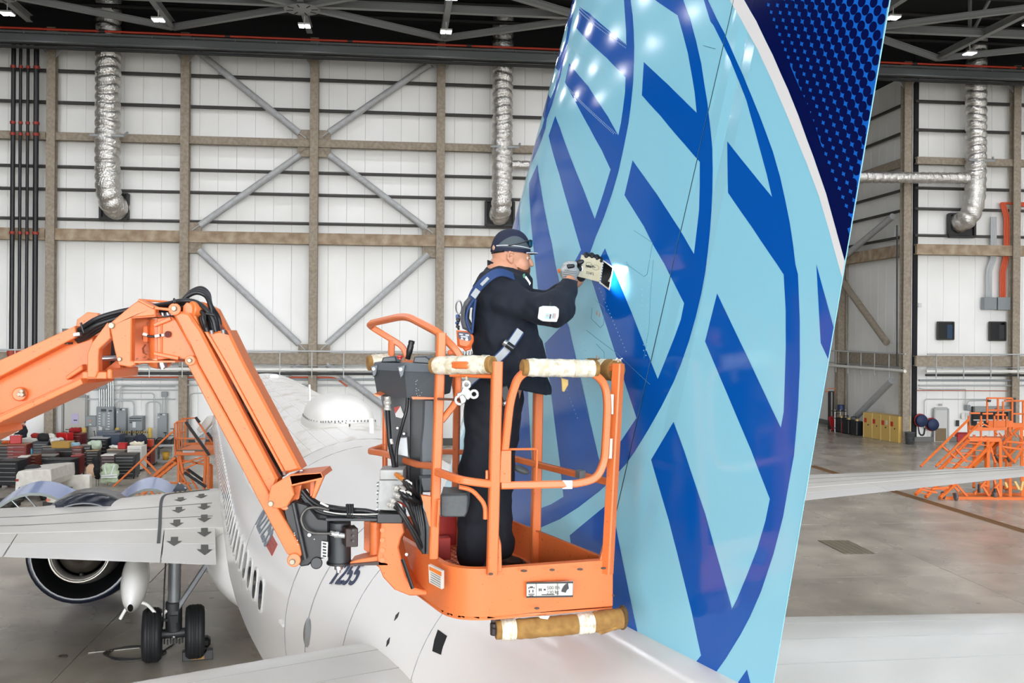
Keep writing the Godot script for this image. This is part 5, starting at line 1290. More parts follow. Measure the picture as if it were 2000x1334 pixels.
func pad(parent: Node3D,a: Vector3,b: Vector3,r: float,wrapped := true,end_a := true,end_b := true) -> void: # a foam sleeve on a rail,bound with tape
	var d := (b - a).normalized()
	var st := Shape.new()
	var rows := []
	for i in 13:
		var t := i / 12.0
		var k := r * (1.0 + 0.03 * sin(i * 2.3) - (0.06 if (i == 0 or i == 12) else 0.0))
		var ring := []
		var x := d.cross(Vector3.UP).normalized(); var y := x.cross(d)
		for q in 18: ring.append(a.lerp(b,t) + (x * cos(TAU * q / 18.0) + y * sin(TAU * q / 18.0)) * k * (1.0 + 0.02 * sin(q * 1.7 + i)))
		rows.append(ring)
	st.skin(rows)
	st.group(-1)
	for e in [0,12]:
		for q in 18: st.tri(a if e == 0 else b,rows[e][q],rows[e][(q + 1) % 18],-d if e == 0 else d)
	var sleeve := part(parent,"foam_sleeve",st,wrap if wrapped else foam,false,"white taped foam sleeve" if wrapped else "bare yellow foam sleeve")
	if wrapped:
		if end_a: part(sleeve,"foam_end",Shape.new().cyl(a - d * 0.025,a + d * 0.01,r * 0.9,16,0.004),foam)
		if end_b: part(sleeve,"foam_end",Shape.new().cyl(b - d * 0.01,b + d * 0.025,r * 0.9,16,0.004),foam)
		for i in 5: # turns of tape
			var c := a.lerp(b,0.1 + 0.2 * i)
			var ring := []
			var tilt := d + Vector3(0.1,0.06 * (i % 3 - 1),0.05)
			var x := tilt.cross(Vector3.UP).normalized(); var y := x.cross(tilt).normalized()
			for q in 19: ring.append(c + (x * cos(TAU * q / 18.0) + y * sin(TAU * q / 18.0)) * r * 1.015)
			part(sleeve,"tape_edge",Shape.new().tube(ring,0.0012,4,false),wrap)
func make_basket(black: Material,charcoal: Material) -> void:
	# plan of the toe board,from the far left corner round the near rounded corner to the right
	var fl: Vector3 = W(-0.849,5.89,-5.93); fl.y = 5.66
	var near: Vector3 = W(-0.255,5.66,-4.63)
	var rt: Vector3 = W(0.5,5.66,-4.885)
	var fr: Vector3 = W(-0.1,5.66,-6.12)
	var bk := part(lift,"basket_floor",Shape.new().plate([fl + W(0.02,0.035,0),near + W(0.03,0.035,-0.12),near + W(0.16,0.035,-0.05),rt + W(-0.02,0.035,-0.02),fr + W(0,0.035,0)],W(0,-0.03,0)),orange_dirty,false,"basket of the lift")
	# tread holes of the steel mesh floor
	var mm := MultiMesh.new()
	mm.transform_format = MultiMesh.TRANSFORM_3D
	mm.mesh = Shape.new().lathe([Vector2(0.014,0.0),Vector2(0.011,0.005),Vector2(0.006,0.005),Vector2(0.004,0.0)],Transform3D(),8).done()
	var spots := []
	for i in 30:
		for j in 18:
			var p := near.lerp(fl,(i + 0.5) / 30.0).lerp(rt.lerp(fr,(i + 0.5) / 30.0),(j + 0.7) / 19.0)
			if p.distance_to(near) > 0.14: spots.append(p + W(0,0.036,0))
	mm.instance_count = spots.size()
	for i in spots.size(): mm.set_instance_transform(i,Transform3D(Basis(),spots[i]))
	var tr := MultiMeshInstance3D.new()
	tr.name = "floor_tread"
	tr.multimesh = mm
	tr.material_override = mat("a8432a",0.5)
	tr.set_meta("kind","stuff")
	bk.add_child(tr)
	tr.transform = whole(bk).affine_inverse()
	var plan := fillet([fl,near,rt],0.2,9)
	var toe := Shape.new()
	var sec := PackedVector2Array([Vector2(0.004,0.0),Vector2(0.004,0.225),Vector2(-0.022,0.23),Vector2(-0.022,0.222),Vector2(-0.004,0.218),Vector2(-0.004,0.0)])
	toe.sweep(plan,sec,Vector3.UP)
	part(bk,"toe_board",toe,orange)
	part(bk,"toe_board",Shape.new().sweep([rt,fr],sec,Vector3.UP),orange_dirty,false,"scuffed inner toe board")
	part(bk,"toe_board",Shape.new().sweep([fr,fl],sec,Vector3.UP),orange_dirty)
	part(bk,"toe_lip",Shape.new().sweep(fillet([fl,near,rt],0.2,9),PackedVector2Array([Vector2(0.0,0.0),Vector2(0.006,-0.008),Vector2(0.006,-0.016),Vector2(-0.03,-0.016),Vector2(-0.03,0)]),Vector3.UP),orange_dirty)
	# posts
	rail(bk,"post",[W(-0.069,6.86,-4.67),W(-0.086,5.861,-4.67)],0.05,0.04)
	rail(bk,"post",[W(0.522,6.848,-4.87),W(0.474,5.821,-4.87)],0.05,0.045)
	rail(bk,"post",[W(-0.346,6.993,-4.87),W(-0.378,5.89,-4.87)],0.044,0.044)
	rail(bk,"post",[W(-0.351,6.779,-5.9),W(-0.332,6.616,-6.08),W(-0.34,5.944,-6.08)],0.04,0.04,orange_dirty)
	rail(bk,"post",[W(0.151,6.851,-5.6),W(0.139,5.699,-5.6)],0.05,0.05)
	rail(bk,"post",[W(-0.745,6.838,-5.85),W(-0.739,5.905,-5.85)],0.026,0.03)
	part(bk,"post_gusset",Shape.new().plate([W(-0.071,6.08,-4.68),W(-0.044,5.996,-4.68),W(-0.04,5.873,-4.68),W(-0.069,5.868,-4.68)],W(0,0,-0.05),0.002),orange)
	part(bk,"post_gusset",Shape.new().plate([W(0.483,6.004,-4.87),W(0.468,5.996,-4.87),W(0.426,5.851,-4.87),W(0.489,5.846,-4.87)],W(0,0,-0.05),0.002),orange)
	part(bk,"post_gusset",Shape.new().plate([W(-0.439,6.201,-4.85),W(-0.389,6.194,-4.85),W(-0.388,6.044,-4.85),W(-0.398,6.052,-4.85)],W(0,0,-0.03),0.002),orange)
	part(bk,"post_sleeve",Shape.new().bar(W(-0.347,6.185,-4.83),W(-0.354,6.048,-4.83),0.012,0.03,Vector3.BACK),orange)
	# middle rail round the left,and its little brackets
	rail(bk,"middle_rail",[W(-0.096,6.287,-4.66),W(-0.233,6.309,-4.62),W(-0.363,6.315,-4.86)],0.034,0.036,null,0.12)
	rail(bk,"middle_rail",[W(-0.372,6.337,-4.88),W(-0.485,6.31,-5.15),W(-0.722,6.297,-5.7),W(-0.846,6.283,-5.93),W(-0.769,6.301,-6.02)],0.03,0.034,null,0.03)
	for c in [W(-0.718,6.295,-5.67),W(-0.698,6.297,-5.62),W(-0.637,6.3,-5.5),W(-0.577,6.304,-5.36),W(-0.548,6.305,-5.29)]: part(bk,"rail_hole",Shape.new().cyl(c + W(0,0,-0.01),c + W(0.005,0,0.012),0.004,6),mat("5a2412",0.7))
	rail(bk,"middle_rail",[W(0.499,6.26,-4.9),W(0.134,6.26,-5.58),W(-0.039,6.281,-5.75)],0.03,0.034,orange_dirty)
	rail(bk,"middle_rail",[W(-0.42,6.265,-6.08),W(-0.292,6.263,-6.08)],0.03,0.03,orange_dirty)
	rail(bk,"rail_brace",[W(-0.242,6.272,-4.66),W(-0.182,6.26,-4.66),W(-0.119,6.191,-4.66),W(-0.119,6.122,-4.66)],0.02,0.02,null,0.04)
	part(bk,"gate_catch",Shape.new().box(W(-0.113,6.332,-4.65),W(0.012,0.04,0.03),Basis(),0.002),orange)
	# upper hoop round the control box
	rail(bk,"guard_hoop",[W(-0.245,6.834,-4.98),W(-0.273,6.901,-4.97),W(-0.364,6.992,-4.98),W(-0.551,7.075,-5.3),W(-0.614,7.077,-5.42),W(-0.837,7.042,-5.85),W(-0.841,7.025,-5.92),W(-0.722,6.955,-5.9),W(-0.643,6.907,-5.9),W(-0.615,6.832,-5.9)],0.032,0.036,null,0.09)
	rail(bk,"post",[W(-0.713,6.946,-5.9),W(-0.715,6.822,-5.9)],0.036,0.036)
	# top rails and their sleeves
	rail(bk,"top_rail",[W(-0.369,6.837,-4.86),W(-0.233,6.841,-4.7),W(-0.076,6.843,-4.67)],0.036,0.036)
	rail(bk,"under_rail",[W(-0.295,6.791,-4.8),W(-0.09,6.789,-4.69)],0.024,0.02,orange)
	rail(bk,"rail_brace",[W(-0.263,6.779,-4.9),W(-0.263,6.691,-4.9),W(-0.28,6.64,-4.9),W(-0.343,6.561,-4.88)],0.03,0.03,null,0.1)
	rail(bk,"top_rail",[W(0.518,6.825,-4.88),W(0.151,6.82,-5.6)],0.036,0.036)
	rail(bk,"top_rail",[W(-0.803,6.8,-5.9),W(-0.343,6.816,-6.08)],0.036,0.036)
	pad(bk,W(-0.365,6.833,-4.84),W(-0.107,6.846,-4.665),0.045)
	pad(bk,W(-0.827,6.81,-5.88),W(-0.724,6.818,-5.92),0.05,true,true,false)
	pad(bk,W(0.519,6.813,-4.93),W(0.485,6.813,-5),0.054,false)
	pad(bk,W(0.482,6.813,-5),W(0.459,6.813,-5.06),0.052)
	pad(bk,W(0.457,6.816,-5.06),W(0.403,6.818,-5.2),0.048,false)
	for k in 5: part(bk,"tape_shred",Shape.new().box(W(0.525,6.865,-4.9) + W(0.008 * k - 0.02,0.004 * sin(k * 2.0),0.01 * (k % 2)),W(0.018,0.004,0.012),Basis(Vector3(0.3,0.2,1).normalized(),k * 0.9),0.001),wrap)
	# gate
	var gt := rail(bk,"gate_frame",[W(-0.03,6.448,-4.68),W(-0.007,6.677,-4.68),W(0.03,6.79,-4.69),W(0.098,6.829,-4.7),W(0.371,6.82,-4.79),W(0.454,6.755,-4.83),W(0.467,6.65,-4.83),W(0.454,6.377,-4.83),W(0.416,6.295,-4.81),W(0.325,6.272,-4.78),W(-0.048,6.277,-4.68)],0.034,0.036,null,0.09)
	pad(gt,W(0.071,6.832,-4.69),W(0.391,6.825,-4.8),0.0435)
	rail(gt,"gate_bar",[W(-0.047,6.447,-4.68),W(0.123,6.444,-4.73),W(0.119,6.276,-4.73)],0.022,0.01,null,0.01)
	part(gt,"gate_panel",Shape.new().plate([W(-0.047,6.442,-4.67),W(0.001,6.443,-4.67),W(0,6.291,-4.67),W(-0.053,6.291,-4.67)],W(0,0,-0.03),0.002),orange)
	part(gt,"gate_sticker",Shape.new().plate([W(0.247,6.293,-4.745),W(0.293,6.293,-4.745),W(0.293,6.253,-4.745),W(0.246,6.252,-4.745)],W(0,0,-0.01)),mat("d9d8d5",0.4))
	for c in [[W(0.484,6.7,-4.84),W(0.482,6.603,-4.84)],[W(0.48,6.485,-4.84),W(0.477,6.388,-4.84)]]: part(gt,"gate_hinge",Shape.new().bar(c[0],c[1],0.016,0.03,Vector3.RIGHT,0.003),mat("a3948a",0.35,0.4))
	part(bk,"dark_foot",Shape.new().ball(W(0.054,6.225,-5.6),W(0.055,0.02,0.04),8,Basis(Vector3.BACK,-0.35)),mat("5d6465",0.5))
	part(bk,"torn_foam",Shape.new().plate([W(0.238,6.78,-4.78),W(0.272,6.771,-4.78),W(0.272,6.746,-4.78),W(0.253,6.712,-4.78),W(0.243,6.716,-4.78)],W(0,0,-0.03),0.003),worn("d0b070",0.8,noise_tex(0.03,Color(0.8,0.8,0.75),Color(1,1,1),88,128,4),3.0,0.0,false))
	part(bk,"grey_tape",Shape.new().bar(W(0.347,6.273,-5.12),W(0.366,6.271,-5.08),0.036,0.042),mat("6d6f70",0.5))
	# foam roll hung under the basket
	var roll := part(bk,"bumper_bracket",Shape.new().cyl(W(-0.072,5.562,-4.72),W(-0.073,5.62,-4.72),0.022,14,0.003).box(W(-0.068,5.614,-4.75),W(0.045,0.06,0.05),Basis(),0.004).bar(W(-0.087,5.587,-4.7),W(-0.034,5.582,-4.72),0.03,0.03),mat("2f2826",0.45))
	pad(roll,W(-0.044,5.587,-4.72),W(0.025,5.587,-4.735),0.05)
	pad(roll,W(0.022,5.585,-4.735),W(0.321,5.592,-4.8),0.048,false)
	pad(roll,W(0.323,5.592,-4.8),W(0.402,5.594,-4.82),0.049)
	pad(roll,W(0.402,5.597,-4.82),W(0.542,5.604,-4.86),0.05,false)
	part(roll,"torn_foam",Shape.new().ball(W(0.552,5.603,-4.88),W(0.03,0.06,0.05),9),worn("8d6c3c",0.9,noise_tex(0.06,Color(0.4,0.36,0.3),Color(1,1,1),89,128,4),5.0,0.0,false))
	part(roll,"torn_foam",Shape.new().plate([W(0.418,5.556,-4.8),W(0.516,5.586,-4.8),W(0.519,5.571,-4.8),W(0.442,5.541,-4.8)],W(0,0,-0.02),0.002),foam)
	part(roll,"torn_wrap",Shape.new().plate([W(0.131,5.648,-4.74),W(0.19,5.648,-4.74),W(0.18,5.631,-4.74),W(0.144,5.636,-4.74)],W(0,0,-0.01)),wrap)
	# stickers on the toe board
	var sticker := mat("d6d3cb",0.4)
	var inkm := mat("2b2b2b",0.5)
	var sp := part(bk,"rating_plate",Shape.new().plate([W(0.076,5.807,-4.715),W(0.301,5.813,-4.735),W(0.299,5.745,-4.735),W(0.077,5.739,-4.715)],W(0,0,-0.02),0.001),sticker)
	var so: Vector3 = W(0.076,5.775,-4.708); var sx: Vector3 = (W(0.3,5.781,-4.728) - so) / 92.0
	var mark := func(called: String,u0: float,v0: float,u1: float,v1: float) -> void:
		var a: Vector3 = so + sx * u0 + W(0,v0 * 0.0024,0); var b: Vector3 = so + sx * u1 + W(0,v1 * 0.0024,0)
		part(sp,called,Shape.new().plate([W(a.x,a.y,a.z),W(b.x,a.y,b.z),W(b.x,b.y,b.z),W(a.x,b.y,a.z)],W(0,0,-0.004)),inkm)
	for e in [[0,13.4,91.5,14],[0,-14,91.5,-13.4],[0,-14,0.6,14],[91,-14,91.6,14],[19.5,-14,20.1,14],[61,-14,61.6,14],[4,4,6,6],[14,4,16,6],[7,5,13,8],[5,-4,7,1],[12,-4,14,1],[4,-8,16,-7],[6,-11,14,-10],[24.5,-2,26.5,3],[28,-2,30,3],[34,-1,38,2],[30,-10,55,-9.4]]: mark.call("printed_mark",e[0],e[1],e[2],e[3])
	for e in [[40.0,0.4,"500 lbs"],[40.0,-8.6,"230 kg"]]:
		var tm := TextMesh.new()
		var sf := SystemFont.new()
		sf.font_names = PackedStringArray(["Droid Sans"])
		tm.font = sf
		tm.text = e[2]
		tm.font_size = 32
		tm.pixel_size = 0.00062
		tm.depth = 0.002
		tm.horizontal_alignment = HORIZONTAL_ALIGNMENT_LEFT
		var t := part(sp,"printed_text",tm,inkm)
		t.transform = whole(sp).affine_inverse() * Transform3D(Basis(sx.normalized(),Vector3.UP,sx.normalized().cross(Vector3.UP)),so + sx * e[0] + W(0,(e[1] + 3.5) * 0.0024,0.002))
	var fan := []
	for k in 9: fan.append(so + sx * (85 - 17 * cos(0.25 + 0.14 * k)) + W(0,0.0024 * (-10 + 22 * sin(0.25 + 0.14 * k)),0.001))
	for k in range(8,-1,-1): fan.append(so + sx * (85 - 8 * cos(0.25 + 0.14 * k)) + W(0,0.0024 * (-10 + 11 * sin(0.25 + 0.14 * k)),0.001))
	part(sp,"printed_fan",Shape.new().plate(fan,W(0,0,-0.004)),inkm)
	var wp := part(bk,"warning_plate",Shape.new().plate([W(-0.391,5.888,-4.74),W(-0.321,5.876,-4.66),W(-0.321,5.792,-4.66),W(-0.387,5.803,-4.74)],W(0.01,0,-0.02),0.001),sticker)
	part(wp,"orange_heading",Shape.new().plate([W(-0.387,5.882,-4.733),W(-0.322,5.873,-4.653),W(-0.322,5.854,-4.653),W(-0.386,5.865,-4.733)],W(0,0,-0.006)),mat("e07a2e",0.4))
	for k in 5: part(wp,"printed_line",Shape.new().plate([W(-0.379,5.857,-4.726) + W(0,-0.011 * k,0),W(-0.328,5.847,-4.66) + W(0,-0.011 * k,0),W(-0.328,5.844,-4.66) + W(0,-0.011 * k,0),W(-0.379,5.854,-4.726) + W(0,-0.011 * k,0)],W(0,0,-0.005)),mat("8d8a84",0.5))
	# scrapes on the paint
	var rust := mat("5b4a42",0.7)
	for c in [[W(0.051,5.874,-4.69),W(0.078,5.874,-4.69)],[W(0.188,5.872,-4.72),W(0.209,5.872,-4.72)],[W(0.321,5.866,-4.76),W(0.346,5.867,-4.76)],[W(0.438,5.862,-4.8),W(0.46,5.864,-4.8)],[W(0.116,5.695,-4.7),W(0.137,5.695,-4.7)],[W(-0.099,5.875,-4.62),W(-0.082,5.875,-4.62)],[W(0.501,5.723,-4.86),W(0.507,5.709,-4.86)]]:
		part(bk,"paint_chip",Shape.new().ball((c[0] + c[1]) / 2,W(absf(c[0].x - c[1].x) / 2 + 0.003,0.006,0.007),5),rust)
	make_console(bk,black,charcoal)
func make_console(bk: Node3D,black: Material,charcoal: Material) -> void:
	var grey := worn("4a4f53",0.38,noise_tex(0.08,Color(0.9,0.9,0.9),Color(1,1,1),91,256,4),4.0,0.0,false)
	var light := mat("5b6166",0.4)
	# control box: lower tub and lid with raised ends
	var tub := []
	for e in [[0.0,0.0],[1.0,1.0]]:
		var ring := []
		for p in ([W(-0.708,6.66,-5.25),W(-0.523,6.666,-4.98),W(-0.374,6.675,-4.94),W(-0.318,6.683,-5.1),W(-0.326,6.68,-5.32),W(-0.677,6.667,-5.5)] if e[0] == 0.0 else [W(-0.737,6.794,-5.28),W(-0.537,6.799,-4.98),W(-0.378,6.797,-4.92),W(-0.298,6.783,-5.1),W(-0.313,6.788,-5.36),W(-0.712,6.807,-5.55)]): ring.append(p)
		tub.append(ring)
	var st := Shape.new().skin(tub,true,Vector3.INF,-1)
	st.group(-1)
	for e in 2:
		for k in range(1,5): st.tri(tub[e][0],tub[e][k],tub[e][k + 1],Vector3.DOWN if e == 0 else Vector3.UP)
	var cb := part(bk,"control_box",st,grey,false,"grey control box of the basket")
	var lid := [[W(-0.74,6.794,-5.28),W(-0.536,6.799,-4.975),W(-0.378,6.798,-4.915),W(-0.295,6.783,-5.1),W(-0.31,6.788,-5.36),W(-0.712,6.807,-5.55)],[W(-0.731,6.832,-5.29),W(-0.539,6.839,-5),W(-0.385,6.832,-4.94),W(-0.303,6.814,-5.1),W(-0.317,6.816,-5.34),W(-0.704,6.836,-5.53)]]
	var l2 := Shape.new().skin(lid,true,Vector3.INF,-1)
	l2.group(-1)
	for k in range(1,5): l2.tri(lid[1][0],lid[1][k],lid[1][k + 1],Vector3.UP)
	part(cb,"lid",l2,light)
	part(cb,"lid_hump",Shape.new().plate([W(-0.498,6.84,-5),W(-0.49,6.871,-5),W(-0.434,6.874,-5),W(-0.416,6.863,-5),W(-0.395,6.833,-5)],W(0,0,-0.3),0.006),grey)
	part(cb,"lid_hump",Shape.new().plate([W(-0.694,6.832,-5.28),W(-0.683,6.859,-5.28),W(-0.618,6.865,-5.28),W(-0.607,6.835,-5.28)],W(0,0,-0.22),0.006),grey)
	for c in [W(-0.725,6.8,-5.25),W(-0.553,6.809,-4.985)]:
		part(cb,"latch",Shape.new().plate([c + W(-0.018,0.012,0.02),c + W(0.022,0.022,0.02),c + W(0.012,-0.03,0.02),c + W(-0.002,-0.045,0.02)],W(0,0,-0.02),0.003),light)
		part(cb,"latch_screw",Shape.new().cyl(c + W(0,0,0.01),c + W(0,0,0.028),0.008,10),steel)
	part(cb,"stop_button",Shape.new().cyl(W(-0.576,6.854,-5.12),W(-0.576,6.864,-5.12),0.011,14).cyl(W(-0.576,6.862,-5.12),W(-0.576,6.875,-5.12),0.017,18,0.004),mat("c03127",0.35))
	part(cb,"joystick",Shape.new().lathe([Vector2(0,0),Vector2(0.013,0.0),Vector2(0.0135,0.03),Vector2(0.016,0.034),Vector2(0.0165,0.07),Vector2(0.014,0.078),Vector2(0.0165,0.084),Vector2(0.0155,0.098),Vector2(0.0,0.1)],Transform3D(Basis(Vector3.BACK,-0.22),W(-0.534,6.855,-5.1)),18),black)
	part(cb,"box_tray",Shape.new().plate([W(-0.69,6.684,-5),W(-0.654,6.674,-5),W(-0.674,6.669,-5),W(-0.69,6.676,-5)],W(0,0,-0.3)),orange)
	part(cb,"box_tray",Shape.new().plate([W(-0.496,6.674,-4.94),W(-0.384,6.672,-4.94),W(-0.384,6.662,-4.94),W(-0.491,6.661,-4.94)],W(0,0,-0.3)),orange_dirty)
	for k in 26:
		part(cb,"paint_speck",Shape.new().ball(W(-0.477,6.757,-4.955) + W(rng.randf() * 0.09,-rng.randf() * 0.09,0),W(0.0018,0.0018,0.001),4),mat("dcdcd8",0.5))
	# plug and cables under the box
	var plug := part(cb,"cable_plug",Shape.new().lathe([Vector2(0.014,0),Vector2(0.02,0.0),Vector2(0.02,0.012),Vector2(0.016,0.014),Vector2(0.016,0.03),Vector2(0.021,0.032),Vector2(0.021,0.048),Vector2(0.016,0.05),Vector2(0.018,0.07)],Transform3D(Basis(),W(-0.647,6.586,-5.2)),16),mat("c9c7c0",0.3,0.3))
	part(plug,"cable",Shape.new().tube(curve([W(-0.647,6.589,-5.2),W(-0.639,6.511,-5.18),W(-0.628,6.406,-5.16),W(-0.606,6.332,-5.12),W(-0.591,6.259,-5.08)],5),0.0125,9),black_rubber)
	part(cb,"cable",Shape.new().tube(curve([W(-0.533,6.658,-5.1),W(-0.538,6.597,-5.1),W(-0.558,6.519,-5.1),W(-0.586,6.411,-5.12),W(-0.59,6.319,-5.12),W(-0.575,6.272,-5.08)],5),0.0085,8),black_rubber)
	part(cb,"cable_label",Shape.new().cyl(W(-0.629,6.437,-5.17),W(-0.624,6.411,-5.165),0.0145,12),mat("dfddd6",0.4))
	# pedestal under the box: dark back plate with a slot,and the grey column
	part(bk,"pedestal",Shape.new().plate([W(-0.701,6.649,-5.34),W(-0.404,6.646,-5.34),W(-0.401,6.14,-5.34),W(-0.571,6.139,-5.34),W(-0.626,6.221,-5.34),W(-0.649,6.331,-5.34),W(-0.666,6.44,-5.34),W(-0.689,6.578,-5.34)],W(0,0,-0.05)),charcoal)
	part(bk,"pedestal_column",Shape.new().plate([W(-0.45,6.659,-5.05),W(-0.387,6.66,-5.05),W(-0.384,6.187,-5.05),W(-0.457,6.186,-5.05),W(-0.464,6.42,-5.05),W(-0.454,6.524,-5.05)],W(0,0,-0.24),0.012),mat("4c5257",0.45))
	part(bk,"pedestal_rib",Shape.new().plate([W(-0.554,6.636,-5.3),W(-0.54,6.636,-5.3),W(-0.539,6.146,-5.3),W(-0.55,6.146,-5.3)],W(0,0,-0.03)),mat("3a3d41",0.45))
	part(bk,"reflector",Shape.new().plate([W(-0.629,6.591,-5.32),W(-0.594,6.599,-5.32),W(-0.574,6.547,-5.32),W(-0.588,6.533,-5.32),W(-0.618,6.541,-5.32)],W(0,0,-0.02)),mat("e2dfdb",0.4))
	part(bk,"reflector_stripe",Shape.new().plate([W(-0.629,6.591,-5.315),W(-0.593,6.599,-5.315),W(-0.62,6.558,-5.315)],W(0,0,-0.02)),mat("c2341f",0.4))
	part(bk,"junction_cover",Shape.new().plate([W(-0.593,6.442,-5.2),W(-0.544,6.445,-5.2),W(-0.536,6.341,-5.2),W(-0.597,6.354,-5.2)],W(0,0,-0.04),0.003),mat("aeb1b3",0.4,0.3))
	for k in 2: part(bk,"pedestal_bolt",Shape.new().cyl(W(-0.611,6.48,-5.33) + W(0.035 * k,-0.03 * k,0),W(-0.608,6.482,-5.31) + W(0.035 * k,-0.03 * k,0),0.006,8),steel)
	part(bk,"grey_hood",Shape.new().plate([W(-0.463,6.271,-5),W(-0.376,6.272,-5),W(-0.375,6.19,-5),W(-0.447,6.189,-5)],W(0,0,-0.2),0.01),mat("474c50",0.45))
	part(bk,"tray_plate",Shape.new().plate([W(-0.471,6.107,-4.94),W(-0.456,6.128,-4.94),W(-0.446,6.14,-4.94),W(-0.405,6.052,-4.94),W(-0.404,5.892,-4.94),W(-0.45,5.912,-4.94),W(-0.441,6.052,-4.94)],W(0,0,-0.02)),mat("54585b",0.45))
	# tool tray hanging on the rail
	var tt := part(bk,"tool_tray",Shape.new().plate([W(-0.347,6.191,-4.9),W(-0.219,6.197,-4.9),W(-0.211,6.182,-4.9),W(-0.213,6.111,-4.9),W(-0.226,6.086,-4.9),W(-0.331,6.085,-4.9),W(-0.347,6.095,-4.9)],W(0,0,-0.26),0.006),worn("565b5d",0.5,noise_tex(0.08,Color(0.9,0.9,0.9),Color(1,1,1),93,128,3),4.0,0.0,false),false,"grey plastic tool tray")
	part(tt,"tray_mouth",Shape.new().plate([W(-0.344,6.191,-4.93),W(-0.223,6.196,-4.93),W(-0.242,6.19,-5.12),W(-0.347,6.197,-5.12)],W(0,0.004,0)),black)
	part(bk,"pedal_box",Shape.new().box(W(-0.361,5.836,-5.35),W(0.07,0.12,0.06),Basis(Vector3.UP,0.3),0.004),mat("9a1c14",0.5))
	part(bk,"pedal_box",Shape.new().box(W(-0.354,5.903,-5.5),W(0.1,0.16,0.06),Basis(Vector3.UP,0.3),0.004),mat("a3170f",0.5))
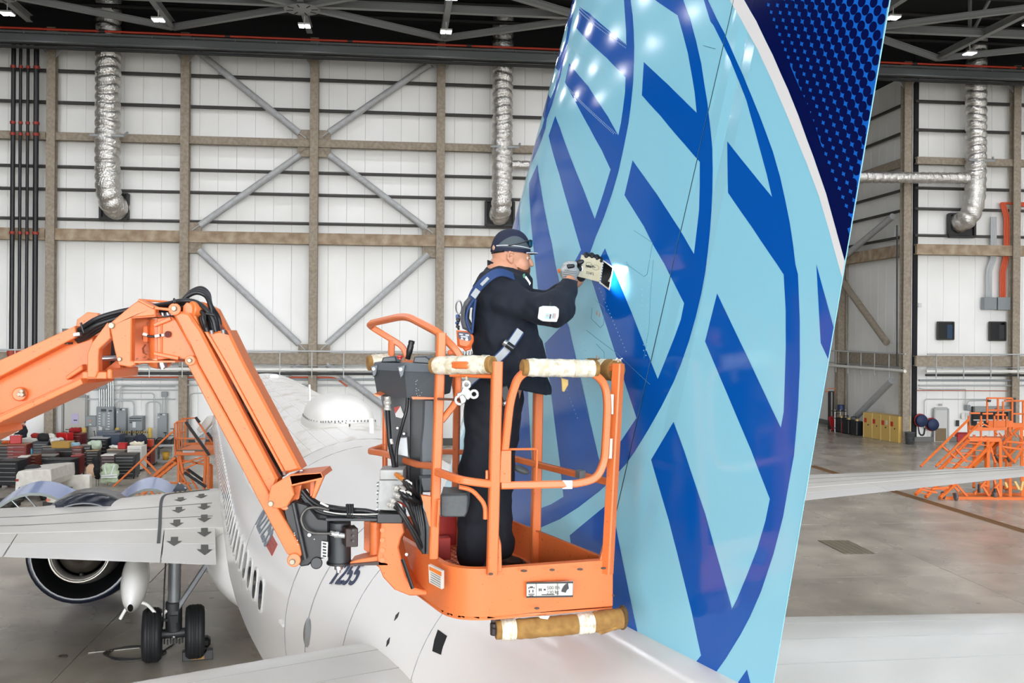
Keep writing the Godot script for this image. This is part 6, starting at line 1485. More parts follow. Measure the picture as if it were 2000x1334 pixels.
# ---- figures: a field of tapered limbs joined smoothly,meshed where it is zero ----
class Flesh:
	var limbs := [] # [a,b,ra,rb,side squeeze basis or null,join]
	var cuts := []
	var holes := []
	var k := 0.03
	var wrinkle: FastNoiseLite
	var wrinkle_depth := 0.0
	func limb(a: Vector3,b: Vector3,ra: float,rb: float,squash := Vector3.ONE,basis := Basis()) -> Flesh:
		limbs.append([a,b,ra,rb,squash,basis])
		return self
	func chain(pts: Array,radii: Array) -> Flesh:
		for i in pts.size() - 1: limb(pts[i],pts[i + 1],radii[i],radii[i + 1])
		return self
	func at(p: Vector3) -> float:
		var d := 1e3
		for l in limbs:
			var a: Vector3 = l[0]
			var q := p - a
			var ab: Vector3 = l[1] - a
			if l[4] != Vector3.ONE:
				q = (l[5].transposed() * q) / l[4]
				ab = (l[5].transposed() * ab) / l[4]
			var t := clampf(q.dot(ab) / maxf(ab.length_squared(),1e-9),0.0,1.0)
			var e: float = (q - ab * t).length() - lerpf(l[2],l[3],t)
			var h := maxf(k - absf(d - e),0.0)
			d = minf(d,e) - h * h / (4.0 * k)
		if wrinkle_depth > 0.0 and d < 0.05: d += wrinkle.get_noise_3dv(p) * wrinkle_depth
		for c in cuts: d = maxf(d,c.distance_to(p))
		for h2 in holes: d = maxf(d,h2[1] - (p - h2[0]).length())
		return d
	func mesh(cell: float) -> ArrayMesh:
		var lo := Vector3.INF; var hi := -Vector3.INF
		for l in limbs:
			var m := maxf(l[2],l[3]) * maxf(l[4].x,maxf(l[4].y,l[4].z)) + 0.02
			for e in 2:
				lo = lo.min(l[e] - Vector3.ONE * m); hi = hi.max(l[e] + Vector3.ONE * m)
		var blk := 4
		var n := Vector3i(((hi - lo) / (cell * blk)).ceil()) * blk
		var s := Vector3i(n.x + 1,n.y + 1,n.z + 1)
		var val := PackedFloat32Array(); val.resize(s.x * s.y * s.z); val.fill(9.0)
		var live := []
		for bx in n.x / blk:
			for by in n.y / blk:
				for bz in n.z / blk:
					var c := lo + (Vector3(bx,by,bz) + Vector3.ONE * 0.5) * cell * blk
					if absf(at(c)) > cell * blk * 1.25: continue
					live.append(Vector3i(bx,by,bz) * blk)
					for x in range(bx * blk,bx * blk + blk + 1):
						for y in range(by * blk,by * blk + blk + 1):
							for z in range(bz * blk,bz * blk + blk + 1):
								var i := (x * s.y + y) * s.z + z
								if val[i] == 9.0: val[i] = at(lo + Vector3(x,y,z) * cell)
		var spot := {}
		var o := [0,s.y * s.z,s.z,s.y * s.z + s.z,1,s.y * s.z + 1,s.z + 1,s.y * s.z + s.z + 1]
		for b in live:
			for x in range(b.x,b.x + blk):
				for y in range(b.y,b.y + blk):
					for z in range(b.z,b.z + blk):
						var i: int = (x * s.y + y) * s.z + z
						var neg := 0
						for q in 8:
							if val[i + o[q]] < 0.0: neg += 1
						if neg == 0 or neg == 8: continue
						var sum := Vector3.ZERO; var cnt := 0
						for q in 8:
							for ax in 3:
								var r := q | (1 << ax)
								if r == q: continue
								var va := val[i + o[q]]; var vb := val[i + o[r]]
								if (va < 0.0) != (vb < 0.0):
									var t := va / (va - vb)
									var p := Vector3(q & 1,(q >> 1) & 1,(q >> 2) & 1)
									p[ax] += t
									sum += p; cnt += 1
						spot[i] = lo + (Vector3(x,y,z) + sum / cnt) * cell
		var verts := PackedVector3Array(); var idx := PackedInt32Array(); var num := {}
		for i in spot:
			num[i] = verts.size(); verts.append(spot[i])
		var st := [s.y * s.z,s.z,1]
		for i in spot:
			for ax in 3:
				var j: int = i + st[ax]
				if j >= val.size() or val[i] == 9.0 or val[j] == 9.0 or (val[i] < 0.0) == (val[j] < 0.0): continue
				var u: int = st[(ax + 1) % 3]; var v: int = st[(ax + 2) % 3]
				if not (num.has(i - u) and num.has(i - v) and num.has(i - u - v)): continue
				var q := [num[i],num[i - u],num[i - u - v],num[i - v]]
				if val[i] < 0.0: q.reverse()
				idx.append_array([q[0],q[1],q[2],q[0],q[2],q[3]])
		var nrm := PackedVector3Array(); nrm.resize(verts.size())
		for t in range(0,idx.size(),3):
			var f := (verts[idx[t + 2]] - verts[idx[t]]).cross(verts[idx[t + 1]] - verts[idx[t]])
			for e in 3: nrm[idx[t + e]] += f
		for t in nrm.size(): nrm[t] = nrm[t].normalized()
		var arr := []; arr.resize(Mesh.ARRAY_MAX)
		arr[Mesh.ARRAY_VERTEX] = verts; arr[Mesh.ARRAY_NORMAL] = nrm; arr[Mesh.ARRAY_INDEX] = idx
		var m := ArrayMesh.new()
		m.add_surface_from_arrays(Mesh.PRIMITIVE_TRIANGLES,arr)
		return m
func cloth_noise(freq: float,seed_: int) -> FastNoiseLite:
	var n := FastNoiseLite.new()
	n.seed = seed_
	n.frequency = freq
	n.fractal_octaves = 2
	return n
func make_mechanic() -> void:
	var man := thing("person","bearded man in navy jacket and cap standing in the basket, reaching to the fin","person",W(-0.145,5.709,-5.45))
	var skin := mat("cc9274",0.5)
	(skin as StandardMaterial3D).subsurf_scatter_enabled = true
	(skin as StandardMaterial3D).subsurf_scatter_strength = 0.12
	# head frame: ear height,x forward,z to his right (towards the camera)
	var hf := Transform3D(Basis(Vector3.UP,0.14) * Basis(Vector3.BACK,-0.05),W(-0.011,7.399,-5.42))
	var h := func(x: float,y: float,z: float) -> Vector3: return hf * Vector3(x,y * 0.92,z)
	# the body,one surface from crown to ankles; clothes lie over most of it
	var body := Flesh.new()
	body.k = 0.05
	body.chain([W(-0.044,7.315,-5.42),W(-0.043,7.134,-5.42),W(-0.041,6.883,-5.42),W(-0.081,6.673,-5.42)],[0.09,0.14,0.15,0.13])
	body.chain([W(-0.034,7.184,-5.28),W(0.223,7.116,-5.17),W(0.308,7.282,-5.33)],[0.055,0.045,0.03])
	body.chain([W(-0.016,7.209,-5.58),W(0.179,7.158,-5.66),W(0.348,7.289,-5.58),W(0.38,7.311,-5.55)],[0.055,0.045,0.033,0.03])
	body.chain([W(-0.121,6.637,-5.33),W(-0.18,6.228,-5.31),W(-0.206,5.826,-5.34)],[0.09,0.065,0.05])
	body.chain([W(-0.06,6.624,-5.53),W(-0.086,6.194,-5.55),W(-0.055,5.817,-5.58)],[0.09,0.065,0.05])
	body.chain([h.call(-0.035,-0.06,0),h.call(-0.05,-0.2,0)],[0.074,0.085])
	part(man,"body",body.mesh(0.016),skin)
	var head := Flesh.new()
	head.k = 0.022
	head.limb(h.call(-0.004,0.035,0),h.call(-0.004,0.04,0),0.1,0.1,Vector3(0.99,1.05,0.82),hf.basis)
	head.limb(h.call(0.04,-0.045,0),h.call(0.042,-0.05,0),0.07,0.07,Vector3(0.95,1.05,0.86),hf.basis)
	head.chain([h.call(-0.03,-0.06,0),h.call(-0.05,-0.16,0)],[0.074,0.08])
	head.limb(h.call(0.035,-0.1,0),h.call(0.0,-0.11,0),0.05,0.06)
	head.limb(h.call(0.083,-0.113,-0.008),h.call(0.083,-0.113,0.008),0.022,0.022)
	head.limb(h.call(0.062,-0.035,0.036),h.call(0.062,-0.035,0.036),0.033,0.033)
	head.limb(h.call(0.062,-0.035,-0.036),h.call(0.062,-0.035,-0.036),0.033,0.033)
	head.limb(h.call(0.087,0.03,-0.03),h.call(0.087,0.03,0.03),0.014,0.014)
	head.holes = [[h.call(0.108,0.01,0.036),0.018],[h.call(0.108,0.01,-0.036),0.018]]
	part(man,"head",head.mesh(0.0055),skin)
	var nose := Flesh.new()
	nose.k = 0.008
	nose.chain([h.call(0.094,0.018,0),h.call(0.108,-0.008,0),h.call(0.118,-0.028,0)],[0.009,0.0115,0.0125])
	nose.limb(h.call(0.103,-0.034,0.012),h.call(0.1,-0.034,0.014),0.009,0.008)
	nose.limb(h.call(0.103,-0.034,-0.012),h.call(0.1,-0.034,-0.014),0.009,0.008)
	part(man,"nose",nose.mesh(0.003),skin)
	var lips := Flesh.new()
	lips.k = 0.004
	lips.limb(h.call(0.094,-0.061,-0.018),h.call(0.0985,-0.06,0),0.006,0.008)
	lips.limb(h.call(0.0985,-0.06,0),h.call(0.094,-0.061,0.018),0.008,0.006)
	lips.limb(h.call(0.0925,-0.073,-0.016),h.call(0.097,-0.074,0),0.006,0.0085)
	lips.limb(h.call(0.097,-0.074,0),h.call(0.0925,-0.073,0.016),0.0085,0.006)
	part(man,"lips",lips.mesh(0.0028),mat("c07a66",0.45))
	for sz in [-1.0,1.0]:
		var ear := Flesh.new()
		ear.k = 0.006
		var rim := []
		for e in [[0.006,0.02,0.078],[-0.004,0.031,0.083],[-0.019,0.028,0.089],[-0.027,0.011,0.092],[-0.024,-0.01,0.089],[-0.014,-0.024,0.084],[-0.003,-0.033,0.078]]: rim.append(h.call(e[0],e[1],sz * e[2]))
		for q in 6: ear.limb(rim[q],rim[q + 1],0.0062,0.0062)
		ear.limb(h.call(-0.006,-0.004,sz * 0.077),h.call(-0.004,-0.024,sz * 0.077),0.014,0.01)
		part(man,"ear",ear.mesh(0.003),skin)
		part(man,"eye",Shape.new().ball(h.call(0.0845,0.006,sz * 0.034),Vector3.ONE * 0.0125,8),mat("cfc5ba",0.25))
		part(man,"iris",Shape.new().ball(h.call(0.093,0.005,sz * 0.0355),Vector3.ONE * 0.0055,6),mat("4a3a2c",0.2))
		var lid := Flesh.new()
		lid.k = 0.004
		lid.chain([h.call(0.091,0.017,sz * 0.018),h.call(0.1,0.014,sz * 0.034),h.call(0.09,0.008,sz * 0.048)],[0.004,0.0045,0.004])
		part(man,"eyelid",lid.mesh(0.0028),skin)
		part(man,"eyebrow",Shape.new().tube(curve([h.call(0.101,0.031,sz * 0.012),h.call(0.1,0.037,sz * 0.03),h.call(0.087,0.031,sz * 0.05)],4),0.0045,6),mat("6b4631",0.8))
	# reddish beard along the jaw,up to the ears and round the mouth
	var beard := Flesh.new()
	beard.k = 0.02
	beard.limb(h.call(0.04,-0.06,0),h.call(0.042,-0.065,0),0.0735,0.0735,Vector3(0.95,1.0,0.88),hf.basis)
	beard.limb(h.call(0.04,-0.102,0),h.call(0.005,-0.112,0),0.054,0.062)
	beard.limb(h.call(0.087,-0.118,-0.012),h.call(0.087,-0.118,0.012),0.026,0.026)
	beard.limb(h.call(0.094,-0.05,-0.02),h.call(0.094,-0.05,0.02),0.0065,0.0065)
	beard.wrinkle = cloth_noise(110.0,5)
	beard.wrinkle_depth = 0.0022
	beard.cuts = [Plane(hf.basis * Vector3(0.3,0.95,0).normalized(),h.call(0.05,-0.028,0)),Plane(hf.basis * Vector3(-1,0,0),h.call(0.004,0,0)),Plane(hf.basis * Vector3(-0.5,-0.85,0),h.call(0.02,-0.165,0))]
	beard.holes = [[h.call(0.104,-0.067,0),0.0155]]
	part(man,"beard",beard.mesh(0.0045),worn("6e4630",0.9,noise_tex(0.35,Color(0.55,0.5,0.46),Color(1.1,1.05,1.0),45,256,3),5.0,0.0,false))
	make_cap(man,h,hf)
	# jacket
	var jk := Flesh.new()
	jk.k = 0.05
	jk.limb(W(-0.046,7.203,-5.42),W(-0.039,6.994,-5.42),0.165,0.178,Vector3(1,1,1.32))
	jk.limb(W(-0.024,6.883,-5.42),W(-0.024,6.799,-5.42),0.185,0.18,Vector3(1,1,1.22))
	jk.limb(W(-0.056,7.192,-5.28),W(-0.053,7.212,-5.57),0.088,0.09)
	jk.limb(W(0.034,6.855,-5.42),W(0.097,6.674,-5.42),0.13,0.115,Vector3(1,1,1.4))
	jk.limb(W(-0.093,6.701,-5.42),W(-0.081,6.645,-5.42),0.16,0.16,Vector3(1,1,1.2))
	jk.limb(W(-0.065,7.195,-5.42),W(-0.049,7.237,-5.42),0.11,0.088)
	jk.limb(W(-0.017,7.166,-5.22),W(0.2,7.112,-5.14),0.082,0.078)
	jk.limb(W(0.2,7.112,-5.14),W(0.238,7.124,-5.16),0.08,0.078)
	jk.limb(W(0.241,7.129,-5.17),W(0.311,7.271,-5.33),0.074,0.047)
	jk.limb(W(-0.001,7.202,-5.6),W(0.179,7.153,-5.66),0.08,0.07)
	jk.limb(W(0.179,7.158,-5.66),W(0.348,7.289,-5.58),0.07,0.045)
	jk.wrinkle = cloth_noise(7.5,61)
	jk.wrinkle_depth = 0.018
	var hem: Vector3 = (W(-0.207,6.748,-5.42) - W(0.209,6.656,-5.42)).normalized()
	jk.cuts = [Plane(Vector3(-hem.y,hem.x,0),W(0.209,6.656,-5.42)),Plane(Vector3(0.2,0.98,0).normalized(),W(-0.044,7.354,-5.42))]
	jk.holes = [[W(0.009,7.376,-5.42),0.083]]
	var jm := part(man,"jacket",jk.mesh(0.0115),navy_cloth,false,"dark navy work jacket")
	# stand-up collar
	var coll := []
	for i in 5:
		var ring := []
		for q in 22:
			var an := TAU * q / 22.0
			var base: Vector3 = W(-0.036,7.298,-5.42)
			ring.append(base + Vector3(cos(an) * (0.098 - 0.003 * i),0.012 * i + 0.0105 * i * -cos(an) + sin(an * 3.0) * 0.003,sin(an) * (0.094 - 0.003 * i)) + Vector3(-0.004 * i,0,0))
		coll.append(ring)
	part(jm,"collar",Shape.new().skin(coll),navy_cloth)
	# trousers and boots
	var tr := Flesh.new()
	tr.k = 0.06
	tr.limb(W(-0.093,6.715,-5.42),W(-0.103,6.603,-5.42),0.145,0.14,Vector3(1,1,1.2))
	tr.chain([W(-0.134,6.623,-5.33),W(-0.18,6.228,-5.31),W(-0.209,5.798,-5.34)],[0.112,0.09,0.082])
	tr.chain([W(-0.04,6.611,-5.52),W(-0.086,6.194,-5.55),W(-0.058,5.794,-5.58)],[0.108,0.088,0.08])
	tr.wrinkle = cloth_noise(8.0,77)
	tr.wrinkle_depth = 0.014
	part(man,"trousers",tr.mesh(0.0125),worn("11151f",0.85,noise_tex(0.2,Color(0.85,0.85,0.85),Color(1,1,1),47,256,3),3.0,0.0,false))
	for b in [[W(-0.209,5.752,-5.36),W(-0.115,5.738,-5.34),W(-0.209,5.823,-5.35)],[W(-0.066,5.725,-5.58),W(0.035,5.713,-5.55),W(-0.06,5.788,-5.58)]]:
		var bt := Flesh.new()
		bt.k = 0.04
		bt.limb(b[0],b[1],0.042,0.036,Vector3(1,0.85,1.05))
		bt.limb(b[0],b[2],0.048,0.055)
		bt.cuts = [Plane(Vector3.DOWN,Vector3(0,5.71,0))]
		var bo := part(man,"boot",bt.mesh(0.008),worn("4a3427",0.6,noise_tex(0.05,Color(0.6,0.56,0.52),Color(1,1,1),48,128,4),4.0,0.0,false))
		part(bo,"sole",Shape.new().box((b[0] + b[1]) / 2 + Vector3(0,0,0) - Vector3(0,(b[0].y + b[1].y) / 2 - 5.707,0),W(0.2,0.024,0.085),Basis(Vector3.UP,0.15),0.008),black_rubber)
		part(bo,"laces",Shape.new().tube([b[0].lerp(b[1],0.45) + W(0,0.045,0.03),b[0].lerp(b[1],0.5) + W(0,0.05,0.0),b[0].lerp(b[1],0.45) + W(0,0.045,-0.03)],0.004,5),black_rubber)
	make_hands(man)
	make_harness(man)
func make_cap(man: Node3D,h: Callable,hf: Transform3D) -> void:
	var navy := mat("1b2038",0.8)
	var rows := []
	for i in 11:
		var t := i / 10.0
		var ring := []
		for q in 32:
			var an := TAU * q / 32.0
			var th := PI * 0.5 * t
			var y := 0.046 + 0.128 * cos(th)
			ring.append(h.call(-0.002 + cos(an) * 0.108 * pow(sin(th),0.8),y,sin(an) * 0.091 * pow(sin(th),0.8)))
		rows.append(ring)
	var cap := part(man,"cap",Shape.new().skin(rows),navy,false,"navy bump cap with grey side panel")
	var band := []
	for i in 4:
		var ring := []
		for q in 32:
			var an := TAU * q / 32.0
			ring.append(h.call(-0.002 + cos(an) * 0.1095,0.066 - 0.011 * i,sin(an) * 0.0925))
		band.append(ring)
	part(cap,"cap_band",Shape.new().skin(band),navy)
	var brim := []
	for i in 7:
		var ring := []
		for q in 15:
			var an := -1.0 + 2.0 * q / 14.0
			var t := i / 6.0
			ring.append(h.call(-0.002 + cos(an) * (0.108 + 0.042 * t * (1.0 - 0.25 * an * an)),0.048 - 0.006 * t - 0.008 * an * an,sin(an) * (0.09 + 0.008 * t)))
		brim.append(ring)
	var under := []
	for r in brim:
		var q := []
		for p in r: q.append(p - Vector3(0,0.004,0))
		under.append(q)
	var bs := Shape.new().skin(brim,false,hf.origin - Vector3(0,1,0))
	bs.skin(under,false,hf.origin + Vector3(0,1,0))
	part(cap,"brim",bs,navy)
	var edge := []
	for q in 15: edge.append(brim[6][q] - Vector3(0,0.002,0))
	part(cap,"brim_piping",Shape.new().tube(edge,0.0028,6),mat("dcdde2",0.5))
	for sz in [-1.0,1.0]:
		var pan := []
		for i in 8:
			var ring := []
			for q in 14:
				var t := i / 7.0
				var an := lerpf(2.45,0.42,q / 13.0)
				var th := lerpf(PI * 0.5 * 0.98,lerpf(0.98,0.62,sin(PI * q / 13.0)) * PI * 0.5 - 0.02,t)
				ring.append(h.call(-0.002 + cos(an) * 0.1105 * pow(sin(th),0.8),0.052 + 0.128 * cos(th),sz * sin(an) * 0.0935 * pow(sin(th),0.8)))
			pan.append(ring)
		part(cap,"mesh_panel",Shape.new().skin(pan,false,hf.origin),mat("4d565c",0.9))
		var pipe := []
		for q in 14:
			var an := lerpf(2.45,0.42,q / 13.0)
			pipe.append(h.call(-0.002 + cos(an) * 0.112,0.064 + 0.004 * sin(q * 0.3),sz * sin(an) * 0.095))
		part(cap,"cap_piping",Shape.new().tube(pipe,0.0026,6),mat("dcdde2",0.5))
		# safety glasses pushed up on the cap
		part(cap,"glasses_arm",Shape.new().tube(curve([h.call(-0.03,0.065,sz * 0.096),h.call(0.03,0.083,sz * 0.097),h.call(0.08,0.103,sz * 0.08),h.call(0.1,0.108,sz * 0.062)],5),0.0035,6),mat("16171a",0.3))
		var lens := []
		for i in 5:
			var ring := []
			for q in 8: ring.append(h.call(0.116 - 0.03 * pow(q / 7.0,2.0),0.112 - 0.036 * i / 4.0,sz * (0.012 + 0.062 * q / 7.0)))
			lens.append(ring)
		part(cap,"glasses_lens",Shape.new().skin(lens,false,hf.origin),mat("14465a",0.06))
	part(cap,"adjust_strap",Shape.new().tube(curve([h.call(-0.05,0.034,0.082),h.call(-0.09,0.028,0.045),h.call(-0.102,0.026,0.0),h.call(-0.09,0.028,-0.04)],5),0.007,6),mat("121316",0.4))
	part(cap,"strap_gap",Shape.new().ball(h.call(-0.094,0.052,0.012),Vector3(0.012,0.02,0.04),8),mat("c79c80",0.6))
func make_hands(man: Node3D) -> void:
	var grey := worn("b9bbb9",0.8,noise_tex(0.08,Color(0.75,0.75,0.75),Color(1,1,1),49,128,3),8.0,0.0,false)
	var blk := mat("131416",0.45)
	# right hand,a light grey glove closed round the torch
	var g := Flesh.new()
	g.k = 0.012
	g.limb(W(0.306,7.275,-5.35),W(0.304,7.312,-5.37),0.034,0.042,Vector3(1.1,1,0.85))
	g.limb(W(0.285,7.328,-5.37),W(0.333,7.327,-5.39),0.03,0.03)
	for k in 4:
		var b: Vector3 = [W(0.281,7.335,-5.35),W(0.298,7.341,-5.35),W(0.314,7.344,-5.355),W(0.332,7.342,-5.365)][k]
		g.chain([b,b + W(0.003,0.026,-0.012),b + W(0.004,0.026,-0.042)],[0.0135,0.0125,0.011])
	g.chain([W(0.279,7.31,-5.35),W(0.272,7.334,-5.335),W(0.294,7.351,-5.335)],[0.016,0.0135,0.012])
	var glove := part(man,"glove",g.mesh(0.0035),grey,false,"light grey glove closed round a torch")
	for k in 4:
		var b: Vector3 = [W(0.281,7.335,-5.35),W(0.298,7.341,-5.35),W(0.314,7.344,-5.355),W(0.332,7.342,-5.365)][k]
		var f := Flesh.new()
		f.k = 0.01
		f.chain([b + W(0.004,0.027,-0.034),b + W(0.004,0.016,-0.056),b + W(0.0,-0.004,-0.058)],[0.0125,0.012,0.0105])
		part(glove,"black_fingertip",f.mesh(0.0035),blk)
	var th := Flesh.new()
	th.chain([W(0.299,7.352,-5.332),W(0.324,7.355,-5.335)],[0.0125,0.011])
	part(glove,"black_fingertip",th.mesh(0.0035),blk)
	for k in 5:
		var ring := []
		for q in 9: ring.append(W(0.306,7.286,-5.35) + W(-0.04 + 0.01 * q,0.011 * k + 0.004 * sin(q * 0.8),0.036 - 0.9 * pow(0.01 * (q - 4),2) * 10.0))
		part(glove,"knit_ridge",Shape.new().tube(ring,0.0028,5),mat("8f9291",0.85))
	# left hand,black,holding the cover by its upper edge
	var l := Flesh.new()
	l.k = 0.012
	l.limb(W(0.38,7.31,-5.54),W(0.414,7.362,-5.54),0.03,0.04,Vector3(1,1,0.8))
	for k in 4:
		var tip: Vector3 = [W(0.404,7.421,-5.46),W(0.436,7.421,-5.475),W(0.465,7.412,-5.485),W(0.489,7.399,-5.495)][k]
		l.chain([W(0.414,7.362,-5.54).lerp(tip,0.35) + W(0.01 * k,0,-0.01),tip + W(0,0.004,-0.035),tip + W(0.0,0.004,-0.008),tip + W(0,-0.004,0.008)],[0.014,0.0125,0.0125,0.0105])
	l.chain([W(0.378,7.338,-5.52),W(0.363,7.362,-5.46),W(0.363,7.379,-5.425),W(0.379,7.385,-5.42)],[0.018,0.015,0.014,0.0115])
	part(man,"glove",l.mesh(0.0035),blk,false,"black glove gripping the hatch cover")
	# torch
	var a: Vector3 = W(0.255,7.331,-5.37); var b2: Vector3 = W(0.357,7.345,-5.42)
	var d := (b2 - a).normalized()
	var t := thing("flashlight","small torch with an orange tail cap in the man's grey-gloved hand","flashlight",a)
	part(t,"tail_cap",Shape.new().cyl(a - d * 0.008,a + d * 0.022,0.0115,14,0.002),mat("e8722a",0.35))
	part(t,"barrel",Shape.new().cyl(a + d * 0.02,b2,0.0105,14,0.001),blk)
	part(t,"head",Shape.new().cyl(b2 - d * 0.004,b2 + d * 0.02,0.0145,16,0.002),blk)
	part(t,"lamp_lens",Shape.new().cyl(b2 + d * 0.0195,b2 + d * 0.0215,0.0125,16),glow("f2f6ff",8.0))
	var s := SpotLight3D.new()
	s.name = "torch_light"
	s.light_color = Color("e6f0ff")
	s.light_energy = 1.3
	s.light_size = 0.012
	s.spot_angle = 24.0
	s.spot_angle_attenuation = 0.8
	s.shadow_enabled = true
	set_reach(s)
	t.add_child(s)
	s.position = b2 + d * 0.026 - a
	s.basis = Basis.looking_at((W(0.566,7.278,-5.33) - b2).normalized(),Vector3.UP)
func strap(parent: Node3D,called: String,pts: Array,w: float,m: Material,face: Vector3,th := 0.004) -> MeshInstance3D:
	return part(parent,called,Shape.new().sweep(curve(pts,5),Shape.rect(th,w,0.001),face.cross((pts[1] - pts[0]).normalized())),m)
func make_harness(man: Node3D) -> void:
	var blue := mat("27406e",0.75)
	var pale := mat("a8adb0",0.7)
	var dgrey := mat("53565a",0.75)
	var blk := mat("17181b",0.5)
	var hs := strap(man,"harness",[W(0.006,7.291,-5.24),W(-0.042,7.307,-5.2),W(-0.087,7.303,-5.175),W(-0.145,7.262,-5.165),W(-0.199,7.199,-5.185),W(-0.222,7.127,-5.19)],0.05,blue,W(-0.3,0.5,0.8),0.007)
	hs.set_meta("label","blue and grey safety harness")
	strap(hs,"strap",[W(-0.177,7.216,-5.155),W(-0.203,7.179,-5.16)],0.034,pale,W(-0.3,0.3,0.9),0.006)
	strap(hs,"strap",[W(-0.124,7.278,-5.155),W(-0.161,7.24,-5.15)],0.018,pale,W(-0.3,0.5,0.8),0.008)
	part(hs,"back_pad",Shape.new().plate([W(-0.201,7.172,-5.18),W(-0.225,7.185,-5.18),W(-0.252,7.153,-5.18),W(-0.267,7.099,-5.18),W(-0.269,7.051,-5.18),W(-0.259,7.014,-5.18),W(-0.24,7.006,-5.18),W(-0.218,6.993,-5.18),W(-0.208,7.02,-5.18),W(-0.235,7.073,-5.18),W(-0.23,7.126,-5.18)],W(0,0,-0.28),0.012),dgrey)
	for e in [[W(-0.198,7.169,-5.165),W(-0.229,7.115,-5.16),W(-0.237,7.062,-5.162),W(-0.221,7.009,-5.165),W(-0.21,6.988,-5.17)],[W(-0.19,7.166,-5.165),W(-0.195,7.126,-5.16),W(-0.2,7.068,-5.16),W(-0.207,6.993,-5.168)]]:
		part(hs,"pad_binding",Shape.new().tube(curve(e,5),0.0065,7),blue)
	strap(hs,"strap",[W(0.043,7.006,-5.185),W(-0.021,6.915,-5.16),W(-0.089,6.845,-5.165),W(-0.164,6.785,-5.185),W(-0.229,6.729,-5.23)],0.05,blue,W(0.2,0.1,0.97),0.006)
	strap(hs,"strap",[W(0.043,7.008,-5.18),W(-0.021,6.915,-5.155),W(-0.089,6.845,-5.16),W(-0.164,6.786,-5.18),W(-0.229,6.73,-5.225)],0.038,pale,W(0.2,0.1,0.97),0.008)
	part(hs,"strap_buckle",Shape.new().cyl(W(-0.034,6.942,-5.14),W(0.009,6.91,-5.14),0.018,14,0.003),mat("3a3c3f",0.25,0.6))
	part(hs,"strap_buckle",Shape.new().cyl(W(-0.042,6.949,-5.138),W(-0.026,6.936,-5.138),0.02,14,0.003),mat("a9abad",0.25,0.8))
	part(hs,"hip_buckle",Shape.new().box(W(-0.03,6.673,-5.2),W(0.05,0.09,0.03),Basis(Vector3.BACK,0.3),0.006).box(W(-0.037,6.626,-5.19),W(0.03,0.03,0.03),Basis(Vector3.BACK,0.3),0.005),mat("2c2e31",0.35,0.4))
	part(hs,"hip_buckle",Shape.new().cyl(W(-0.04,6.625,-5.17),W(-0.024,6.633,-5.17),0.011,10,0.002),steel)
	for r in [[W(-0.284,7.129,-5.3),0.035],[W(-0.286,7.069,-5.28),0.02]]:
		var ring := []
		for q in 17: ring.append(r[0] + W(cos(TAU * q / 16.0) * r[1] * 0.45,sin(TAU * q / 16.0) * r[1],sin(TAU * q / 16.0) * 0.01))
		part(hs,"steel_ring",Shape.new().tube(ring,0.004,7),steel)
	for k in 4: part(hs,"clip",Shape.new().box(W(-0.29,7.079,-5.26) + W(0.004 * (k % 2),-0.018 * k,0.01 * (k % 2)),W(0.016,0.02,0.02),Basis(Vector3.BACK,0.4 * k),0.003),blk if k % 2 else mat("33568f",0.5))
	# shoulder badge in a clear holder on an armband
	var bp := part(man,"armband",Shape.new().tube(curve([W(0.194,7.145,-5.06),W(0.188,7.115,-5.025),W(0.185,7.079,-5.02),W(0.184,7.038,-5.05)],5),0.011,8),blk)
	var clear := StandardMaterial3D.new()
	clear.albedo_color = Color(0.85,0.88,0.9,0.22)
	clear.transparency = BaseMaterial3D.TRANSPARENCY_ALPHA
	clear.roughness = 0.1
	part(bp,"badge_holder",Shape.new().plate([W(0.135,7.124,-5),W(0.153,7.132,-5),W(0.22,7.13,-5),W(0.236,7.115,-5),W(0.234,7.074,-5),W(0.223,7.05,-5),W(0.154,7.053,-5),W(0.128,7.068,-5)],W(0,0,-0.008),0.002),clear)
	part(bp,"badge_card",Shape.new().plate([W(0.152,7.114,-4.998),W(0.233,7.102,-4.998),W(0.226,7.054,-4.998),W(0.145,7.065,-4.998)],W(0,0,-0.003)),mat("bfc3c6",0.4))
	part(bp,"badge_photo",Shape.new().plate([W(0.169,7.095,-4.997),W(0.199,7.09,-4.997),W(0.194,7.063,-4.997),W(0.164,7.068,-4.997)],W(0,0,-0.003)),mat("8fb7d2",0.4))
	part(bp,"badge_photo",Shape.new().ball(W(0.179,7.083,-4.996),W(0.0065,0.005,0.001),6),mat("c99a80",0.5))
	part(bp,"badge_photo",Shape.new().plate([W(0.19,7.09,-4.996),W(0.197,7.089,-4.996),W(0.194,7.066,-4.996),W(0.186,7.068,-4.996)],W(0,0,-0.002)),mat("3a2f2a",0.5))
	for k in 3: part(bp,"badge_print",Shape.new().plate([W(0.205,7.094,-4.996) + W(0.006 * k,0,0),W(0.208,7.094,-4.996) + W(0.006 * k,0,0),W(0.204,7.068,-4.996) + W(0.006 * k,0,0),W(0.201,7.068,-4.996) + W(0.006 * k,0,0)],W(0,0,-0.002)),mat("b5503e" if k == 2 else "55585c",0.5))
	part(man,"chest_card",Shape.new().plate([W(0.058,7.292,-5.3),W(0.074,7.298,-5.3),W(0.099,7.26,-5.3),W(0.088,7.241,-5.3)],W(0,0,-0.004)),mat("e8eaec",0.4))
	part(man,"chest_card",Shape.new().plate([W(0.055,7.305,-5.29),W(0.066,7.311,-5.29),W(0.069,7.289,-5.29),W(0.058,7.286,-5.29)],W(0,0,-0.004)),mat("2f7a5c",0.5))
	# self-retracting lifeline hung on the harness
	var c: Vector3 = W(-0.253,6.944,-5.24)
	var rl := thing("retractable_lanyard","orange self-retracting lifeline block hanging at the man's back","fall arrester",c - W(0,0.07,0))
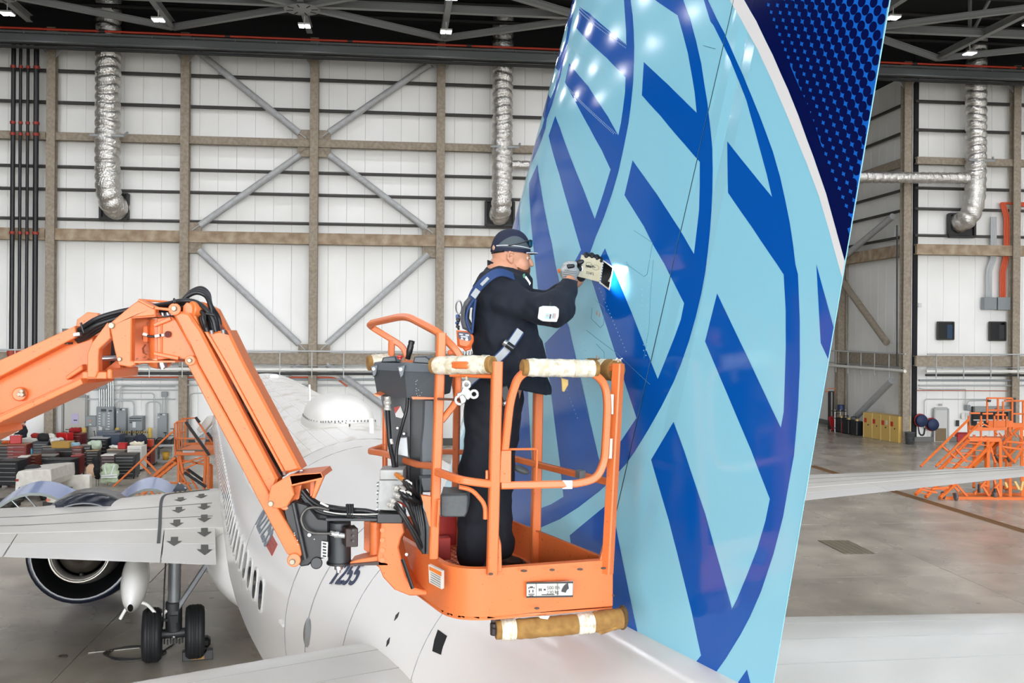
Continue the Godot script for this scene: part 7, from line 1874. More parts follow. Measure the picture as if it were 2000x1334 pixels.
	part(rl,"case",Shape.new().plate([W(-0.292,7.006,-5.2),W(-0.222,7,-5.2),W(-0.203,6.975,-5.2),W(-0.202,6.948,-5.2),W(-0.213,6.924,-5.2),W(-0.235,6.907,-5.2),W(-0.267,6.913,-5.2),W(-0.286,6.923,-5.2)],W(0,0,-0.09),0.014),mat("f0763c",0.4))
	part(rl,"label_plate",Shape.new().plate([W(-0.283,6.999,-5.198),W(-0.23,6.994,-5.198),W(-0.214,6.977,-5.198),W(-0.211,6.961,-5.198),W(-0.219,6.95,-5.198),W(-0.27,6.957,-5.198),W(-0.281,6.969,-5.198)],W(0,0,-0.01)),mat("1e2440",0.4))
	for e in [[W(-0.275,6.986,-5.195),W(-0.256,6.984,-5.195)],[W(-0.243,6.982,-5.195),W(-0.224,6.98,-5.195)],[W(-0.267,6.974,-5.195),W(-0.23,6.97,-5.195)]]: part(rl,"label_print",Shape.new().bar(e[0],e[1],0.007 if e[0].y > 6.97 else 0.003,0.003,W(0,0,1),0.0),mat("c9ccd4",0.5))
	part(rl,"warning_mark",Shape.new().plate([W(-0.27,6.958,-5.195),W(-0.262,6.97,-5.195),W(-0.251,6.957,-5.195)],W(0,0,-0.003)),mat("d9d4d0",0.5))
	part(rl,"warning_mark",Shape.new().cyl(W(-0.236,6.958,-5.197),W(-0.236,6.958,-5.194),0.008,14),mat("dadbdc",0.5))
	part(rl,"nozzle",Shape.new().plate([W(-0.259,6.912,-5.21),W(-0.211,6.923,-5.21),W(-0.216,6.905,-5.21),W(-0.246,6.896,-5.21)],W(0,0,-0.06),0.006),mat("e8672e",0.45))
	part(rl,"lower_grip",Shape.new().box(W(-0.312,6.89,-5.24),W(0.05,0.026,0.04),Basis(Vector3.BACK,0.1),0.006),mat("e8672e",0.45))
	part(rl,"cord",Shape.new().tube(curve([W(-0.28,7.009,-5.24),W(-0.289,7.036,-5.25),W(-0.28,7.058,-5.27)],4),0.006,7),blk)
	for k in 3: part(rl,"chain_link",Shape.new().tube([W(-0.245,6.897,-5.2) + W(0.015 * k,0,0),W(-0.248,6.878,-5.2) + W(0.015 * k,0,0)],0.005,7),steel)
	# scaffold hook hanging on the rail
	var hk := thing("scaffold_hook","grey steel double hook hanging from the rail below the white foam sleeve","hook",W(-0.212,6.652,-4.74))
	var hm := mat("8f8f8c",0.4,0.6)
	for r in [[W(-0.214,6.748,-4.72),0.016],[W(-0.178,6.703,-4.72),0.017],[W(-0.245,6.675,-4.72),0.02]]:
		var ring := []
		for q in 17: ring.append(r[0] + W(cos(TAU * q / 16.0) * r[1],sin(TAU * q / 16.0) * r[1],0))
		part(hk,"hook_ring",Shape.new().sweep(ring,Shape.rect(0.014,0.009,0.002),Vector3.BACK),hm)
	part(hk,"hook_body",Shape.new().plate([W(-0.231,6.734,-4.715),W(-0.209,6.734,-4.715),W(-0.195,6.72,-4.715),W(-0.187,6.691,-4.715),W(-0.206,6.674,-4.715),W(-0.236,6.688,-4.715),W(-0.257,6.688,-4.715),W(-0.26,6.707,-4.715),W(-0.241,6.712,-4.715)],W(0,0,-0.02),0.003),hm)
	part(hk,"hook_body",Shape.new().plate([W(-0.247,6.694,-4.7),W(-0.228,6.703,-4.7),W(-0.213,6.679,-4.7),W(-0.218,6.665,-4.7),W(-0.237,6.655,-4.7)],W(0,0,-0.012),0.002),hm)
	part(hk,"hook_bolt",Shape.new().cyl(W(-0.226,6.707,-4.72),W(-0.225,6.709,-4.69),0.007,8).cyl(W(-0.207,6.693,-4.72),W(-0.205,6.695,-4.69),0.006,8),steel)
	part(hk,"hook_rope",Shape.new().tube([W(-0.214,6.761,-4.72),W(-0.215,6.781,-4.74)],0.007,7),wrap)
	part(hk,"rusty_pin",Shape.new().cyl(W(-0.356,6.674,-4.8),W(-0.236,6.675,-4.73),0.006,8),mat("6a4434",0.6,0.3))
# ---- pipes,ducts and electrical gear on the hangar wall ----
func wfix(called: String,label: String,category: String,a: Vector2,b: Vector2,deep: float,m: Material,bev := 0.02,off := 0.22) -> Node3D: # a box on the wall,from its upper left corner a to its lower right corner b
	var o := wthing(called,label,category,(a.x + b.x) / 2,minf(a.y,b.y),off + deep / 2)
	part(o,"body",Shape.new().box(W(0,absf(a.y - b.y) / 2,0),W(absf(b.x - a.x),absf(a.y - b.y),deep),Basis(),bev),m,true)
	return o
func wface(o: Node3D,called: String,a: Vector2,b: Vector2,front: float,m: Material,th := 0.03) -> void: # a flat piece on the front of such a box
	var c := o.transform.origin
	var l := wall_frame.affine_inverse() * c
	part(o,called,Shape.new().box(W((a.x + b.x) / 2 - l.x,(a.y + b.y) / 2 - l.y,front - l.z),W(absf(b.x - a.x),absf(a.y - b.y),th),Basis(),0.004),m,true)
func wtube(called: String,label: String,category: String,pts: Array,r: float,d: float,m: Material,grp := "",round_ := 0.4) -> Node3D: # a run of pipe along the wall,through (s,y) points
	var o := wthing(called,label,category,pts[0].x,pts[0].y,d,grp)
	var q := []
	for p in pts: q.append(W(p.x - pts[0].x,p.y - pts[0].y,0))
	part(o,"run",Shape.new().tube(fillet(q,round_,5),r,8),m,true)
	return o
func duct_mesh(path: Array,r: float,seed_: int) -> Shape: # foil-wrapped flexible duct: bands of uneven bulges
	var pts := curve(path,9)
	var rows := []
	var dist := 0.0
	var x := Vector3.RIGHT
	for i in pts.size():
		if i > 0: dist += pts[i].distance_to(pts[i - 1])
		var t: Vector3 = (pts[mini(i + 1,pts.size() - 1)] - pts[maxi(i - 1,0)]).normalized()
		x = (x - t * x.dot(t)).normalized()
		var y := t.cross(x)
		var ring := []
		for q in 28:
			var k := 1.03 - 0.12 * pow(absf(cos(dist * 6.2 + 0.5 * sin(q * 0.45 + seed_ + dist))),5.0) + 0.012 * sin(q * 2.7 + i * 1.3)
			ring.append(pts[i] + (x * cos(TAU * q / 28.0) + y * sin(TAU * q / 28.0)) * r * k)
		rows.append(ring)
	return Shape.new().skin(rows)
func dense(a: Vector3,b: Vector3,step: float) -> Array:
	var out := []
	var n := maxi(1,int(a.distance_to(b) / step))
	for i in n: out.append(a.lerp(b,float(i) / n))
	return out
func make_services() -> void:
	var black := mat("141416",0.45)
	var grey := mat("8e9293",0.45)
	var pipe_grey := mat("b4b6b5",0.4,0.2)
	var red := mat("8f2a1c",0.5)
	var off_white := mat("dddbd4",0.4)
	# four black risers with red couplings
	for e in [[V(-29.354,23.508),V(-29.376,5.548),0.13,"outermost and thickest"],[V(-28.972,23.523),V(-28.951,5.55),0.09,"second from the left"],[V(-28.56,23.539),V(-28.554,5.551),0.09,"third from the left"],[V(-28.092,23.558),V(-28.085,5.553),0.15,"nearest the brown column"]]:
		var o := wthing("riser_pipe","black vertical pipe with red couplings at the left edge, " + e[3],"pipe",e[1].x,e[1].y,1.0,"black risers at the left edge")
		var top: float = e[0].y - e[1].y
		part(o,"run",Shape.new().tube([W(e[0].x - e[1].x,top,0),W(0,0,0)],e[2],14),black,true)
		for y in [22.184,18.941,18.286,12.544]:
			part(o,"coupling",Shape.new().cyl(W(0,y - e[1].y - 0.09,0),W(0,y - e[1].y + 0.09,0),e[2] + 0.03,14,0.02),red,true)
		part(o,"elbow",Shape.new().ball(W(0,0.0,0),Vector3(e[2] + 0.12,0.3,e[2] + 0.12),8),mat("a5442c",0.5),true)
	# foil ducts
	var r1 := 0.70
	for e in [[V(-23.995,17.238).x,16.341,V(-23.708,14.227),0.70,"at left between the first two columns",V(-24.61,15.016),V(-23.051,13.531)],[V(-0.824,17.873).x,15.998,V(-0.904,14.241),0.62,"just left of the tail fin",V(-1.728,15.063),V(0.004,13.576)],[V(29.922,18.716).x,17.063,V(29.412,14.396),0.64,"at right beyond the fin",V(28.618,14.892),V(30.372,13.419)]]:
		var s: float = e[0]
		var o := wthing("air_duct","silver foil-wrapped air duct hanging down the wall " + e[4],"duct",s,e[2].y,1.3)
		var b := W(e[2].x - s,0,-0.5)
		var path := dense(W(0,26.3 - e[2].y,0),W(0,e[1] - e[2].y,0),0.5)
		path.append_array([W(0,e[1] - e[2].y,0),W(b.x * 0.15,(e[1] - e[2].y) * 0.5,0),W(b.x * 0.5,(e[1] - e[2].y) * 0.16,-0.15),b,b + W(b.x * 0.3,-0.1,-0.45)])
		part(o,"sleeve",duct_mesh(path,e[3],int(s)),foil,true)
		part(o,"bracket",Shape.new().bar(W(-e[3] - 0.15,18.195 - e[2].y,0.5),W(e[3] + 0.35,18.195 - e[2].y,0.5),0.1,0.12,Vector3.UP).bar(W(e[3] + 0.3,18.195 - e[2].y,0.5),W(e[3] + 0.45,18.493 - e[2].y,0.1),0.1,0.1),grey,true)
		var fo := wthing("duct_opening","black square vent frame behind the duct " + e[4],"vent frame",(e[5].x + e[6].x) / 2,e[6].y,0.42)
		var w2: float = (e[6].x - e[5].x) / 2; var hh: float = e[5].y - e[6].y
		part(fo,"hood",Shape.new().bar(W(-w2,0,0),W(-w2,hh,0),0.14,0.3,Vector3.BACK).bar(W(w2,0,0),W(w2,hh,0),0.14,0.3,Vector3.BACK).bar(W(-w2,0,0),W(w2,0,0),0.14,0.3,Vector3.BACK).bar(W(-w2,hh,0),W(w2,hh,0),0.1,0.3,Vector3.BACK),mat("242424",0.6),true)
		part(fo,"back_plate",Shape.new().box(W(0,hh / 2,-0.1),W(w2 * 2,hh,0.05)),mat("3a3a39",0.8),true)
	for e in [[V(-0.221,17.201),V(2.152,17.169),0.28,"short branch duct left of the fin"],[V(17.9,16.948),V(29.366,17.102),0.36,"horizontal duct right of the fin"]]:
		var o := wthing("branch_duct","silver foil " + e[3],"duct",e[0].x,e[0].y,1.3)
		var pth := dense(W(0,0,0),W(e[1].x - e[0].x,e[1].y - e[0].y,0),0.35)
		pth.append(W(e[1].x - e[0].x,e[1].y - e[0].y,0))
		part(o,"sleeve",duct_mesh(pth,e[2],3),foil,true)
	# walkway rail and the long pipes under it
	var runs := [["handrail","thin grey handrail above the long brown wall beam",686,0.05,1.5,pipe_grey],["handrail","thin lower rail just under the long brown wall beam",714.5,0.03,1.5,grey],["wall_pipe","thick white pipe running the length of the wall",722,0.11,1.35,off_white],["wall_pipe","dark pipe just under the thick white one",730,0.08,1.3,mat("2c2b2a",0.5)],["wall_pipe","grey conduit below the dark pipe",741,0.07,0.5,grey],["wall_pipe","lower grey conduit on the white wall",752,0.06,0.45,pipe_grey]]
	var heights := [5.757,4.888,4.654,4.407,4.032,3.689]
	for i in runs.size():
		var e = runs[i]
		for run in [[-40.0,6.0,"left of the fin"],[26.6,47.0,"right of the fin"]]:
			wtube(e[0],e[1] + ", " + run[2],"rail" if i < 2 else "pipe",[V(run[0],heights[i]),V(run[1],heights[i])],e[3],e[4],e[5],"long pipes on the wall")
		if i < 3:
			var sd := wthing(e[0],e[1] + ", on the receding side wall","rail" if i < 2 else "pipe",CORNER - 1.2,heights[i],0)
			part(sd,"run",Shape.new().tube([W(0,0,-16),W(0,0,1.5)],e[3],8),e[5],true)
	for k in 20:
		for run in [-34.6,27.2]:
			if run > 0 and k > 10: continue
			var s: float = run + k * 1.87
			var o := wthing("rail_post","thin grey post of the walkway rail","rail post",s,heights[1] - 0.7,1.5,"posts of the walkway rail")
			part(o,"post",Shape.new().bar(W(0,0,0),W(0,heights[0] + 0.75 - heights[1],0),0.05,0.06),pipe_grey,true)
	for k in 6:
		var o := wthing("rail_post","thin grey post of the walkway rail on the side wall","rail post",CORNER - 1.2,heights[1] - 0.7,-0.6 - 2.0 * k,"posts of the side walkway rail")
		part(o,"post",Shape.new().bar(W(0,0,0),W(0,heights[0] + 0.75 - heights[1],0),0.06,0.06),pipe_grey,true)
	wtube("conduit","orange conduit on the wall behind the radome, bent down at its end","conduit",[V(-23.254,4.138),V(-10.83,4.159),V(-10.12,3.6)],0.05,0.5,mat("c4552e",0.5))
	wtube("cable_drop","thin black cable hanging down the corner column right of the fin","cable",[V(24.436,13.95),V(24.502,4.988)],0.05,1.6,black)
	var sb := wthing("brace","grey tube brace of the side wall going down right","brace",CORNER - 0.9,6.441,-1.5)
	part(sb,"tube",Shape.new().tube([W(0,0,0),W(0,11.431 - 6.441,-7.6)],0.24,12),fire_proof,true)
	for e in [[12.559,-8.4,14.809,-0.8,"grey tube brace of the side wall going up right"],[3.931,-0.8,0.6,-6.8,"grey tube brace of the side wall running down behind the yellow cabinets"]]:
		var o := wthing("brace",e[4],"brace",CORNER - 0.9,e[2],e[3])
		part(o,"tube",Shape.new().tube([W(0,0,0),W(0,e[0] - e[2],e[1] - e[3])],0.22,12),grey_paint,true)
	# electrical gear at the left
	var cab := mat("83888a",0.45)
	var tag_white := mat("cfd0ce",0.5)
	var dark := mat("2d3032",0.5)
	var c1 := wfix("switch_box","small grey switch box with an orange tag, left of the breaker panels","electrical box",V(-25.368,1.855),V(-24.749,1.243),0.3,cab)
	wface(c1,"tag",V(-25.132,1.611),V(-25.014,1.519),0.54,mat("c98a6c",0.5)); wface(c1,"tag",V(-25.13,1.397),V(-25.013,1.305),0.54,tag_white)
	var c2 := wfix("breaker_panel","large grey breaker panel covered with white labels","electrical panel",V(-24.698,2.403),V(-23.713,0.108),0.45,cab)
	for k in 9:
		wface(c2,"breaker",V(-24.563,2.067) + V(0,-0.16 * k),V(-24.46,2.006) + V(0,-0.16 * k),0.69,tag_white); wface(c2,"breaker",V(-24.049,2.066) + V(0,-0.16 * k),V(-23.931,2.004) + V(0,-0.16 * k),0.69,tag_white)
	wface(c2,"grille",V(-24.433,2.28),V(-24.138,2.127),0.69,dark); wface(c2,"grille",V(-24.422,0.723),V(-24.127,0.538),0.69,mat("5c6062",0.5)); wface(c2,"name_plate",V(-23.992,2.218),V(-23.815,2.126),0.69,dark); wface(c2,"notice",V(-24.161,1.119),V(-24.013,1.027),0.69,tag_white); wface(c2,"notice",V(-24.543,1.212),V(-24.366,1.028),0.69,tag_white); wface(c2,"door_strip",V(-24.343,2.036),V(-24.191,1.272),0.69,mat("9ba0a1",0.4))
	var c3 := wfix("breaker_panel","tall narrow grey panel right of the labelled breaker panel","electrical panel",V(-23.61,2.309),V(-23.037,0.41),0.35,cab)
	wface(c3,"name_plate",V(-23.403,2.279),V(-23.285,2.186),0.6,dark); wface(c3,"notice",V(-23.256,2.278),V(-23.108,2.186),0.6,tag_white); wface(c3,"notice",V(-23.55,2.156),V(-23.49,2.034),0.6,tag_white)
	var c4 := wfix("transformer","grey transformer cabinet on legs with a white notice","transformer",V(-22.751,1.848),V(-22.006,1.018),0.8,cab)
	wface(c4,"vent",V(-22.721,1.787),V(-22.04,1.724),1.04,dark); wface(c4,"vent",V(-22.72,1.634),V(-22.04,1.586),1.04,dark); wface(c4,"notice",V(-22.542,1.541),V(-22.363,1.204),1.04,tag_white); wface(c4,"name_plate",V(-22.72,1.542),V(-22.572,1.48),1.04,dark)
	for k in 3: part(c4,"leg",Shape.new().bar(W(-0.3 + 0.3 * k,0.02,0.1),W(-0.3 + 0.3 * k,-0.9,0.1),0.08,0.08),dark,true)
	var c5 := wfix("breaker_panel","narrow grey panel right of the transformer, fed by conduits from above","electrical panel",V(-21.241,1.998),V(-20.695,0.459),0.35,cab)
	wface(c5,"name_plate",V(-21.092,1.967),V(-20.973,1.905),0.6,dark); wface(c5,"notice",V(-20.944,1.967),V(-20.794,1.889),0.6,tag_white); wface(c5,"notice",V(-21.21,1.814),V(-21.12,1.721),0.6,tag_white)
	wfix("junction_box","grey junction box above the large breaker panel","electrical box",V(-24.826,3.99),V(-24.176,3.441),0.4,cab)
	wfix("junction_box","small grey junction box above the narrow panel at right","electrical box",V(-21.042,3.288),V(-20.712,2.981),0.3,cab)
	for k in 7:
		var s: float = lerpf(-24.585,-23.821,k / 6.0)
		wtube("conduit","bare metal conduit dropping into the large breaker panel, one of a close row","conduit",[V(s,3.96 if k > 2 else 3.441),V(s,2.403)],0.055,0.45,mat("c3c5c4",0.3,0.5),"conduits over the breaker panel")
	for e in [[[V(-23.728,2.432),V(-23.554,2.738),V(-22.728,2.737),V(-22.637,2.492),V(-22.633,1.848)],"arched conduit between the breaker panel and the transformer"],[[V(-21.952,1.816),V(-21.957,2.552),V(-21.78,2.675),V(-21.246,2.674),V(-21.126,2.49),V(-21.122,1.998)],"arched conduit between the transformer and the narrow panel"],[[V(-23.433,2.309),V(-23.441,3.502),V(-23.265,3.594),V(-20.27,3.596)],"tall conduit rising from the narrow panel and turning right"],[[V(-21.473,1.108),V(-21.486,3.104),V(-21.635,3.196),V(-23.675,3.196)],"long conduit dropping to a socket right of the transformer"],[[V(-25.579,2.831),V(-20.264,2.827)],"level grey conduit run above all the cabinets"],[[V(-26.02,3.379),V(-20.119,3.381)],"thin level conduit high over the door"],[[V(-19.385,0.946),V(-19.4,3.104),V(-19.221,3.196),V(-18.621,3.196)],"thin conduit right of the column behind the boom"]]:
		wtube("conduit",e[1],"conduit",e[0],0.04,0.34,pipe_grey,"",0.3)
	for k in 3: wtube("conduit","short conduit dropping into the narrow panel, one of three","conduit",[V(-20.98,2.981) + V(0.12 * k,0),V(-20.974,1.997) + V(0.12 * k,0)],0.03,0.36,pipe_grey,"conduits over the narrow panel")
	var d1 := wthing("door_1","tall grey steel door with a lilac notice, behind the tool boxes","door",-26.027,0,0.24)
	var dh := 2.953; var dw := -25.428 - -26.624
	part(d1,"leaf",Shape.new().box(W(0,dh / 2,0.05),W(dw,dh,0.1),Basis(),0.01),mat("b5b1a8",0.5),true)
	part(d1,"door_frame",Shape.new().bar(W(-dw / 2 - 0.08,0,0.05),W(-dw / 2 - 0.08,dh + 0.1,0.05),0.12,0.2,Vector3.BACK).bar(W(dw / 2 + 0.08,0,0.05),W(dw / 2 + 0.08,dh + 0.1,0.05),0.12,0.2,Vector3.BACK).bar(W(-dw / 2,dh + 0.06,0.05),W(dw / 2,dh + 0.06,0.05),0.12,0.2,Vector3.UP),mat("8a8a86",0.5),true)
	part(d1,"notice",Shape.new().box(W(0.02,dh * 0.57,0.11),W(0.4,0.6,0.02)),mat("b3a8c4",0.6),true)
	part(d1,"notice_print",Shape.new().box(W(0.05,dh * 0.54,0.125),W(0.2,0.06,0.01)),dark,true)
	part(d1,"door_handle",Shape.new().bar(W(-dw / 2 + 0.1,1.05,0.14),W(-dw / 2 + 0.28,1.05,0.14),0.04,0.04),dark,true)
	d1.set_meta("kind","structure")
	# yellow bollards with a striped barrier tape
	for e in [[W(-25.084,0,-58.442),"left"],[W(-23.19,0,-58.556),"middle"],[W(-21.303,0,-58.669),"right"]]:
		var o := thing("bollard","yellow bollard before the electrical panels, the %s one of three" % e[1],"bollard",e[0],0.0,"yellow bollards")
		part(o,"post",Shape.new().lathe([Vector2(0.125,0),Vector2(0.125,1.1),Vector2(0.11,1.17),Vector2(0.06,1.2),Vector2(0,1.21)],Transform3D(Basis(),e[0]),18),mat("d3b458",0.5))
	var tp := thing("barrier_tape","black and yellow striped tape strung between the bollards","barrier tape",W(-24.175,0,-58.496))
	for k in 44:
		var a: Vector3 = W(-24.284,0.861,-58.6).lerp(W(-21.33,0.882,-58.6),k / 44.0); var b: Vector3 = W(-24.284,0.861,-58.6).lerp(W(-21.33,0.882,-58.6),(k + 1) / 44.0)
		part(tp,"stripe",Shape.new().plate([a,b + W(0,0,0),b + W(0.03,0.1,0),a + W(0.03,0.1,0)],W(0,0,-0.02)),mat("c8ad5a",0.5) if k % 2 else mat("232323",0.5))
	# right hand wall
	for e in [[V(27.977,7.833),V(29.091,6.697),"left"],[V(31.593,7.862),V(32.721,6.651),"right"]]:
		var a: Vector2 = e[0]; var b: Vector2 = e[1]
		var o := wthing("window_%d" % (1 if e[2] == "left" else 2),"small dark square window in the white wall, the %s one of two" % e[2],"window",(a.x + b.x) / 2,b.y,0.2)
		o.set_meta("kind","structure")
		var w := b.x - a.x; var hh := a.y - b.y
		part(o,"pane",Shape.new().box(W(0,hh / 2,0.02),W(w,hh,0.03)),mat("0c1013",0.12),true)
		part(o,"window_frame",Shape.new().bar(W(-w / 2,0,0.06),W(-w / 2,hh,0.06),0.08,0.12,Vector3.BACK).bar(W(w / 2,0,0.06),W(w / 2,hh,0.06),0.08,0.12,Vector3.BACK).bar(W(-w / 2,0,0.06),W(w / 2,0,0.06),0.08,0.12,Vector3.BACK).bar(W(-w / 2,hh,0.06),W(w / 2,hh,0.06),0.08,0.12,Vector3.BACK),mat("2e2b27",0.5),true)
		part(o,"curtain",Shape.new().box(W(w * 0.28,hh * 0.45,0.045),W(w * 0.34,hh * 0.8,0.02)),mat("1f3a52" if e[2] == "left" else "2c2f30",0.6),true)
	wfix("junction_box","left of two grey boxes under the cable trunking on the right wall","electrical box",V(31.005,9.48),V(31.875,8.677),0.4,cab)
	wfix("junction_box","right of two grey boxes, under the orange trunking","electrical box",V(31.959,9.49),V(32.851,8.652),0.4,cab)
	for e in [[[V(31.722,14.766),V(31.742,12.059),V(31.424,11.209),V(31.437,9.484)],"b3b6b6","grey"],[[V(34.322,15.736),V(32.328,15.693),V(32.642,14.784),V(32.66,12.345),V(32.398,11.223),V(32.411,9.495)],"c8522c","orange"]]:
		for k in 4:
			var pts := []
			for p in e[0]: pts.append(p + V(-0.16 + 0.11 * k,-0.1 * k if e[2] == "orange" and p.x > 33.6 else 0.0))
			wtube("conduit",e[2] + " conduit of a flat bundle of four on the right wall","conduit",pts,0.055,0.42,mat(e[1],0.5),e[2] + " conduit bundle",0.15)
	wtube("conduit","thin orange wire looping down the wall beside the orange conduits","conduit",[V(33.142,13.268),V(32.94,11.23),V(32.955,9.196)],0.025,0.4,mat("c0633f",0.5))
	wfix("thermostat","small white box on the blank wall right of the corner column","wall box",V(26.584,9.063),V(26.834,8.797),0.12,tag_white)
	var d2 := wthing("door_2","grey door with a brown kick plate at right","door",28.238,0,0.24)
	d2.set_meta("kind","structure")
	var w3 := 28.666 - 27.811
	part(d2,"leaf",Shape.new().box(W(0,1.05,0.05),W(w3,2.1,0.1),Basis(),0.01),mat("c2c2be",0.5),true)
	part(d2,"kick_plate",Shape.new().box(W(-0.03,0.46,0.11),W(w3 - 0.12,0.86,0.02)),mat("7b6a51",0.4,0.3),true)
	part(d2,"door_frame",Shape.new().bar(W(-w3 / 2 - 0.05,0,0.05),W(-w3 / 2 - 0.05,2.18,0.05),0.1,0.2,Vector3.BACK).bar(W(w3 / 2 + 0.05,0,0.05),W(w3 / 2 + 0.05,2.18,0.05),0.1,0.2,Vector3.BACK).bar(W(-w3 / 2,2.16,0.05),W(w3 / 2,2.16,0.05),0.1,0.2,Vector3.UP),mat("a9aaa7",0.5),true)
	part(d2,"door_sign",Shape.new().box(W(-0.05,2.42,0.05),W(0.24,0.14,0.04)),mat("9d9a90",0.5),true)
	var sc := wfix("service_hatch","dark serving hatch with a grey shutter box behind the orange stand","counter",V(30.376,2.317),V(32.837,0.787),0.25,mat("121314",0.6))
	wface(sc,"shutter_box",V(30.376,2.317),V(32.828,1.974),0.55,mat("8a8b88",0.5),0.2); wface(sc,"shelf",V(30.382,1.473),V(32.833,1.397),0.5,mat("b9b9b5",0.5),0.1); wface(sc,"stored_goods",V(30.634,1.337),V(31.068,1.031),0.48,mat("cfcabf",0.6),0.08); wface(sc,"red_sign",V(31.743,2.213),V(32.032,2.111),0.67,mat("7d1a16",0.5))
	wfix("switch_box","grey switch box on the wall left of the serving hatch","electrical box",V(29.909,2.419),V(30.163,2.047),0.3,cab)
	for e in [[[V(27.069,0.912),V(27.056,2.691),V(27.197,2.792),V(31.523,2.788)],"grey conduit framing the door from the hose reels to the hatch"],[[V(29.902,3.43),V(29.909,2.419)],"grey conduit dropping to the switch box"],[[V(26.696,3.496),V(27.051,3.429),V(29.902,3.43)],"grey conduit with a bend high on the right wall"],[[V(30.017,2.418),V(30.122,2.688),V(31.703,2.721)],"grey conduit leaving the switch box to the right"]]:
		wtube("conduit",e[1],"conduit",e[0],0.035,0.34,pipe_grey,"",0.25)
	wtube("wall_pipe","thin red sprinkler pipe low on the right wall","pipe",[V(26.484,3.362),V(33.325,3.33)],0.03,0.4,mat("b5654a",0.5))
	for e in [[V(26.747,1.417),"left"],[V(27.529,1.145),"right"]]:
		var o := wthing("hose_reel","dark blue and red coiled hose on the wall, the %s of two" % e[1],"hose reel",e[0].x,e[0].y,0.5)
		part(o,"drum",Shape.new().lathe([Vector2(0.1,-0.2),Vector2(0.36,-0.2),Vector2(0.4,-0.12),Vector2(0.34,0.0),Vector2(0.4,0.12),Vector2(0.36,0.2),Vector2(0,0.2)],Transform3D(Basis(Vector3.RIGHT,Vector3.BACK,Vector3.UP),W(0,0,0)),20),mat("1d2c4f",0.6),true)
		part(o,"red_rim",Shape.new().lathe([Vector2(0.38,-0.2),Vector2(0.44,-0.18),Vector2(0.44,-0.08),Vector2(0.38,-0.06)],Transform3D(Basis(Vector3.RIGHT,Vector3.BACK,Vector3.UP),W(0.03,0,0)),20),mat("a02c26",0.5),true)
	for e in [[V(29.417,1.206),"dark key rack","2a2a2b"],[V(29.807,1.677),"paper notice","d8d6d0"],[V(30.058,1.676),"paper notice","c8c5be"]]:
		wfix("wall_board",["small dark key rack on the wall right of the door","left paper notice above the red bin","right paper notice above the red bin"][0 if e[2] == "2a2a2b" else (1 if e[2] == "d8d6d0" else 2)],"notice",e[0] + V(-0.12,0.2),e[0] + V(0.12,-0.2),0.06,mat(e[2],0.6))
# ---- things standing about on the hangar floor ----
func bars(o: Node3D,called: String,list: Array,w: float,m: Material) -> void:
	for e in list: part(o,called,Shape.new().bar(e[0],e[1],w,w,Vector3.UP if absf((e[1] - e[0]).normalized().y) < 0.9 else Vector3.BACK,w * 0.15),m)
func back(list: Array,by: Vector3) -> Array:
	var out := []
	for e in list: out.append([e[0] + by,e[1] + by])
	return out
func cabinet(label: String,at: Vector3,w: float,h: float,d: float,hex: String,drawers: int,top_hex := "",cat := "tool chest") -> Node3D: # a wheeled tool cabinet with drawers
	var o := thing("tool_cabinet",label,cat,at,rng.randf_range(-0.12,0.12) + 0.1,"tool cabinets on the hangar floor")
	var m := mat(hex,0.4)
	part(o,"body",Shape.new().box(W(0,0.1 + h / 2 - 0.05,-d / 2),W(w,h - 0.1,d),Basis(),0.02),m,true)
	for k in drawers:
		var y := 0.14 + (h - 0.2) * (k + 0.5) / drawers
		var dr := part(o,"drawer",Shape.new().box(W(0,y,0.012),W(w * 0.9,(h - 0.2) / drawers - 0.025,0.03),Basis(),0.008),m,true)
		part(dr,"handle",Shape.new().box(W(0,y + (h - 0.2) / drawers * 0.32,0.035),W(w * 0.8,0.022,0.03),Basis(),0.005),mat("9c9a96",0.3,0.5),true)
	if top_hex: part(o,"top_mat",Shape.new().box(W(0,h + 0.02,-d / 2),W(w * 1.02,0.05,d * 1.02),Basis(),0.015),mat(top_hex,0.6),true)
	for sx in [-1,1]:
		for sz in [-0.12,-0.88]: part(o,"castor",Shape.new().cyl(W(sx * w * 0.42 - 0.02,0.055,d * sz),W(sx * w * 0.42 + 0.02,0.055,d * sz),0.055,10),black_rubber,true)
	return o
func on_top(called: String,label: String,cat: String,at: Vector3,s: Vector3,hex: String,kind := 0) -> void: # something small lying on a cabinet
	var o := thing(called,label,cat,at,rng.randf_range(-0.4,0.4))
	if kind == 0:
		part(o,"case",Shape.new().box(W(0,s.y / 2,0),s,Basis(),0.03),mat(hex,0.45),true)
		part(o,"lid",Shape.new().box(W(0,s.y * 0.98,0),W(s.x * 1.02,s.y * 0.12,s.z * 1.02),Basis(),0.015),mat(hex,0.4),true)
		part(o,"handle",Shape.new().tube([W(-s.x * 0.2,s.y,0),W(-s.x * 0.15,s.y + 0.07,0),W(s.x * 0.15,s.y + 0.07,0),W(s.x * 0.2,s.y,0)],0.015,6),mat("2a2a2a",0.5),true)
	else:
		var f := Flesh.new()
		f.k = 0.12
		for k in 4: f.limb(W((k - 1.5) * s.x * 0.22,s.y * 0.42,0),W((k - 1.5) * s.x * 0.24,s.y * (0.5 + 0.12 * (k % 2)),s.z * 0.1),s.y * 0.38,s.y * 0.3)
		f.wrinkle = cloth_noise(6.0,int(s.x * 100))
		f.wrinkle_depth = 0.05
		f.cuts = [Plane(Vector3.DOWN,W(0,0.0,0))]
		part(o,"cloth",f.mesh(0.045),mat(hex,0.8),true)
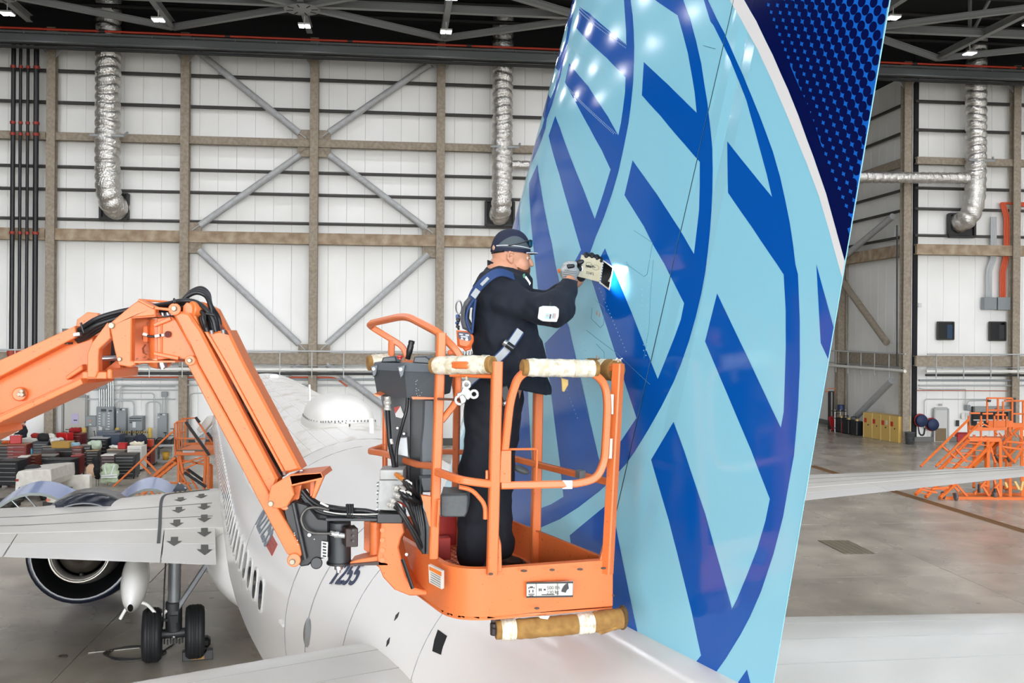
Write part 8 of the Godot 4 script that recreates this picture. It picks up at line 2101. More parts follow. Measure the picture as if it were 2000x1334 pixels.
func make_left_floor() -> void:
	# rows of tool cabinets: [foot,width,height,depth,colour,drawers,top,label]
	var cabs := []
	for e in [[W(-22.059,0,-43.631),0.85,1.15,0.9,"15161a",5,"2a2624","large black tool cabinet at the picture's left edge"],[W(-22.661,0,-46.178),0.42,1.0,0.6,"4a1518",5,"d5d0c8","narrow maroon cabinet with a white top beside the large black one"],[W(-22.753,0,-47.156),0.5,0.95,0.6,"6a2f1e",5,"7b5a42","rusty brown cabinet right of the narrow maroon one"],[W(-20.937,0,-45.941),1.25,0.9,0.9,"18191b",0,"1e1f21","wide plain black chest behind the white tug"],[W(-20.615,0,-47.092),0.42,0.95,0.8,"6e1c1c",6,"8c3a34","dark red cabinet with bright drawer edges right of the wide black chest"],[W(-22.497,0,-47.847),1.1,0.85,0.7,"2c2a28",3,"7d7a74","low dark cabinet with a grey worktop before the yellow case"],[W(-21.671,0,-49.674),0.5,1.05,0.6,"5c2a20",5,"8e4a34","brown-red cabinet behind the blue patterned bag"],[W(-21.428,0,-50.06),0.55,1.1,0.6,"1e1f22",4,"6f6a63","black cabinet with two grey drawers left of the tan-topped one"],[W(-21.075,0,-50.078),0.6,0.85,0.7,"2b2722",5,"a58a66","dark cabinet with a tan wooden top"],[W(-21.989,0,-53.022),0.95,1.15,0.9,"16181d",5,"a9a9a8","black cabinet with a pale worktop left of the covered blue one"],[W(-21.49,0,-53.475),0.9,1.3,0.9,"26344a",0,"5b6068","navy cabinet under a grey cover"],[W(-22.772,0,-55.873),1.0,1.2,0.9,"5d6470",0,"6c7078","grey covered cabinet behind the navy one"],[W(-19.477,0,-48.168),0.75,0.85,0.7,"3c1216",4,"d9d5cc","maroon cabinet with a white top behind the safety vest"],[W(-18.019,0,-46.397),0.95,1.1,0.9,"191a1c",6,"3a332c","tall black cabinet right of the safety vest"],[W(-19.696,0,-49.59),0.9,0.95,0.7,"5a5148",3,"a2917a","brown-topped bench behind the tall black cabinet"],[W(-18.524,0,-48.922),0.7,1.2,0.8,"d5d3cb",6,"e2dfd6","white drawer cabinet left of the orange stair"],[W(-18.634,0,-50.584),0.65,0.95,0.7,"6c1a1c",5,"3a2a26","dark red cabinet partly behind the orange stair rail"],[W(-19.064,0,-52.552),0.6,0.8,0.6,"2f3338",2,"33373c","dark grey bin cabinet behind the orange stair rail"],[W(-21.247,0,-55.494),1.1,0.95,0.8,"33383f",0,"41464d","slate covered cabinet before the transformer"],[W(-20.409,0,-55.082),0.9,0.85,0.8,"30353c",0,"3a4048","slate covered cabinet right of the first slate one"],[W(-23.731,0,-54.003),0.75,1.25,0.8,"6d1e1f",5,"7a4034","tall maroon chest behind the red tool box"],[W(-23.946,0,-53.127),0.85,0.95,0.8,"3a2a28",4,"5a4a44","dark cabinet carrying the bright red tool box"],[W(-25.831,0,-53.238),0.9,1.05,0.8,"d8d5cc",0,"dedbd3","white cabinet below the man in the background"],[W(-25.641,0,-51.59),1.0,0.95,0.8,"7c2a24",3,"94604a","brown-red cabinet with a bright red case, left of the white one"],[W(-26.158,0,-51.563),0.9,0.9,0.8,"2a2422",4,"8a6a4e","dark cabinet with a wood top at the far left"],[W(-24.732,0,-52.248),0.8,1.0,0.8,"3b3e42",6,"44464a","charcoal drawer cabinet right of the white one"],[W(-24.115,0,-52.077),0.9,0.8,0.8,"26211f",3,"8a8276","black bench before the grey helmet"],[W(-23.119,0,-49.601),0.8,0.75,0.7,"8c1c1e",2,"3c2a2a","bright red low chest behind the yellow case"],[W(-22.891,0,-51.139),1.0,0.8,0.7,"231f1f",2,"55504a","long dark bench behind the yellow case"],[W(-22.157,0,-52.386),0.7,0.8,0.7,"8e2223",2,"9a9a98","red chest with a grey lid left of the pale shirt"]]:
		cabs.append(cabinet(e[7],e[0],e[1],e[2],e[3],e[4],e[5],e[6]))
		cabs[-1].set_meta("tall",e[2] + (0.045 if e[6] else 0.0))
	for e in [["tool_box","bright red tool box with a white label on the dark cabinet","tool box",[21,0,-0.35],W(0.75,0.4,0.5),"c01a1c",0],["tool_box","dark red bag-shaped box on top behind the bright red tool box","tool box",[20,-0.1,-0.4],W(0.6,0.35,0.4),"8f1216",1],["helmet_bag","grey and white bundle left of the red tool boxes","bundle",[26,0.2,-0.4],W(0.55,0.45,0.4),"c4c4c2",1],["tool_case","yellow-tan case lying on the dark bench","case",[28,-0.2,-0.35],W(0.95,0.33,0.6),"b58d42",0],["carrier_bag","pale blue patterned bag beside the yellow-tan case","bag",[28,0.36,-0.3],W(0.5,0.33,0.3),"8fb0bc",1],["shirt","pale green shirt draped over a cabinet","shirt",[8,0.05,-0.35],W(0.55,0.5,0.3),"b5c4ae",1],["tool_box","small red and white box on the brown-topped bench","tool box",[14,0.25,-0.3],W(0.42,0.3,0.3),"b51f22",0],["rolled_cloth","white rolled cloth on the brown-topped bench","cloth",[14,-0.2,-0.4],W(0.65,0.2,0.25),"dedad0",1],["rolled_cloth","cream rolled cloth on the white drawer cabinet","cloth",[15,0,-0.4],W(0.8,0.22,0.3),"d6cfb9",1],["tool_box","orange-red open box behind the white drawer cabinet","tool box",[16,0,-0.35],W(0.6,0.35,0.45),"c4411f",0],["jacket","dark jacket hung beside the white drawer cabinet","jacket",[16,-0.2,0.12],W(0.35,0.7,0.25),"1a2030",1],["tool_case","red case with a white panel at the far left","case",[23,-0.15,-0.3],W(0.55,0.4,0.3),"b3181c",0],["cap_pile","blue cap and rags on the cabinet at the far left","rags",[24,0.2,-0.5],W(0.5,0.28,0.3),"2b6aa2",1],["rags","orange and red rags at the far left","rags",[24,-0.2,-0.45],W(0.6,0.22,0.3),"c05a24",1],["tool_bag","black shoulder bag on the charcoal cabinet","bag",[25,0,-0.4],W(0.5,0.45,0.3),"1c1c1e",1],["tool_bag","black bag before the low dark cabinet","bag",W(-23.107,0,-47.99),W(0.9,0.5,0.5),"121315",1],["tool_bag","dark red bag by the white cabinet","bag",[22,0.2,-0.4],W(0.45,0.3,0.3),"99201c",1],["water_bottle","blue drinking bottle on the rusty cabinet","bottle",[2,-0.1,-0.3],W(0.08,0.26,0.08),"3b87a8",0],["paper_bag","white crumpled bag behind the charcoal cabinet","bag",[25,0.3,-0.6],W(0.4,0.4,0.3),"cfc8bf",1]]:
		var at = e[3]
		if at is Array: at = cabs[at[0]].transform * W(at[1],cabs[at[0]].get_meta("tall"),at[2])
		on_top(e[0],e[1],e[2],at,e[4],e[5],e[6])
	# two chairs: one with a black jacket,one with a safety vest
	for e in [[W(-18.642,0,-44.365),"pale peach chair with a black jacket over it","d6b394",false],[W(-17.894,0,-44.547),"chair hidden under a pale green safety vest with silver bands","2a2a2c",true]]:
		var o := thing("chair",e[1],"chair",e[0],0.15)
		var p: Vector3 = Vector3.ZERO
		for sx in [-0.2,0.2]:
			for sz in [-0.2,0.2]: part(o,"leg",Shape.new().bar(p + W(sx,0,sz),p + W(sx,0.45,sz),0.03,0.03,Vector3.BACK),mat("7e7a72",0.5),true)
		part(o,"seat",Shape.new().box(W(0,0.46,0),W(0.46,0.06,0.46),Basis(),0.02),mat(e[2],0.6),true)
		part(o,"backrest",Shape.new().plate([W(-0.22,0.5,0.2),W(0.22,0.5,0.2),W(0.22,0.85,0.2),W(0.1,1.0,0.2),W(-0.1,1.0,0.2),W(-0.22,0.85,0.2)],W(0,0,0.04)),mat(e[2],0.6),true)
		var f := Flesh.new()
		f.k = 0.1
		f.wrinkle = cloth_noise(5.0,9)
		f.wrinkle_depth = 0.04
		if e[3]:
			f.limb(W(-0.2,0.85,0.22),W(0.2,0.85,0.22),0.16,0.16)
			f.limb(W(-0.22,0.55,0.26),W(0.24,0.55,0.26),0.17,0.17)
			f.limb(W(-0.28,0.25,0.28),W(0.28,0.25,0.28),0.12,0.12)
			var vest := thing("safety_vest","pale green safety vest with silver bands hung over a chair","safety vest",e[0],0.15)
			part(vest,"cloth",f.mesh(0.03),mat("aebd9f",0.8),true)
			for q in [[W(-0.32,0.5,0.44),W(0.36,0.53,0.44)],[W(-0.33,0.42,0.45),W(0.36,0.44,0.45)],[W(-0.2,0.95,0.38),W(-0.1,0.55,0.45)],[W(0.22,0.95,0.38),W(0.1,0.55,0.45)]]: part(vest,"reflective_band",Shape.new().bar(q[0],q[1],0.02,0.055,Vector3.UP),mat("dfe3e2",0.35),true)
		else:
			f.limb(W(0.16,1.15,0.1),W(0.2,0.7,0.14),0.16,0.13)
			f.limb(W(0.2,0.7,0.14),W(0.24,0.4,0.14),0.13,0.1)
			part(thing("jacket","black jacket hanging on the peach chair","jacket",e[0],0.15),"cloth",f.mesh(0.03),mat("131417",0.85),true)
	# bicycles before the electrical panels
	for e in [[W(-23.923,0,-56.28),0.3,"bicycle left of the middle bollard"],[W(-21.827,0,-56.401),0.2,"bicycle between the middle and the right bollard"],[W(-20.08,0,-58.229),-0.2,"bicycle with a tall handlebar under the narrow panel"]]:
		var o := thing("bicycle","black " + e[2],"bicycle",e[0],e[1])
		for x in [-0.5,0.5]:
			var ring := []
			for q in 21: ring.append(W(x + cos(TAU * q / 20.0) * 0.31,0.34 + sin(TAU * q / 20.0) * 0.31,0))
			part(o,"wheel",Shape.new().tube(ring,0.028,6,false),black_rubber,true)
		for q in [[W(-0.5,0.34,0),W(-0.15,0.75,0)],[W(-0.15,0.75,0),W(0.38,0.8,0)],[W(-0.1,0.32,0),W(0.4,0.72,0)],[W(-0.1,0.32,0),W(-0.18,0.92,0)],[W(0.5,0.34,0),W(0.36,0.95,0)],[W(-0.5,0.34,0),W(-0.1,0.32,0)]]: part(o,"frame_tube",Shape.new().tube(q,0.02,6),mat("1d2027",0.4),true)
		part(o,"saddle",Shape.new().ball(W(-0.19,0.95,0),W(0.14,0.035,0.07),6),black_rubber,true)
		part(o,"handlebar",Shape.new().tube([W(0.35,0.95,0),W(0.33,1.2,0.0),W(0.3,1.2,-0.26)],0.018,6).tube([W(0.33,1.2,0),W(0.3,1.2,0.26)],0.018,6),black_rubber,true)
	# grey trolley with a yellow bucket
	var tl := thing("trolley","grey two-deck trolley beside the orange stair","trolley",W(-18.015,0,-51.793),0.2)
	for y in [0.18,0.95]: part(tl,"deck",Shape.new().box(W(0,y,0),W(0.95,0.06,0.6),Basis(),0.01),mat("9b9d9c",0.5),true)
	for sx in [-0.44,0.44]:
		for sz in [-0.27,0.27]:
			part(tl,"leg",Shape.new().bar(W(sx,0.12,sz),W(sx,0.95,sz),0.05,0.05,Vector3.BACK),mat("b3b4b2",0.45),true)
			part(tl,"castor",Shape.new().cyl(W(sx - 0.02,0.06,sz),W(sx + 0.02,0.06,sz),0.06,10),black_rubber,true)
	var bk := thing("bucket","yellow bucket on the lower deck of the grey trolley","bucket",W(-18.015,0,-51.793) + W(0.05,0.22,0),0.0)
	part(bk,"pail",Shape.new().lathe([Vector2(0.0,0.0),Vector2(0.15,0.0),Vector2(0.19,0.4),Vector2(0.17,0.4),Vector2(0.14,0.04)],Transform3D(),18),mat("c79a2c",0.4),true)
	# a second mechanic far behind
	var pm := thing("person","distant man in dark jacket with red collar behind the cabinets at left","person",W(-27.47,0,-56.076),0.0)
	var fl := Flesh.new()
	fl.k = 0.08
	fl.chain([W(-0.02,0.95,0),W(0,1.2,0),W(-0.02,1.42,0)],[0.16,0.2,0.15])
	fl.chain([W(0,1.38,0.17),W(-0.12,1.12,0.24),W(-0.38,1.08,0.15)],[0.08,0.07,0.05])
	fl.chain([W(0,1.38,-0.17),W(-0.14,1.12,-0.24),W(-0.38,1.08,-0.12)],[0.08,0.07,0.05])
	fl.chain([W(0,0.9,0.1),W(0,0.5,0.12),W(0,0.06,0.12)],[0.12,0.09,0.07])
	fl.chain([W(0,0.9,-0.1),W(0,0.5,-0.12),W(0,0.06,-0.12)],[0.12,0.09,0.07])
	part(pm,"clothing",fl.mesh(0.03),mat("161a22",0.85),true)
	var hd := Flesh.new()
	hd.k = 0.03
	hd.limb(W(-0.02,1.68,0),W(-0.02,1.7,0),0.105,0.1)
	hd.limb(W(-0.06,1.62,0),W(-0.07,1.6,0),0.07,0.06)
	hd.limb(W(-0.12,1.66,0),W(-0.135,1.645,0),0.016,0.018)
	hd.limb(W(0,1.45,0),W(-0.01,1.6,0),0.065,0.06)
	for sz in [0.14,-0.12]: hd.limb(W(-0.38,1.08,sz),W(-0.46,1.07,sz),0.04,0.035)
	part(pm,"body",hd.mesh(0.02),mat("c79a80",0.6),true)
	part(pm,"hair",Shape.new().ball(W(0.0,1.74,0),W(0.12,0.085,0.11),8),mat("17130f",0.8),true)
	part(pm,"red_collar",Shape.new().ball(W(-0.01,1.5,0),W(0.12,0.05,0.15),8),mat("8f2820",0.8),true)
	make_tug()
	make_left_stand()
	# under the left wing: chocks,hose and cables on the slabs
	for e in [[W(-6.602,0,-21.056),"black wheel chock with a yellow label behind the right main wheel",true],[W(-6.723,0,-22.013),"black wheel chock beside the right main wheel",false]]:
		var o := thing("wheel_chock",e[1],"wheel chock",e[0],PLANE_TURN)
		part(o,"block",Shape.new().plate([W(-0.31,0,0),W(0.31,0,0),W(0.31,0.2,0),W(0.18,0.2,0),W(0.13,0.12,0),W(-0.13,0.12,0),W(-0.18,0.2,0),W(-0.31,0.2,0)],W(0,0,-0.16),0.01) if e[2] else Shape.new().box(W(0,0.11,0),W(0.2,0.22,0.3),Basis(),0.06),black_rubber,true)
		if e[2]: part(o,"yellow_label",Shape.new().box(W(0,0.075,0.006),W(0.27,0.1,0.012)),worn("b07f22",0.5,noise_tex(0.05,Color(0.5,0.45,0.4),Color(1,1,1),97,128,3),3.0),true)
	var cb := thing("coiled_cable","dark cable lying in loops on the floor behind the left main wheels","cable",W(-8.119,0,-21.458))
	var loops := []
	for q in 40: loops.append(W(-8.11,0,-21.493) + W(cos(q * 0.5) * (0.5 + 0.005 * q),0.012,sin(q * 0.5) * (0.55 - 0.006 * q)))
	loops.append(W(-7.468,0,-22.141) + W(0,0.012,0))
	part(cb,"cord",Shape.new().tube(curve(loops,2),0.012,6),mat("3d3c3a",0.6))
	part(thing("bonding_wire","thin pale bonding wire stretched over the floor toward the left wheel","cable",W(-8.653,0,-21.688)),"wire",Shape.new().tube([W(-9.096,0,-21.471) + W(0,0.01,0),W(-8.096,0,-21.841) + W(0,0.01,0)],0.01,5),mat("b5b2a8",0.4))
	part(thing("floor_anchor","small round floor anchor on the slab left of the wheels","floor fitting",W(-9.537,0,-21.225)),"ring",Shape.new().lathe([Vector2(0.04,0.0),Vector2(0.06,0.02),Vector2(0.1,0.02),Vector2(0.11,0.0)],Transform3D(Basis(),W(-9.537,0,-21.225)),16),mat("5d564a",0.5,0.4))
	part(thing("pallet","low dark pallet on the floor at the far left","pallet",W(-19.852,0,-38.999)),"boards",Shape.new().box(W(-19.852,0,-38.999) + W(0,0.2,0),W(1.1,0.12,0.9),Basis(),0.01).box(W(-19.852,0,-38.999) + W(0.4,0.07,0),W(0.12,0.14,0.8)).box(W(-19.852,0,-38.999) + W(-0.4,0.07,0),W(0.12,0.14,0.8)),mat("2b2824",0.7))
func make_tug() -> void: # white tow tractor,seen from behind,with its flat trailer
	var o := thing("tow_tractor","small white tow tractor seen from behind beyond the wing","tow tractor",W(-19.898,0,-41.163))
	var wt := worn("d9d6ce",0.45,noise_tex(0.02,Color(0.9,0.88,0.85),Color(1,1,1),99,256,5),0.5)
	part(o,"body",Shape.new().plate([W(-20.146,1.025,-40.5),W(-20.064,1.172,-40.5),W(-19.044,1.262,-40.5),W(-18.731,1.265,-40.5),W(-18.707,0.827,-40.5),W(-18.768,0.577,-40.5),W(-19.039,0.533,-40.5),W(-19.079,0.304,-40.5),W(-20.183,0.296,-40.5),W(-20.184,0.463,-40.5)],W(0,0,-2.2),0.03),wt)
	part(o,"bumper",Shape.new().box(W(-19.565,0.354,-40.3),W(1.1,0.12,0.2),Basis(),0.03),mat("2a2a2b",0.5))
	for c in [W(-20.053,0.833,-40.4),W(-19.138,0.714,-40.4)]: part(o,"tail_lamp",Shape.new().box(c,W(0.1,0.09,0.04),Basis(),0.01),mat("9a2a22",0.3))
	part(o,"number_plate",Shape.new().box(W(-19.594,0.503,-40.4),W(0.2,0.14,0.03),Basis(),0.01),mat("6a5a3a",0.5))
	for c in [[W(-20.044,0.218,-40.6),W(-19.877,0.219,-40.6)],[W(-19.127,0.454,-40.6),W(-19.002,0.455,-40.6)],[W(-19.356,0.426,-42),W(-19.248,0.427,-42)]]: part(o,"wheel",Shape.new().cyl(W(c[0].x,0.28,c[0].z),W(c[1].x,0.28,c[1].z),0.28,18,0.04),black_rubber)
	part(o,"seat",Shape.new().plate([W(-20.177,0.946,-41.2),W(-20.158,1.243,-41.2),W(-20.052,1.328,-41.2),W(-19.671,1.331,-41.2),W(-19.585,1.225,-41.2),W(-19.541,0.971,-41.2)],W(0,0,-0.3),0.03),mat("151617",0.6))
	bars(o,"roll_bar",[[W(-19.362,1.001,-41),W(-19.321,1.17,-41)],[W(-19.321,1.17,-41),W(-18.928,1.166,-41.2)],[W(-18.928,1.166,-41.2),W(-18.863,0.934,-41.2)]],0.06,mat("d5d2ca",0.4))
	var t := thing("flat_trailer","white-sided flat trailer with a dark deck next to the tow tractor","trailer",W(-17.903,0,-39.656))
	part(t,"deck",Shape.new().plate([W(-17.866,0.6,-38.6),W(-17.19,0.585,-38.6),W(-18.491,0.324,-42),W(-19.182,0.319,-42)],W(0,-0.08,0)),mat("2d2b28",0.8))
	part(t,"side_board",Shape.new().plate([W(-17.931,0.632,-38.4),W(-17.101,0.618,-38.4),W(-17.296,0.242,-38.4),W(-17.889,0.297,-38.4)],W(0,0,-0.1),0.01),wt)
	part(t,"chassis",Shape.new().box(W(-17.767,0.175,-39),W(0.7,0.25,1.0),Basis(),0.02),mat("2d2b28",0.6))
	part(t,"wheel",Shape.new().cyl(W(-18.088,0.132,-39) + W(0,0,0),W(-17.988,0.133,-39),0.14,14),black_rubber)
	part(t,"orange_reflector",Shape.new().cyl(W(-17.824,0.393,-38.3),W(-17.8,0.402,-38.25),0.06,12),mat("c8623a",0.4))
	part(thing("board","white panel standing on edge behind the tow tractor","panel",W(-18.634,0,-42.529)),"sheet",Shape.new().plate([W(-19.239,0.678,-42.5),W(-18.059,0.774,-42.5),W(-17.993,0.709,-42.5),W(-17.989,0.162,-42.5),W(-19.19,0.045,-42.5)],W(0,0,-0.25),0.02),wt)
func make_left_stand() -> void: # orange maintenance stair at the fuselage
	var o := thing("work_stand","orange wheeled maintenance stair standing by the fuselage at left","work stand",W(-13.416,0,-42.217))
	var org := mat("d2691f",0.45)
	var pad_black := mat("1a1a1b",0.6)
	part(o,"platform",Shape.new().plate([W(-14.26,1.852,-42.3),W(-12.846,1.84,-42.3),W(-12.779,1.645,-42.3),W(-14.259,1.656,-42.3)],W(0,0,-2.2),0.01),org)
	part(o,"deck",Shape.new().plate([W(-14.238,1.863,-42.3),W(-12.889,1.862,-42.3),W(-13.539,1.733,-45.5),W(-14.896,1.723,-45.5)],W(0,-0.04,0)),mat("5f5a55",0.7))
	part(o,"toe_board",Shape.new().bar(W(-14.933,1.734,-45.4),W(-13.556,1.814,-45.4),0.04,0.16),org)
	part(o,"name_plate",Shape.new().plate([W(-13.939,1.849,-42.25),W(-13.439,1.853,-42.25),W(-13.439,1.777,-42.25),W(-13.938,1.773,-42.25)],W(0,0,-0.02)),mat("b8a8a4",0.5))
	bars(o,"rail_tube",[[W(-14.28,1.634,-42.3),W(-14.312,2.983,-42.3)],[W(-14.312,2.983,-42.3),W(-14.182,3.093,-42.3)],[W(-14.182,3.093,-42.3),W(-13.812,3.095,-42.3)],[W(-14.228,1.84,-42.4),W(-14.237,3.062,-42.4)],[W(-14.14,1.623,-42.4),W(-14.15,3.062,-42.4)],[W(-14.307,2.374,-42.3),W(-13.023,2.361,-42.3)],[W(-14.396,1.708,-43.5),W(-14.406,3.095,-43.5)],[W(-14.406,3.095,-43.5),W(-13.915,3.1,-44)],[W(-14.24,1.709,-43.5),W(-14.249,3.119,-43.5)],[W(-14.125,2.604,-42.4),W(-14.082,2.588,-43)]],0.055,org)
	bars(o,"stair_stringer",[[W(-14.258,1.569,-42.3),W(-15.21,0.736,-42.3)],[W(-14.213,1.352,-42.3),W(-15.1,0.606,-42.3)],[W(-15.21,0.736,-42.3),W(-15.1,0.606,-42.3)],[W(-15.598,0.276,-42.3),W(-16.095,-0.185,-42.3)],[W(-15.402,0.19,-42.3),W(-15.921,-0.249,-42.3)]],0.12,org)
	for k in 5: part(o,"tread",Shape.new().plate([W(-14.388,1.438,-42.3) + W(-0.21 * k,-0.18 * k,0),W(-14.278,1.33,-42.3) + W(-0.21 * k,-0.18 * k,0),W(-14.278,1.33,-42.3) + W(-0.21 * k,-0.18 * k,-0.8),W(-14.388,1.438,-42.3) + W(-0.21 * k,-0.18 * k,-0.8)],W(0,-0.03,0)),org)
	bars(o,"hand_rail",[[W(-14.297,2.688,-42.2),W(-14.492,2.557,-42.2)],[W(-14.492,2.557,-42.2),W(-16.842,0.326,-42.2)],[W(-15.526,1.486,-42.2),W(-15.024,0.99,-42.2)],[W(-15.72,1.311,-42.2),W(-15.261,0.858,-42.2)]],0.075,org)
	bars(o,"leg",[[W(-14.128,1.635,-42.3),W(-14.12,0.504,-42.3)],[W(-14.273,1.522,-43.2),W(-14.265,0.322,-43.2)],[W(-12.975,1.643,-42.3),W(-13.05,0.011,-42.3)],[W(-12.888,1.6,-42.3),W(-12.854,-0.01,-42.3)],[W(-13.054,1.157,-43),W(-12.943,1.158,-43)],[W(-12.943,1.158,-43),W(-12.935,-0.103,-43)],[W(-14.085,1.636,-42.3),W(-13.927,0.875,-42.3)]],0.11,org)
	bars(o,"brace_tube",[[W(-14.104,1.287,-42.3),W(-12.931,1.622,-42.3)],[W(-14.095,1.449,-42.4),W(-13.003,1.238,-42.4)],[W(-13.961,1.035,-42.4),W(-13.005,1.5,-42.4)],[W(-14.102,0.983,-42.3),W(-13.463,-0.057,-42.3)],[W(-13.895,1.008,-42.6),W(-13.296,-0.062,-42.6)],[W(-15.078,0.497,-42.3),W(-13.619,0.464,-42.3)],[W(-15.358,0.212,-42.3),W(-15.051,-0.221,-42.3)],[W(-15.01,0.215,-42.3),W(-14.746,-0.175,-42.3)]],0.075,org)
	for e in [[W(-13.768,3.092,-42.1),W(-12.762,1.691,-42.1)],[W(-13.929,3.131,-43.9),W(-13.747,2.907,-43.9)],[W(-13.405,2.457,-43.9),W(-13.109,2.076,-43.9)],[W(-13.818,0.948,-42.1),W(-12.904,0.348,-42.1)],[W(-13.797,1.022,-42.5),W(-13.116,0.546,-42.5)]]: part(o,"rubber_bumper",Shape.new().bar(e[0],e[1],0.13,0.1,Vector3.UP,0.02),pad_black)
	bars(o,"brace_tube",[[W(-13.778,2.996,-42.2),W(-12.858,1.678,-42.2)],[W(-13.915,3.009,-44),W(-13.183,1.973,-44)]],0.07,org)
	for c in [W(-14.235,0,-42.72),W(-12.821,0,-41.979),W(-14.583,0,-40.634)]: part(o,"castor",Shape.new().cyl(c + W(-0.04,0.13,0),c + W(0.04,0.13,0),0.13,14),black_rubber)
	# flood lamp head and parts on the stand
	var fl := thing("light_head","tilted pale lamp head on a bracket behind the orange stair's rail","lamp head",W(-13.882,1.867,-44.5))
	part(fl,"housing",Shape.new().plate([W(-14.038,2.562,-44.4),W(-13.563,3.136,-44.4),W(-13.357,3.115,-44.4),W(-13.265,2.979,-44.4),W(-13.695,2.45,-44.4),W(-13.9,2.38,-44.4)],W(0,0,-0.4),0.03),mat("cbc9c1",0.5))
	part(fl,"arm",Shape.new().bar(W(-13.745,1.868,-44.5),W(-13.68,2.463,-44.5),0.12,0.12,Vector3.BACK,0.02),mat("a3a39e",0.4,0.4))
	# grey board on the open cowl
	var cp := thing("clipboard","grey panel with white clips leaning over the engine cowl's edge","panel",W(-9.026,2.345,-27.3))
	part(cp,"board",Shape.new().plate([W(-9.08,2.837,-27.2),W(-8.841,2.657,-27.2),W(-9.034,2.347,-27.2),W(-9.274,2.542,-27.2)],W(0,0,-0.03),0.006),mat("55595b",0.5))
	for c in [W(-9.041,2.8,-27.17),W(-8.887,2.675,-27.17),W(-9.221,2.561,-27.17),W(-9.053,2.408,-27.17)]: part(cp,"clip",Shape.new().box(c,W(0.06,0.03,0.03),Basis(Vector3.BACK,-0.6),0.006),mat("d5d8d8",0.4))
func make_right_floor() -> void:
	# floor drain grating and the long slotted trench
	var a: Vector3 = W(10.416,0,-33.7); var b: Vector3 = W(11.415,0,-33.733); var c: Vector3 = W(11.601,0,-31.718); var d: Vector3 = W(10.644,0,-31.688)
	var g := thing("drain_grate","square steel drain grating let into the floor right of the fin","drain grating",(a + c) / 2)
	part(g,"pit",Shape.new().plate([a + W(0,0.004,0),b + W(0,0.004,0),c + W(0,0.004,0),d + W(0,0.004,0)],W(0,-0.004,0)),mat("3c372e",0.8))
	for k in 24: part(g,"bar",Shape.new().bar(a.lerp(d,(k + 0.5) / 24.0) + W(0,0.012,0),b.lerp(c,(k + 0.5) / 24.0) + W(0,0.012,0),0.045,0.012,Vector3.UP,0.0),mat("7d7260",0.6,0.3))
	for k in 6: part(g,"cross_bar",Shape.new().bar(a.lerp(b,k / 5.0) + W(0,0.016,0),d.lerp(c,k / 5.0) + W(0,0.016,0),0.03,0.012,Vector3.UP,0.0),mat("6d6353",0.6,0.3))
	var p0: Vector3 = W(15.928,0,-52.765); var p1: Vector3 = W(18.369,0,-35.261)
	var t := thing("trench_drain","long rusty brown trench drain cover running toward the right edge","trench drain",(p0 + p1) / 2)
	for k in 5: part(t,"slotted_rail",Shape.new().bar(p0 + W(0.09 * (k - 2),0.01,0),p1 + W(0.09 * (k - 2),0.01,0),0.075 if k % 2 == 0 else 0.06,0.02 if k % 2 == 0 else 0.008,Vector3.UP,0.003),mat("8c6438" if k % 2 == 0 else "3c2c1c",0.6,0.2))
	# yellow safety cabinets along the receding wall
	var y := mat("c9a75a",0.45)
	var q0: Vector3 = W(24.036,0,-67.974); var q1: Vector3 = W(25.013,0,-64.277)
	for k in 4:
		var u := q0.lerp(q1,k / 4.0); var v := q0.lerp(q1,(k + 1) / 4.0)
		var o := thing("safety_cabinet","yellow flammables cabinet with a red label, %s" % ["farthest of the row of four","second from the far end","third, with an extra pale notice","nearest of the four, beside the dustbin"][k],"cabinet",(u + v) / 2,0.0,"yellow safety cabinets")
		var up := W(0,1.68,0)
		var back_ := (v - u).cross(Vector3.UP).normalized() * -0.9
		if back_.x < 0: back_ = -back_
		part(o,"body",Shape.new().plate([u,v,v + up,u + up],back_,0.01),y)
		var f := -back_.normalized() * 0.012
		part(o,"door_edge",Shape.new().bar(u.lerp(v,0.04) + f,u.lerp(v,0.04) + up + f,0.08,0.03,back_),mat("dcc384",0.45))
		part(o,"door",Shape.new().plate([u.lerp(v,0.1) + f + W(0,0.06,0),u.lerp(v,0.95) + f + W(0,0.06,0),u.lerp(v,0.95) + f + up * 0.97,u.lerp(v,0.1) + f + up * 0.97],back_.normalized() * 0.01),y)
		part(o,"red_label",Shape.new().plate([u.lerp(v,0.12) + f * 2 + up * 0.6,u.lerp(v,0.42) + f * 2 + up * 0.6,u.lerp(v,0.42) + f * 2 + up * 0.78,u.lerp(v,0.12) + f * 2 + up * 0.78],back_.normalized() * 0.01),mat("b8321c",0.5))
		part(o,"door_knob",Shape.new().ball(u.lerp(v,0.62) + f * 3 + up * 0.52,W(0.05,0.05,0.05),6),mat("22201c",0.4))
		if k == 2: part(o,"pale_notice",Shape.new().plate([u.lerp(v,0.6) + f * 2 + up * 0.62,u.lerp(v,0.8) + f * 2 + up * 0.62,u.lerp(v,0.8) + f * 2 + up * 0.8,u.lerp(v,0.6) + f * 2 + up * 0.8],back_.normalized() * 0.01),mat("cfc7b4",0.5))
	var bn := thing("dustbin","round grey plastic dustbin beside the yellow cabinets","bin",W(25.459,0,-63.572))
	part(bn,"tub",Shape.new().lathe([Vector2(0,0),Vector2(0.25,0.0),Vector2(0.29,0.7),Vector2(0.32,0.72),Vector2(0.32,0.78),Vector2(0.27,0.78),Vector2(0.24,0.1)],Transform3D(),22),mat("46494a",0.55),true)
	for k in 3: part(bn,"rib",Shape.new().lathe([Vector2(0.27 + 0.008 * k,0.2 + 0.2 * k),Vector2(0.285 + 0.008 * k,0.22 + 0.2 * k),Vector2(0.272 + 0.008 * k,0.24 + 0.2 * k)],Transform3D(),20),mat("3a3d3e",0.55),true)
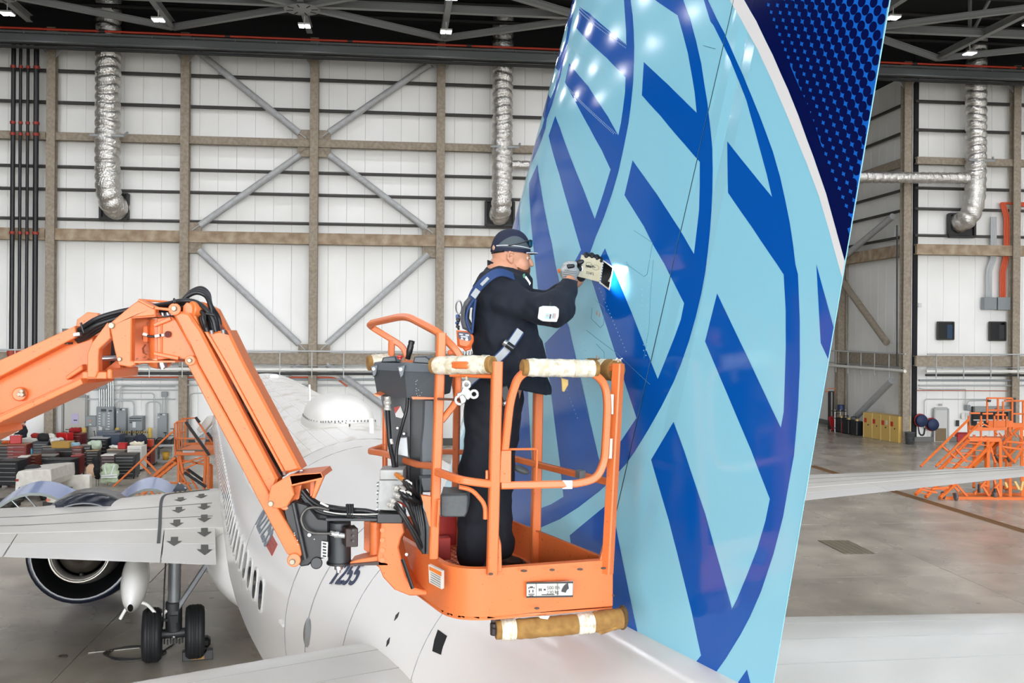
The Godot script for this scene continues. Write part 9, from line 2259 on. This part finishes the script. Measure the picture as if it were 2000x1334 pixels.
	for e in [[W(23.618,0,-70.706),0.55,1.05,"141518","black cylinder cart left of the yellow cabinets, farther one"],[W(23.806,0,-69.658),0.6,1.0,"141518","black cylinder cart left of the yellow cabinets, middle one"],[W(24.025,0,-68.643),0.6,1.0,"191a1d","black cylinder cart touching the yellow cabinets"]]:
		var o := thing("battery_cart",e[4],"cart",e[0],0.4)
		part(o,"body",Shape.new().box(W(0,e[2] / 2,-0.3),W(e[1],e[2],0.7),Basis(),0.06),mat(e[3],0.5),true)
		part(o,"cap",Shape.new().lathe([Vector2(0.12,0),Vector2(0.12,0.12),Vector2(0.05,0.16),Vector2(0,0.16)],Transform3D(Basis(),W(0,e[2],-0.25)),14),mat("b59d6a",0.4,0.4),true)
		part(o,"handle",Shape.new().tube([W(-0.2,e[2],-0.55),W(-0.2,e[2] + 0.25,-0.6),W(0.2,e[2] + 0.25,-0.6),W(0.2,e[2],-0.55)],0.025,6),black_rubber,true)
	var ex := thing("gas_cylinder","red cylinder on the floor left of the black carts","gas cylinder",W(23.52,0,-70.52))
	part(ex,"bottle",Shape.new().lathe([Vector2(0,0),Vector2(0.14,0),Vector2(0.14,0.7),Vector2(0.09,0.82),Vector2(0.04,0.9),Vector2(0,0.9)],Transform3D(),16),mat("a3171c",0.4),true)
	var cr := thing("creeper","red tilted mechanic's creeper at the far side wall","creeper",W(23.282,0,-72.148),0.3)
	part(cr,"pad",Shape.new().box(W(0,0.5,0),W(0.4,1.1,0.08),Basis(Vector3.BACK,0.25),0.03),mat("b3121f",0.5),true)
	part(cr,"foot",Shape.new().box(W(0.25,0.08,0.1),W(0.8,0.08,0.4),Basis(),0.02),mat("a01420",0.5),true)
	for k in 3: part(cr,"castor",Shape.new().ball(W(-0.3 + 0.35 * k,0.05,0.2),W(0.05,0.05,0.05),6),steel,true)
	var rk := thing("shelf_rack","black and white shelf rack with a blue drum at the far side wall","rack",W(23.479,0,-71.057),0.2)
	for yy in [0.3,1.0,1.5]: part(rk,"shelf",Shape.new().box(W(0,yy,-0.2),W(0.9,0.06,0.5)),black_rubber,true)
	for sx in [-0.42,0.0,0.42]: part(rk,"upright",Shape.new().bar(W(sx,0,0),W(sx,1.6,0),0.05,0.05,Vector3.BACK),mat("d8d6d0",0.5),true)
	part(rk,"blue_drum",Shape.new().cyl(W(0.15,1.56,-0.2),W(0.15,1.95,-0.2),0.26,16,0.03),mat("1c2c52",0.5),true)
	var ew := thing("eyewash_stand","tall dark cabinet with an orange shower arm at the far side wall","eyewash",W(23.531,0,-72.921),0.3)
	part(ew,"cabinet",Shape.new().box(W(0,1.4,-0.2),W(0.36,2.8,0.3),Basis(),0.02),mat("2a2622",0.6),true)
	part(ew,"front_strip",Shape.new().box(W(-0.06,1.5,-0.03),W(0.1,2.5,0.03)),mat("9a9a96",0.4),true)
	part(ew,"shower_arm",Shape.new().tube([W(0.3,2.6,-0.1),W(0.3,3.0,-0.1),W(-0.35,3.0,-0.1),W(-0.45,2.85,-0.1)],0.03,8),mat("d2763c",0.5),true)
	part(ew,"shower_head",Shape.new().lathe([Vector2(0.02,0.1),Vector2(0.14,0)],Transform3D(Basis(),W(-0.45,2.75,-0.1)),14),mat("d2763c",0.5),true)
	var wr := thing("pipe_rack","white tubular rack with hoses beside the hose reels","rack",W(26.853,0,-65.295))
	for q in [[W(-0.4,0,0),W(-0.4,1.3,0)],[W(0.45,0,0),W(0.45,1.3,0)],[W(-0.4,1.3,0),W(0.45,1.3,0)],[W(-0.4,0.1,0),W(0.45,0.1,0)],[W(-0.4,0.7,0),W(0.45,0.7,0)]]: part(wr,"tube",Shape.new().tube(q,0.03,6),mat("d9d7d2",0.4),true)
	part(wr,"hung_hose",Shape.new().tube(curve([W(-0.2,1.0,0.05),W(-0.1,0.5,0.1),W(0.15,0.45,0.1),W(0.25,0.9,0.05)],5),0.05,8),mat("2c2420",0.6),true)
	var rb := thing("parts_bin","red box on the floor under the serving hatch","bin",W(29.581,0,-65.164))
	part(rb,"tub",Shape.new().box(W(0,0.28,-0.2),W(0.8,0.56,0.5),Basis(),0.04),mat("a3151d",0.45),true)
	part(rb,"lid",Shape.new().box(W(0,0.57,-0.2),W(0.84,0.06,0.54),Basis(),0.02),mat("8a1218",0.45),true)
	make_right_stand()
func make_right_stand() -> void: # long orange dock with two platforms and a stair
	var o := thing("work_stand","large orange work platform with stairs beyond the right wing","work stand",W(20.555,0,-42.862))
	var org := mat("d96a22",0.45)
	var z := 2.2
	var side := [[W(20.193,3.248,-44),W(20.222,2.411,-44)],[W(20.259,3.543,-44),W(20.712,3.546,-44)],[W(20.215,3.429,-44),W(20.219,2.886,-44)],[W(20.758,3.433,-44),W(20.767,2.121,-44)],[W(20.825,3.524,-44),W(21.278,3.527,-44)],[W(21.346,3.437,-44),W(21.351,2.849,-44)],[W(21.391,3.483,-44),W(21.844,3.486,-44)],[W(21.89,3.419,-44),W(21.893,2.898,-44)],[W(20.828,3.072,-44),W(21.26,2.894,-44)],[W(21.502,4.164,-45),W(21.51,3.03,-45)],[W(21.502,4.153,-45),W(22.636,4.149,-45)],[W(21.988,4.145,-45),W(21.997,2.895,-45)],[W(22.636,4.149,-45),W(22.645,2.853,-45)],[W(21.552,3.609,-45),W(22.594,3.616,-45)],[W(22.221,4.007,-45),W(22.228,2.896,-45)],[W(22.29,4.031,-45),W(23.401,4.039,-45)],[W(23.123,4.037,-45),W(23.131,2.856,-45)],[W(22.641,3.455,-45),W(23.405,3.437,-45)]]
	bars(o,"rail_tube",side,0.075,org)
	for e in [[W(20.218,2.909,-44),W(20.807,2.845,-44),0.2],[W(20.807,2.845,-44),W(21.894,2.875,-44),0.14],[W(20.245,2.389,-44),W(21.625,2.376,-44),0.18],[W(22.645,2.899,-45),W(23.455,2.859,-45),0.3],[W(21.556,2.984,-45),W(22.644,2.992,-45),0.3]]: part(o,"platform_edge",Shape.new().bar(e[0],e[1],0.08,e[2],Vector3.UP),org)
	part(o,"platform",Shape.new().plate([W(20.245,2.411,-44),W(21.671,2.398,-44),W(23.044,2.282,-46.5),W(21.561,2.271,-46.5)],W(0,-0.06,0)),org)
	part(o,"platform",Shape.new().plate([W(22.645,2.945,-45),W(23.455,2.928,-45),W(25.018,2.78,-48),W(24.228,2.774,-48)],W(0,-0.06,0)),org)
	bars(o,"hand_rail",[[W(20.102,3.265,-43.8),W(17.527,1.359,-42.6)],[W(20.805,3.207,-44),W(18.184,1.364,-42.6)],[W(18.701,2.175,-43.2),W(19.282,1.668,-43.2)],[W(19.346,2.068,-43.4),W(19.886,1.468,-43.4)]],0.085,org)
	var st0: Vector3 = W(20.2,2.343,-44); var st1: Vector3 = W(17.154,0.217,-42.2)
	var en0: Vector3 = W(20.766,2.302,-44); var en1: Vector3 = W(17.589,0.111,-42.2)
	bars(o,"stair_stringer",[[st0,st1],[en0,en1],[W(21.309,2.26,-44),W(18.197,0.094,-42.2)],[W(21.826,2.231,-44.5),W(20.18,1.234,-43.5)]],0.13,org)
	for k in 11:
		var t := (k + 0.5) / 11.0
		part(o,"tread",Shape.new().bar(st0.lerp(st1,t),en0.lerp(en1,t),0.22,0.04,Vector3.UP),org)
	for k in 9: part(o,"tread",Shape.new().bar(en0.lerp(en1,(k + 0.6) / 10.0),(W(21.309,2.26,-44)).lerp(W(18.197,0.094,-42.2),(k + 0.6) / 10.0),0.06,0.04,Vector3.UP),org)
	var legs := [[W(21.082,2.349,-44),W(20.524,0.098,-42.8)],[W(21.626,2.308,-44),W(20.955,0.047,-42.6)],[W(22.553,2.806,-45),W(21.471,0.017,-42.8)],[W(23.062,2.809,-45),W(22,0.02,-42.8)]]
	bars(o,"leg",legs,0.14,org)
	bars(o,"leg",back(legs,W(0.4,0,-z)),0.12,org)
	bars(o,"brace_tube",[[W(21.627,2.127,-44),W(22.064,1.413,-43.6)],[W(21.717,2.172,-44),W(22.947,2.809,-45)],[W(21.669,1.474,-43.8),W(22.879,2.261,-44.5)],[W(21.216,1.741,-43.8),W(21.803,1.655,-43.8)],[W(21.035,1.965,-43.8),W(21.391,1.386,-43.6)],[W(22.019,1.412,-43.6),W(22.624,1.998,-44)],[W(21.65,2.081,-44),W(22.896,1.909,-44)],[W(21.861,2.287,-44.2),W(22.998,2.204,-44.2)],[W(21.152,2.169,-44),W(21.115,1.41,-43.4)],[W(20.124,0.624,-42.8),W(20.521,0.495,-42.8)],[W(19.836,0.192,-42.6),W(20.314,0.743,-42.6)],[W(20.21,0.552,-42.7),W(20.516,0.043,-42.6)],[W(20.735,0.775,-42.7),W(20.955,0.047,-42.6)],[W(20.429,0.087,-42.6),W(20.863,0.638,-42.6)],[W(18.67,0.762,-42.4),W(19.066,0.328,-42.4)],[W(19.021,0.618,-42.5),W(19.528,0.053,-42.5)],[W(17.889,0.445,-42.3),W(18.585,0.515,-42.3)],[W(18.24,0.094,-42.2),W(18.977,0.655,-42.4)],[W(17.345,0.441,-42.3),W(18.108,0.294,-42.3)]],0.09,org)
	bars(o,"base_beam",[[W(18.239,0.039,-42.4),W(22.122,0.023,-42.4)],[W(19.293,0.035,-43.4),W(22.642,0.037,-43.4)],[W(21.776,0.272,-44),W(22.908,0.257,-44)]],0.16,org)
	for k in 6: part(o,"perforated_step",Shape.new().bar(W(21.594,2.71,-44.5) + W(0.22 * k,-0.09 * (k % 3),0),W(21.732,2.551,-44.5) + W(0.22 * k,-0.09 * (k % 3),0),0.08,0.05,Vector3.UP),org)
	for c in [[W(18.785,0,-42.01),"left"],[W(18.405,0,-42.38),"mid"],[W(20.608,0,-42.471),"right"]]:
		part(o,"castor",Shape.new().cyl(c[0] + W(-0.05,0.17,0),c[0] + W(0.05,0.17,0),0.17,16,0.02),mat("55585a",0.5))
	for e in [[W(19.983,0.625,-42.5),W(19.986,0.275,-42.5)],[W(20.614,0.47,-42.4),W(20.616,0.077,-42.4)],[W(21.164,1.765,-43.6),W(21.368,1.453,-43.6)],[W(21.726,1.635,-43.6),W(21.839,1.456,-43.6)]]: part(o,"jack_screw",Shape.new().bar(e[0],e[1],0.09,0.09,Vector3.BACK,0.02),mat("1d1c1b",0.5))
	for e in [[W(21.346,0.646,-43),W(21.436,0.426,-43)],[W(21.766,0.693,-43),W(21.945,0.341,-43)],[W(22.12,0.696,-43),W(22.034,0.297,-43)]]: part(o,"yellow_strut",Shape.new().bar(e[0],e[1],0.1,0.1,Vector3.BACK,0.02),mat("d3b873",0.5))
	part(o,"tool_tray",Shape.new().box(W(21.499,4.039,-44.8),W(0.12,0.1,0.1),Basis(),0.01),mat("1d1c1b",0.5))
	part(o,"dark_post",Shape.new().box(W(23.467,3.385,-46.5),W(0.14,1.4,0.12),Basis(),0.01),mat("1d1c1b",0.5))
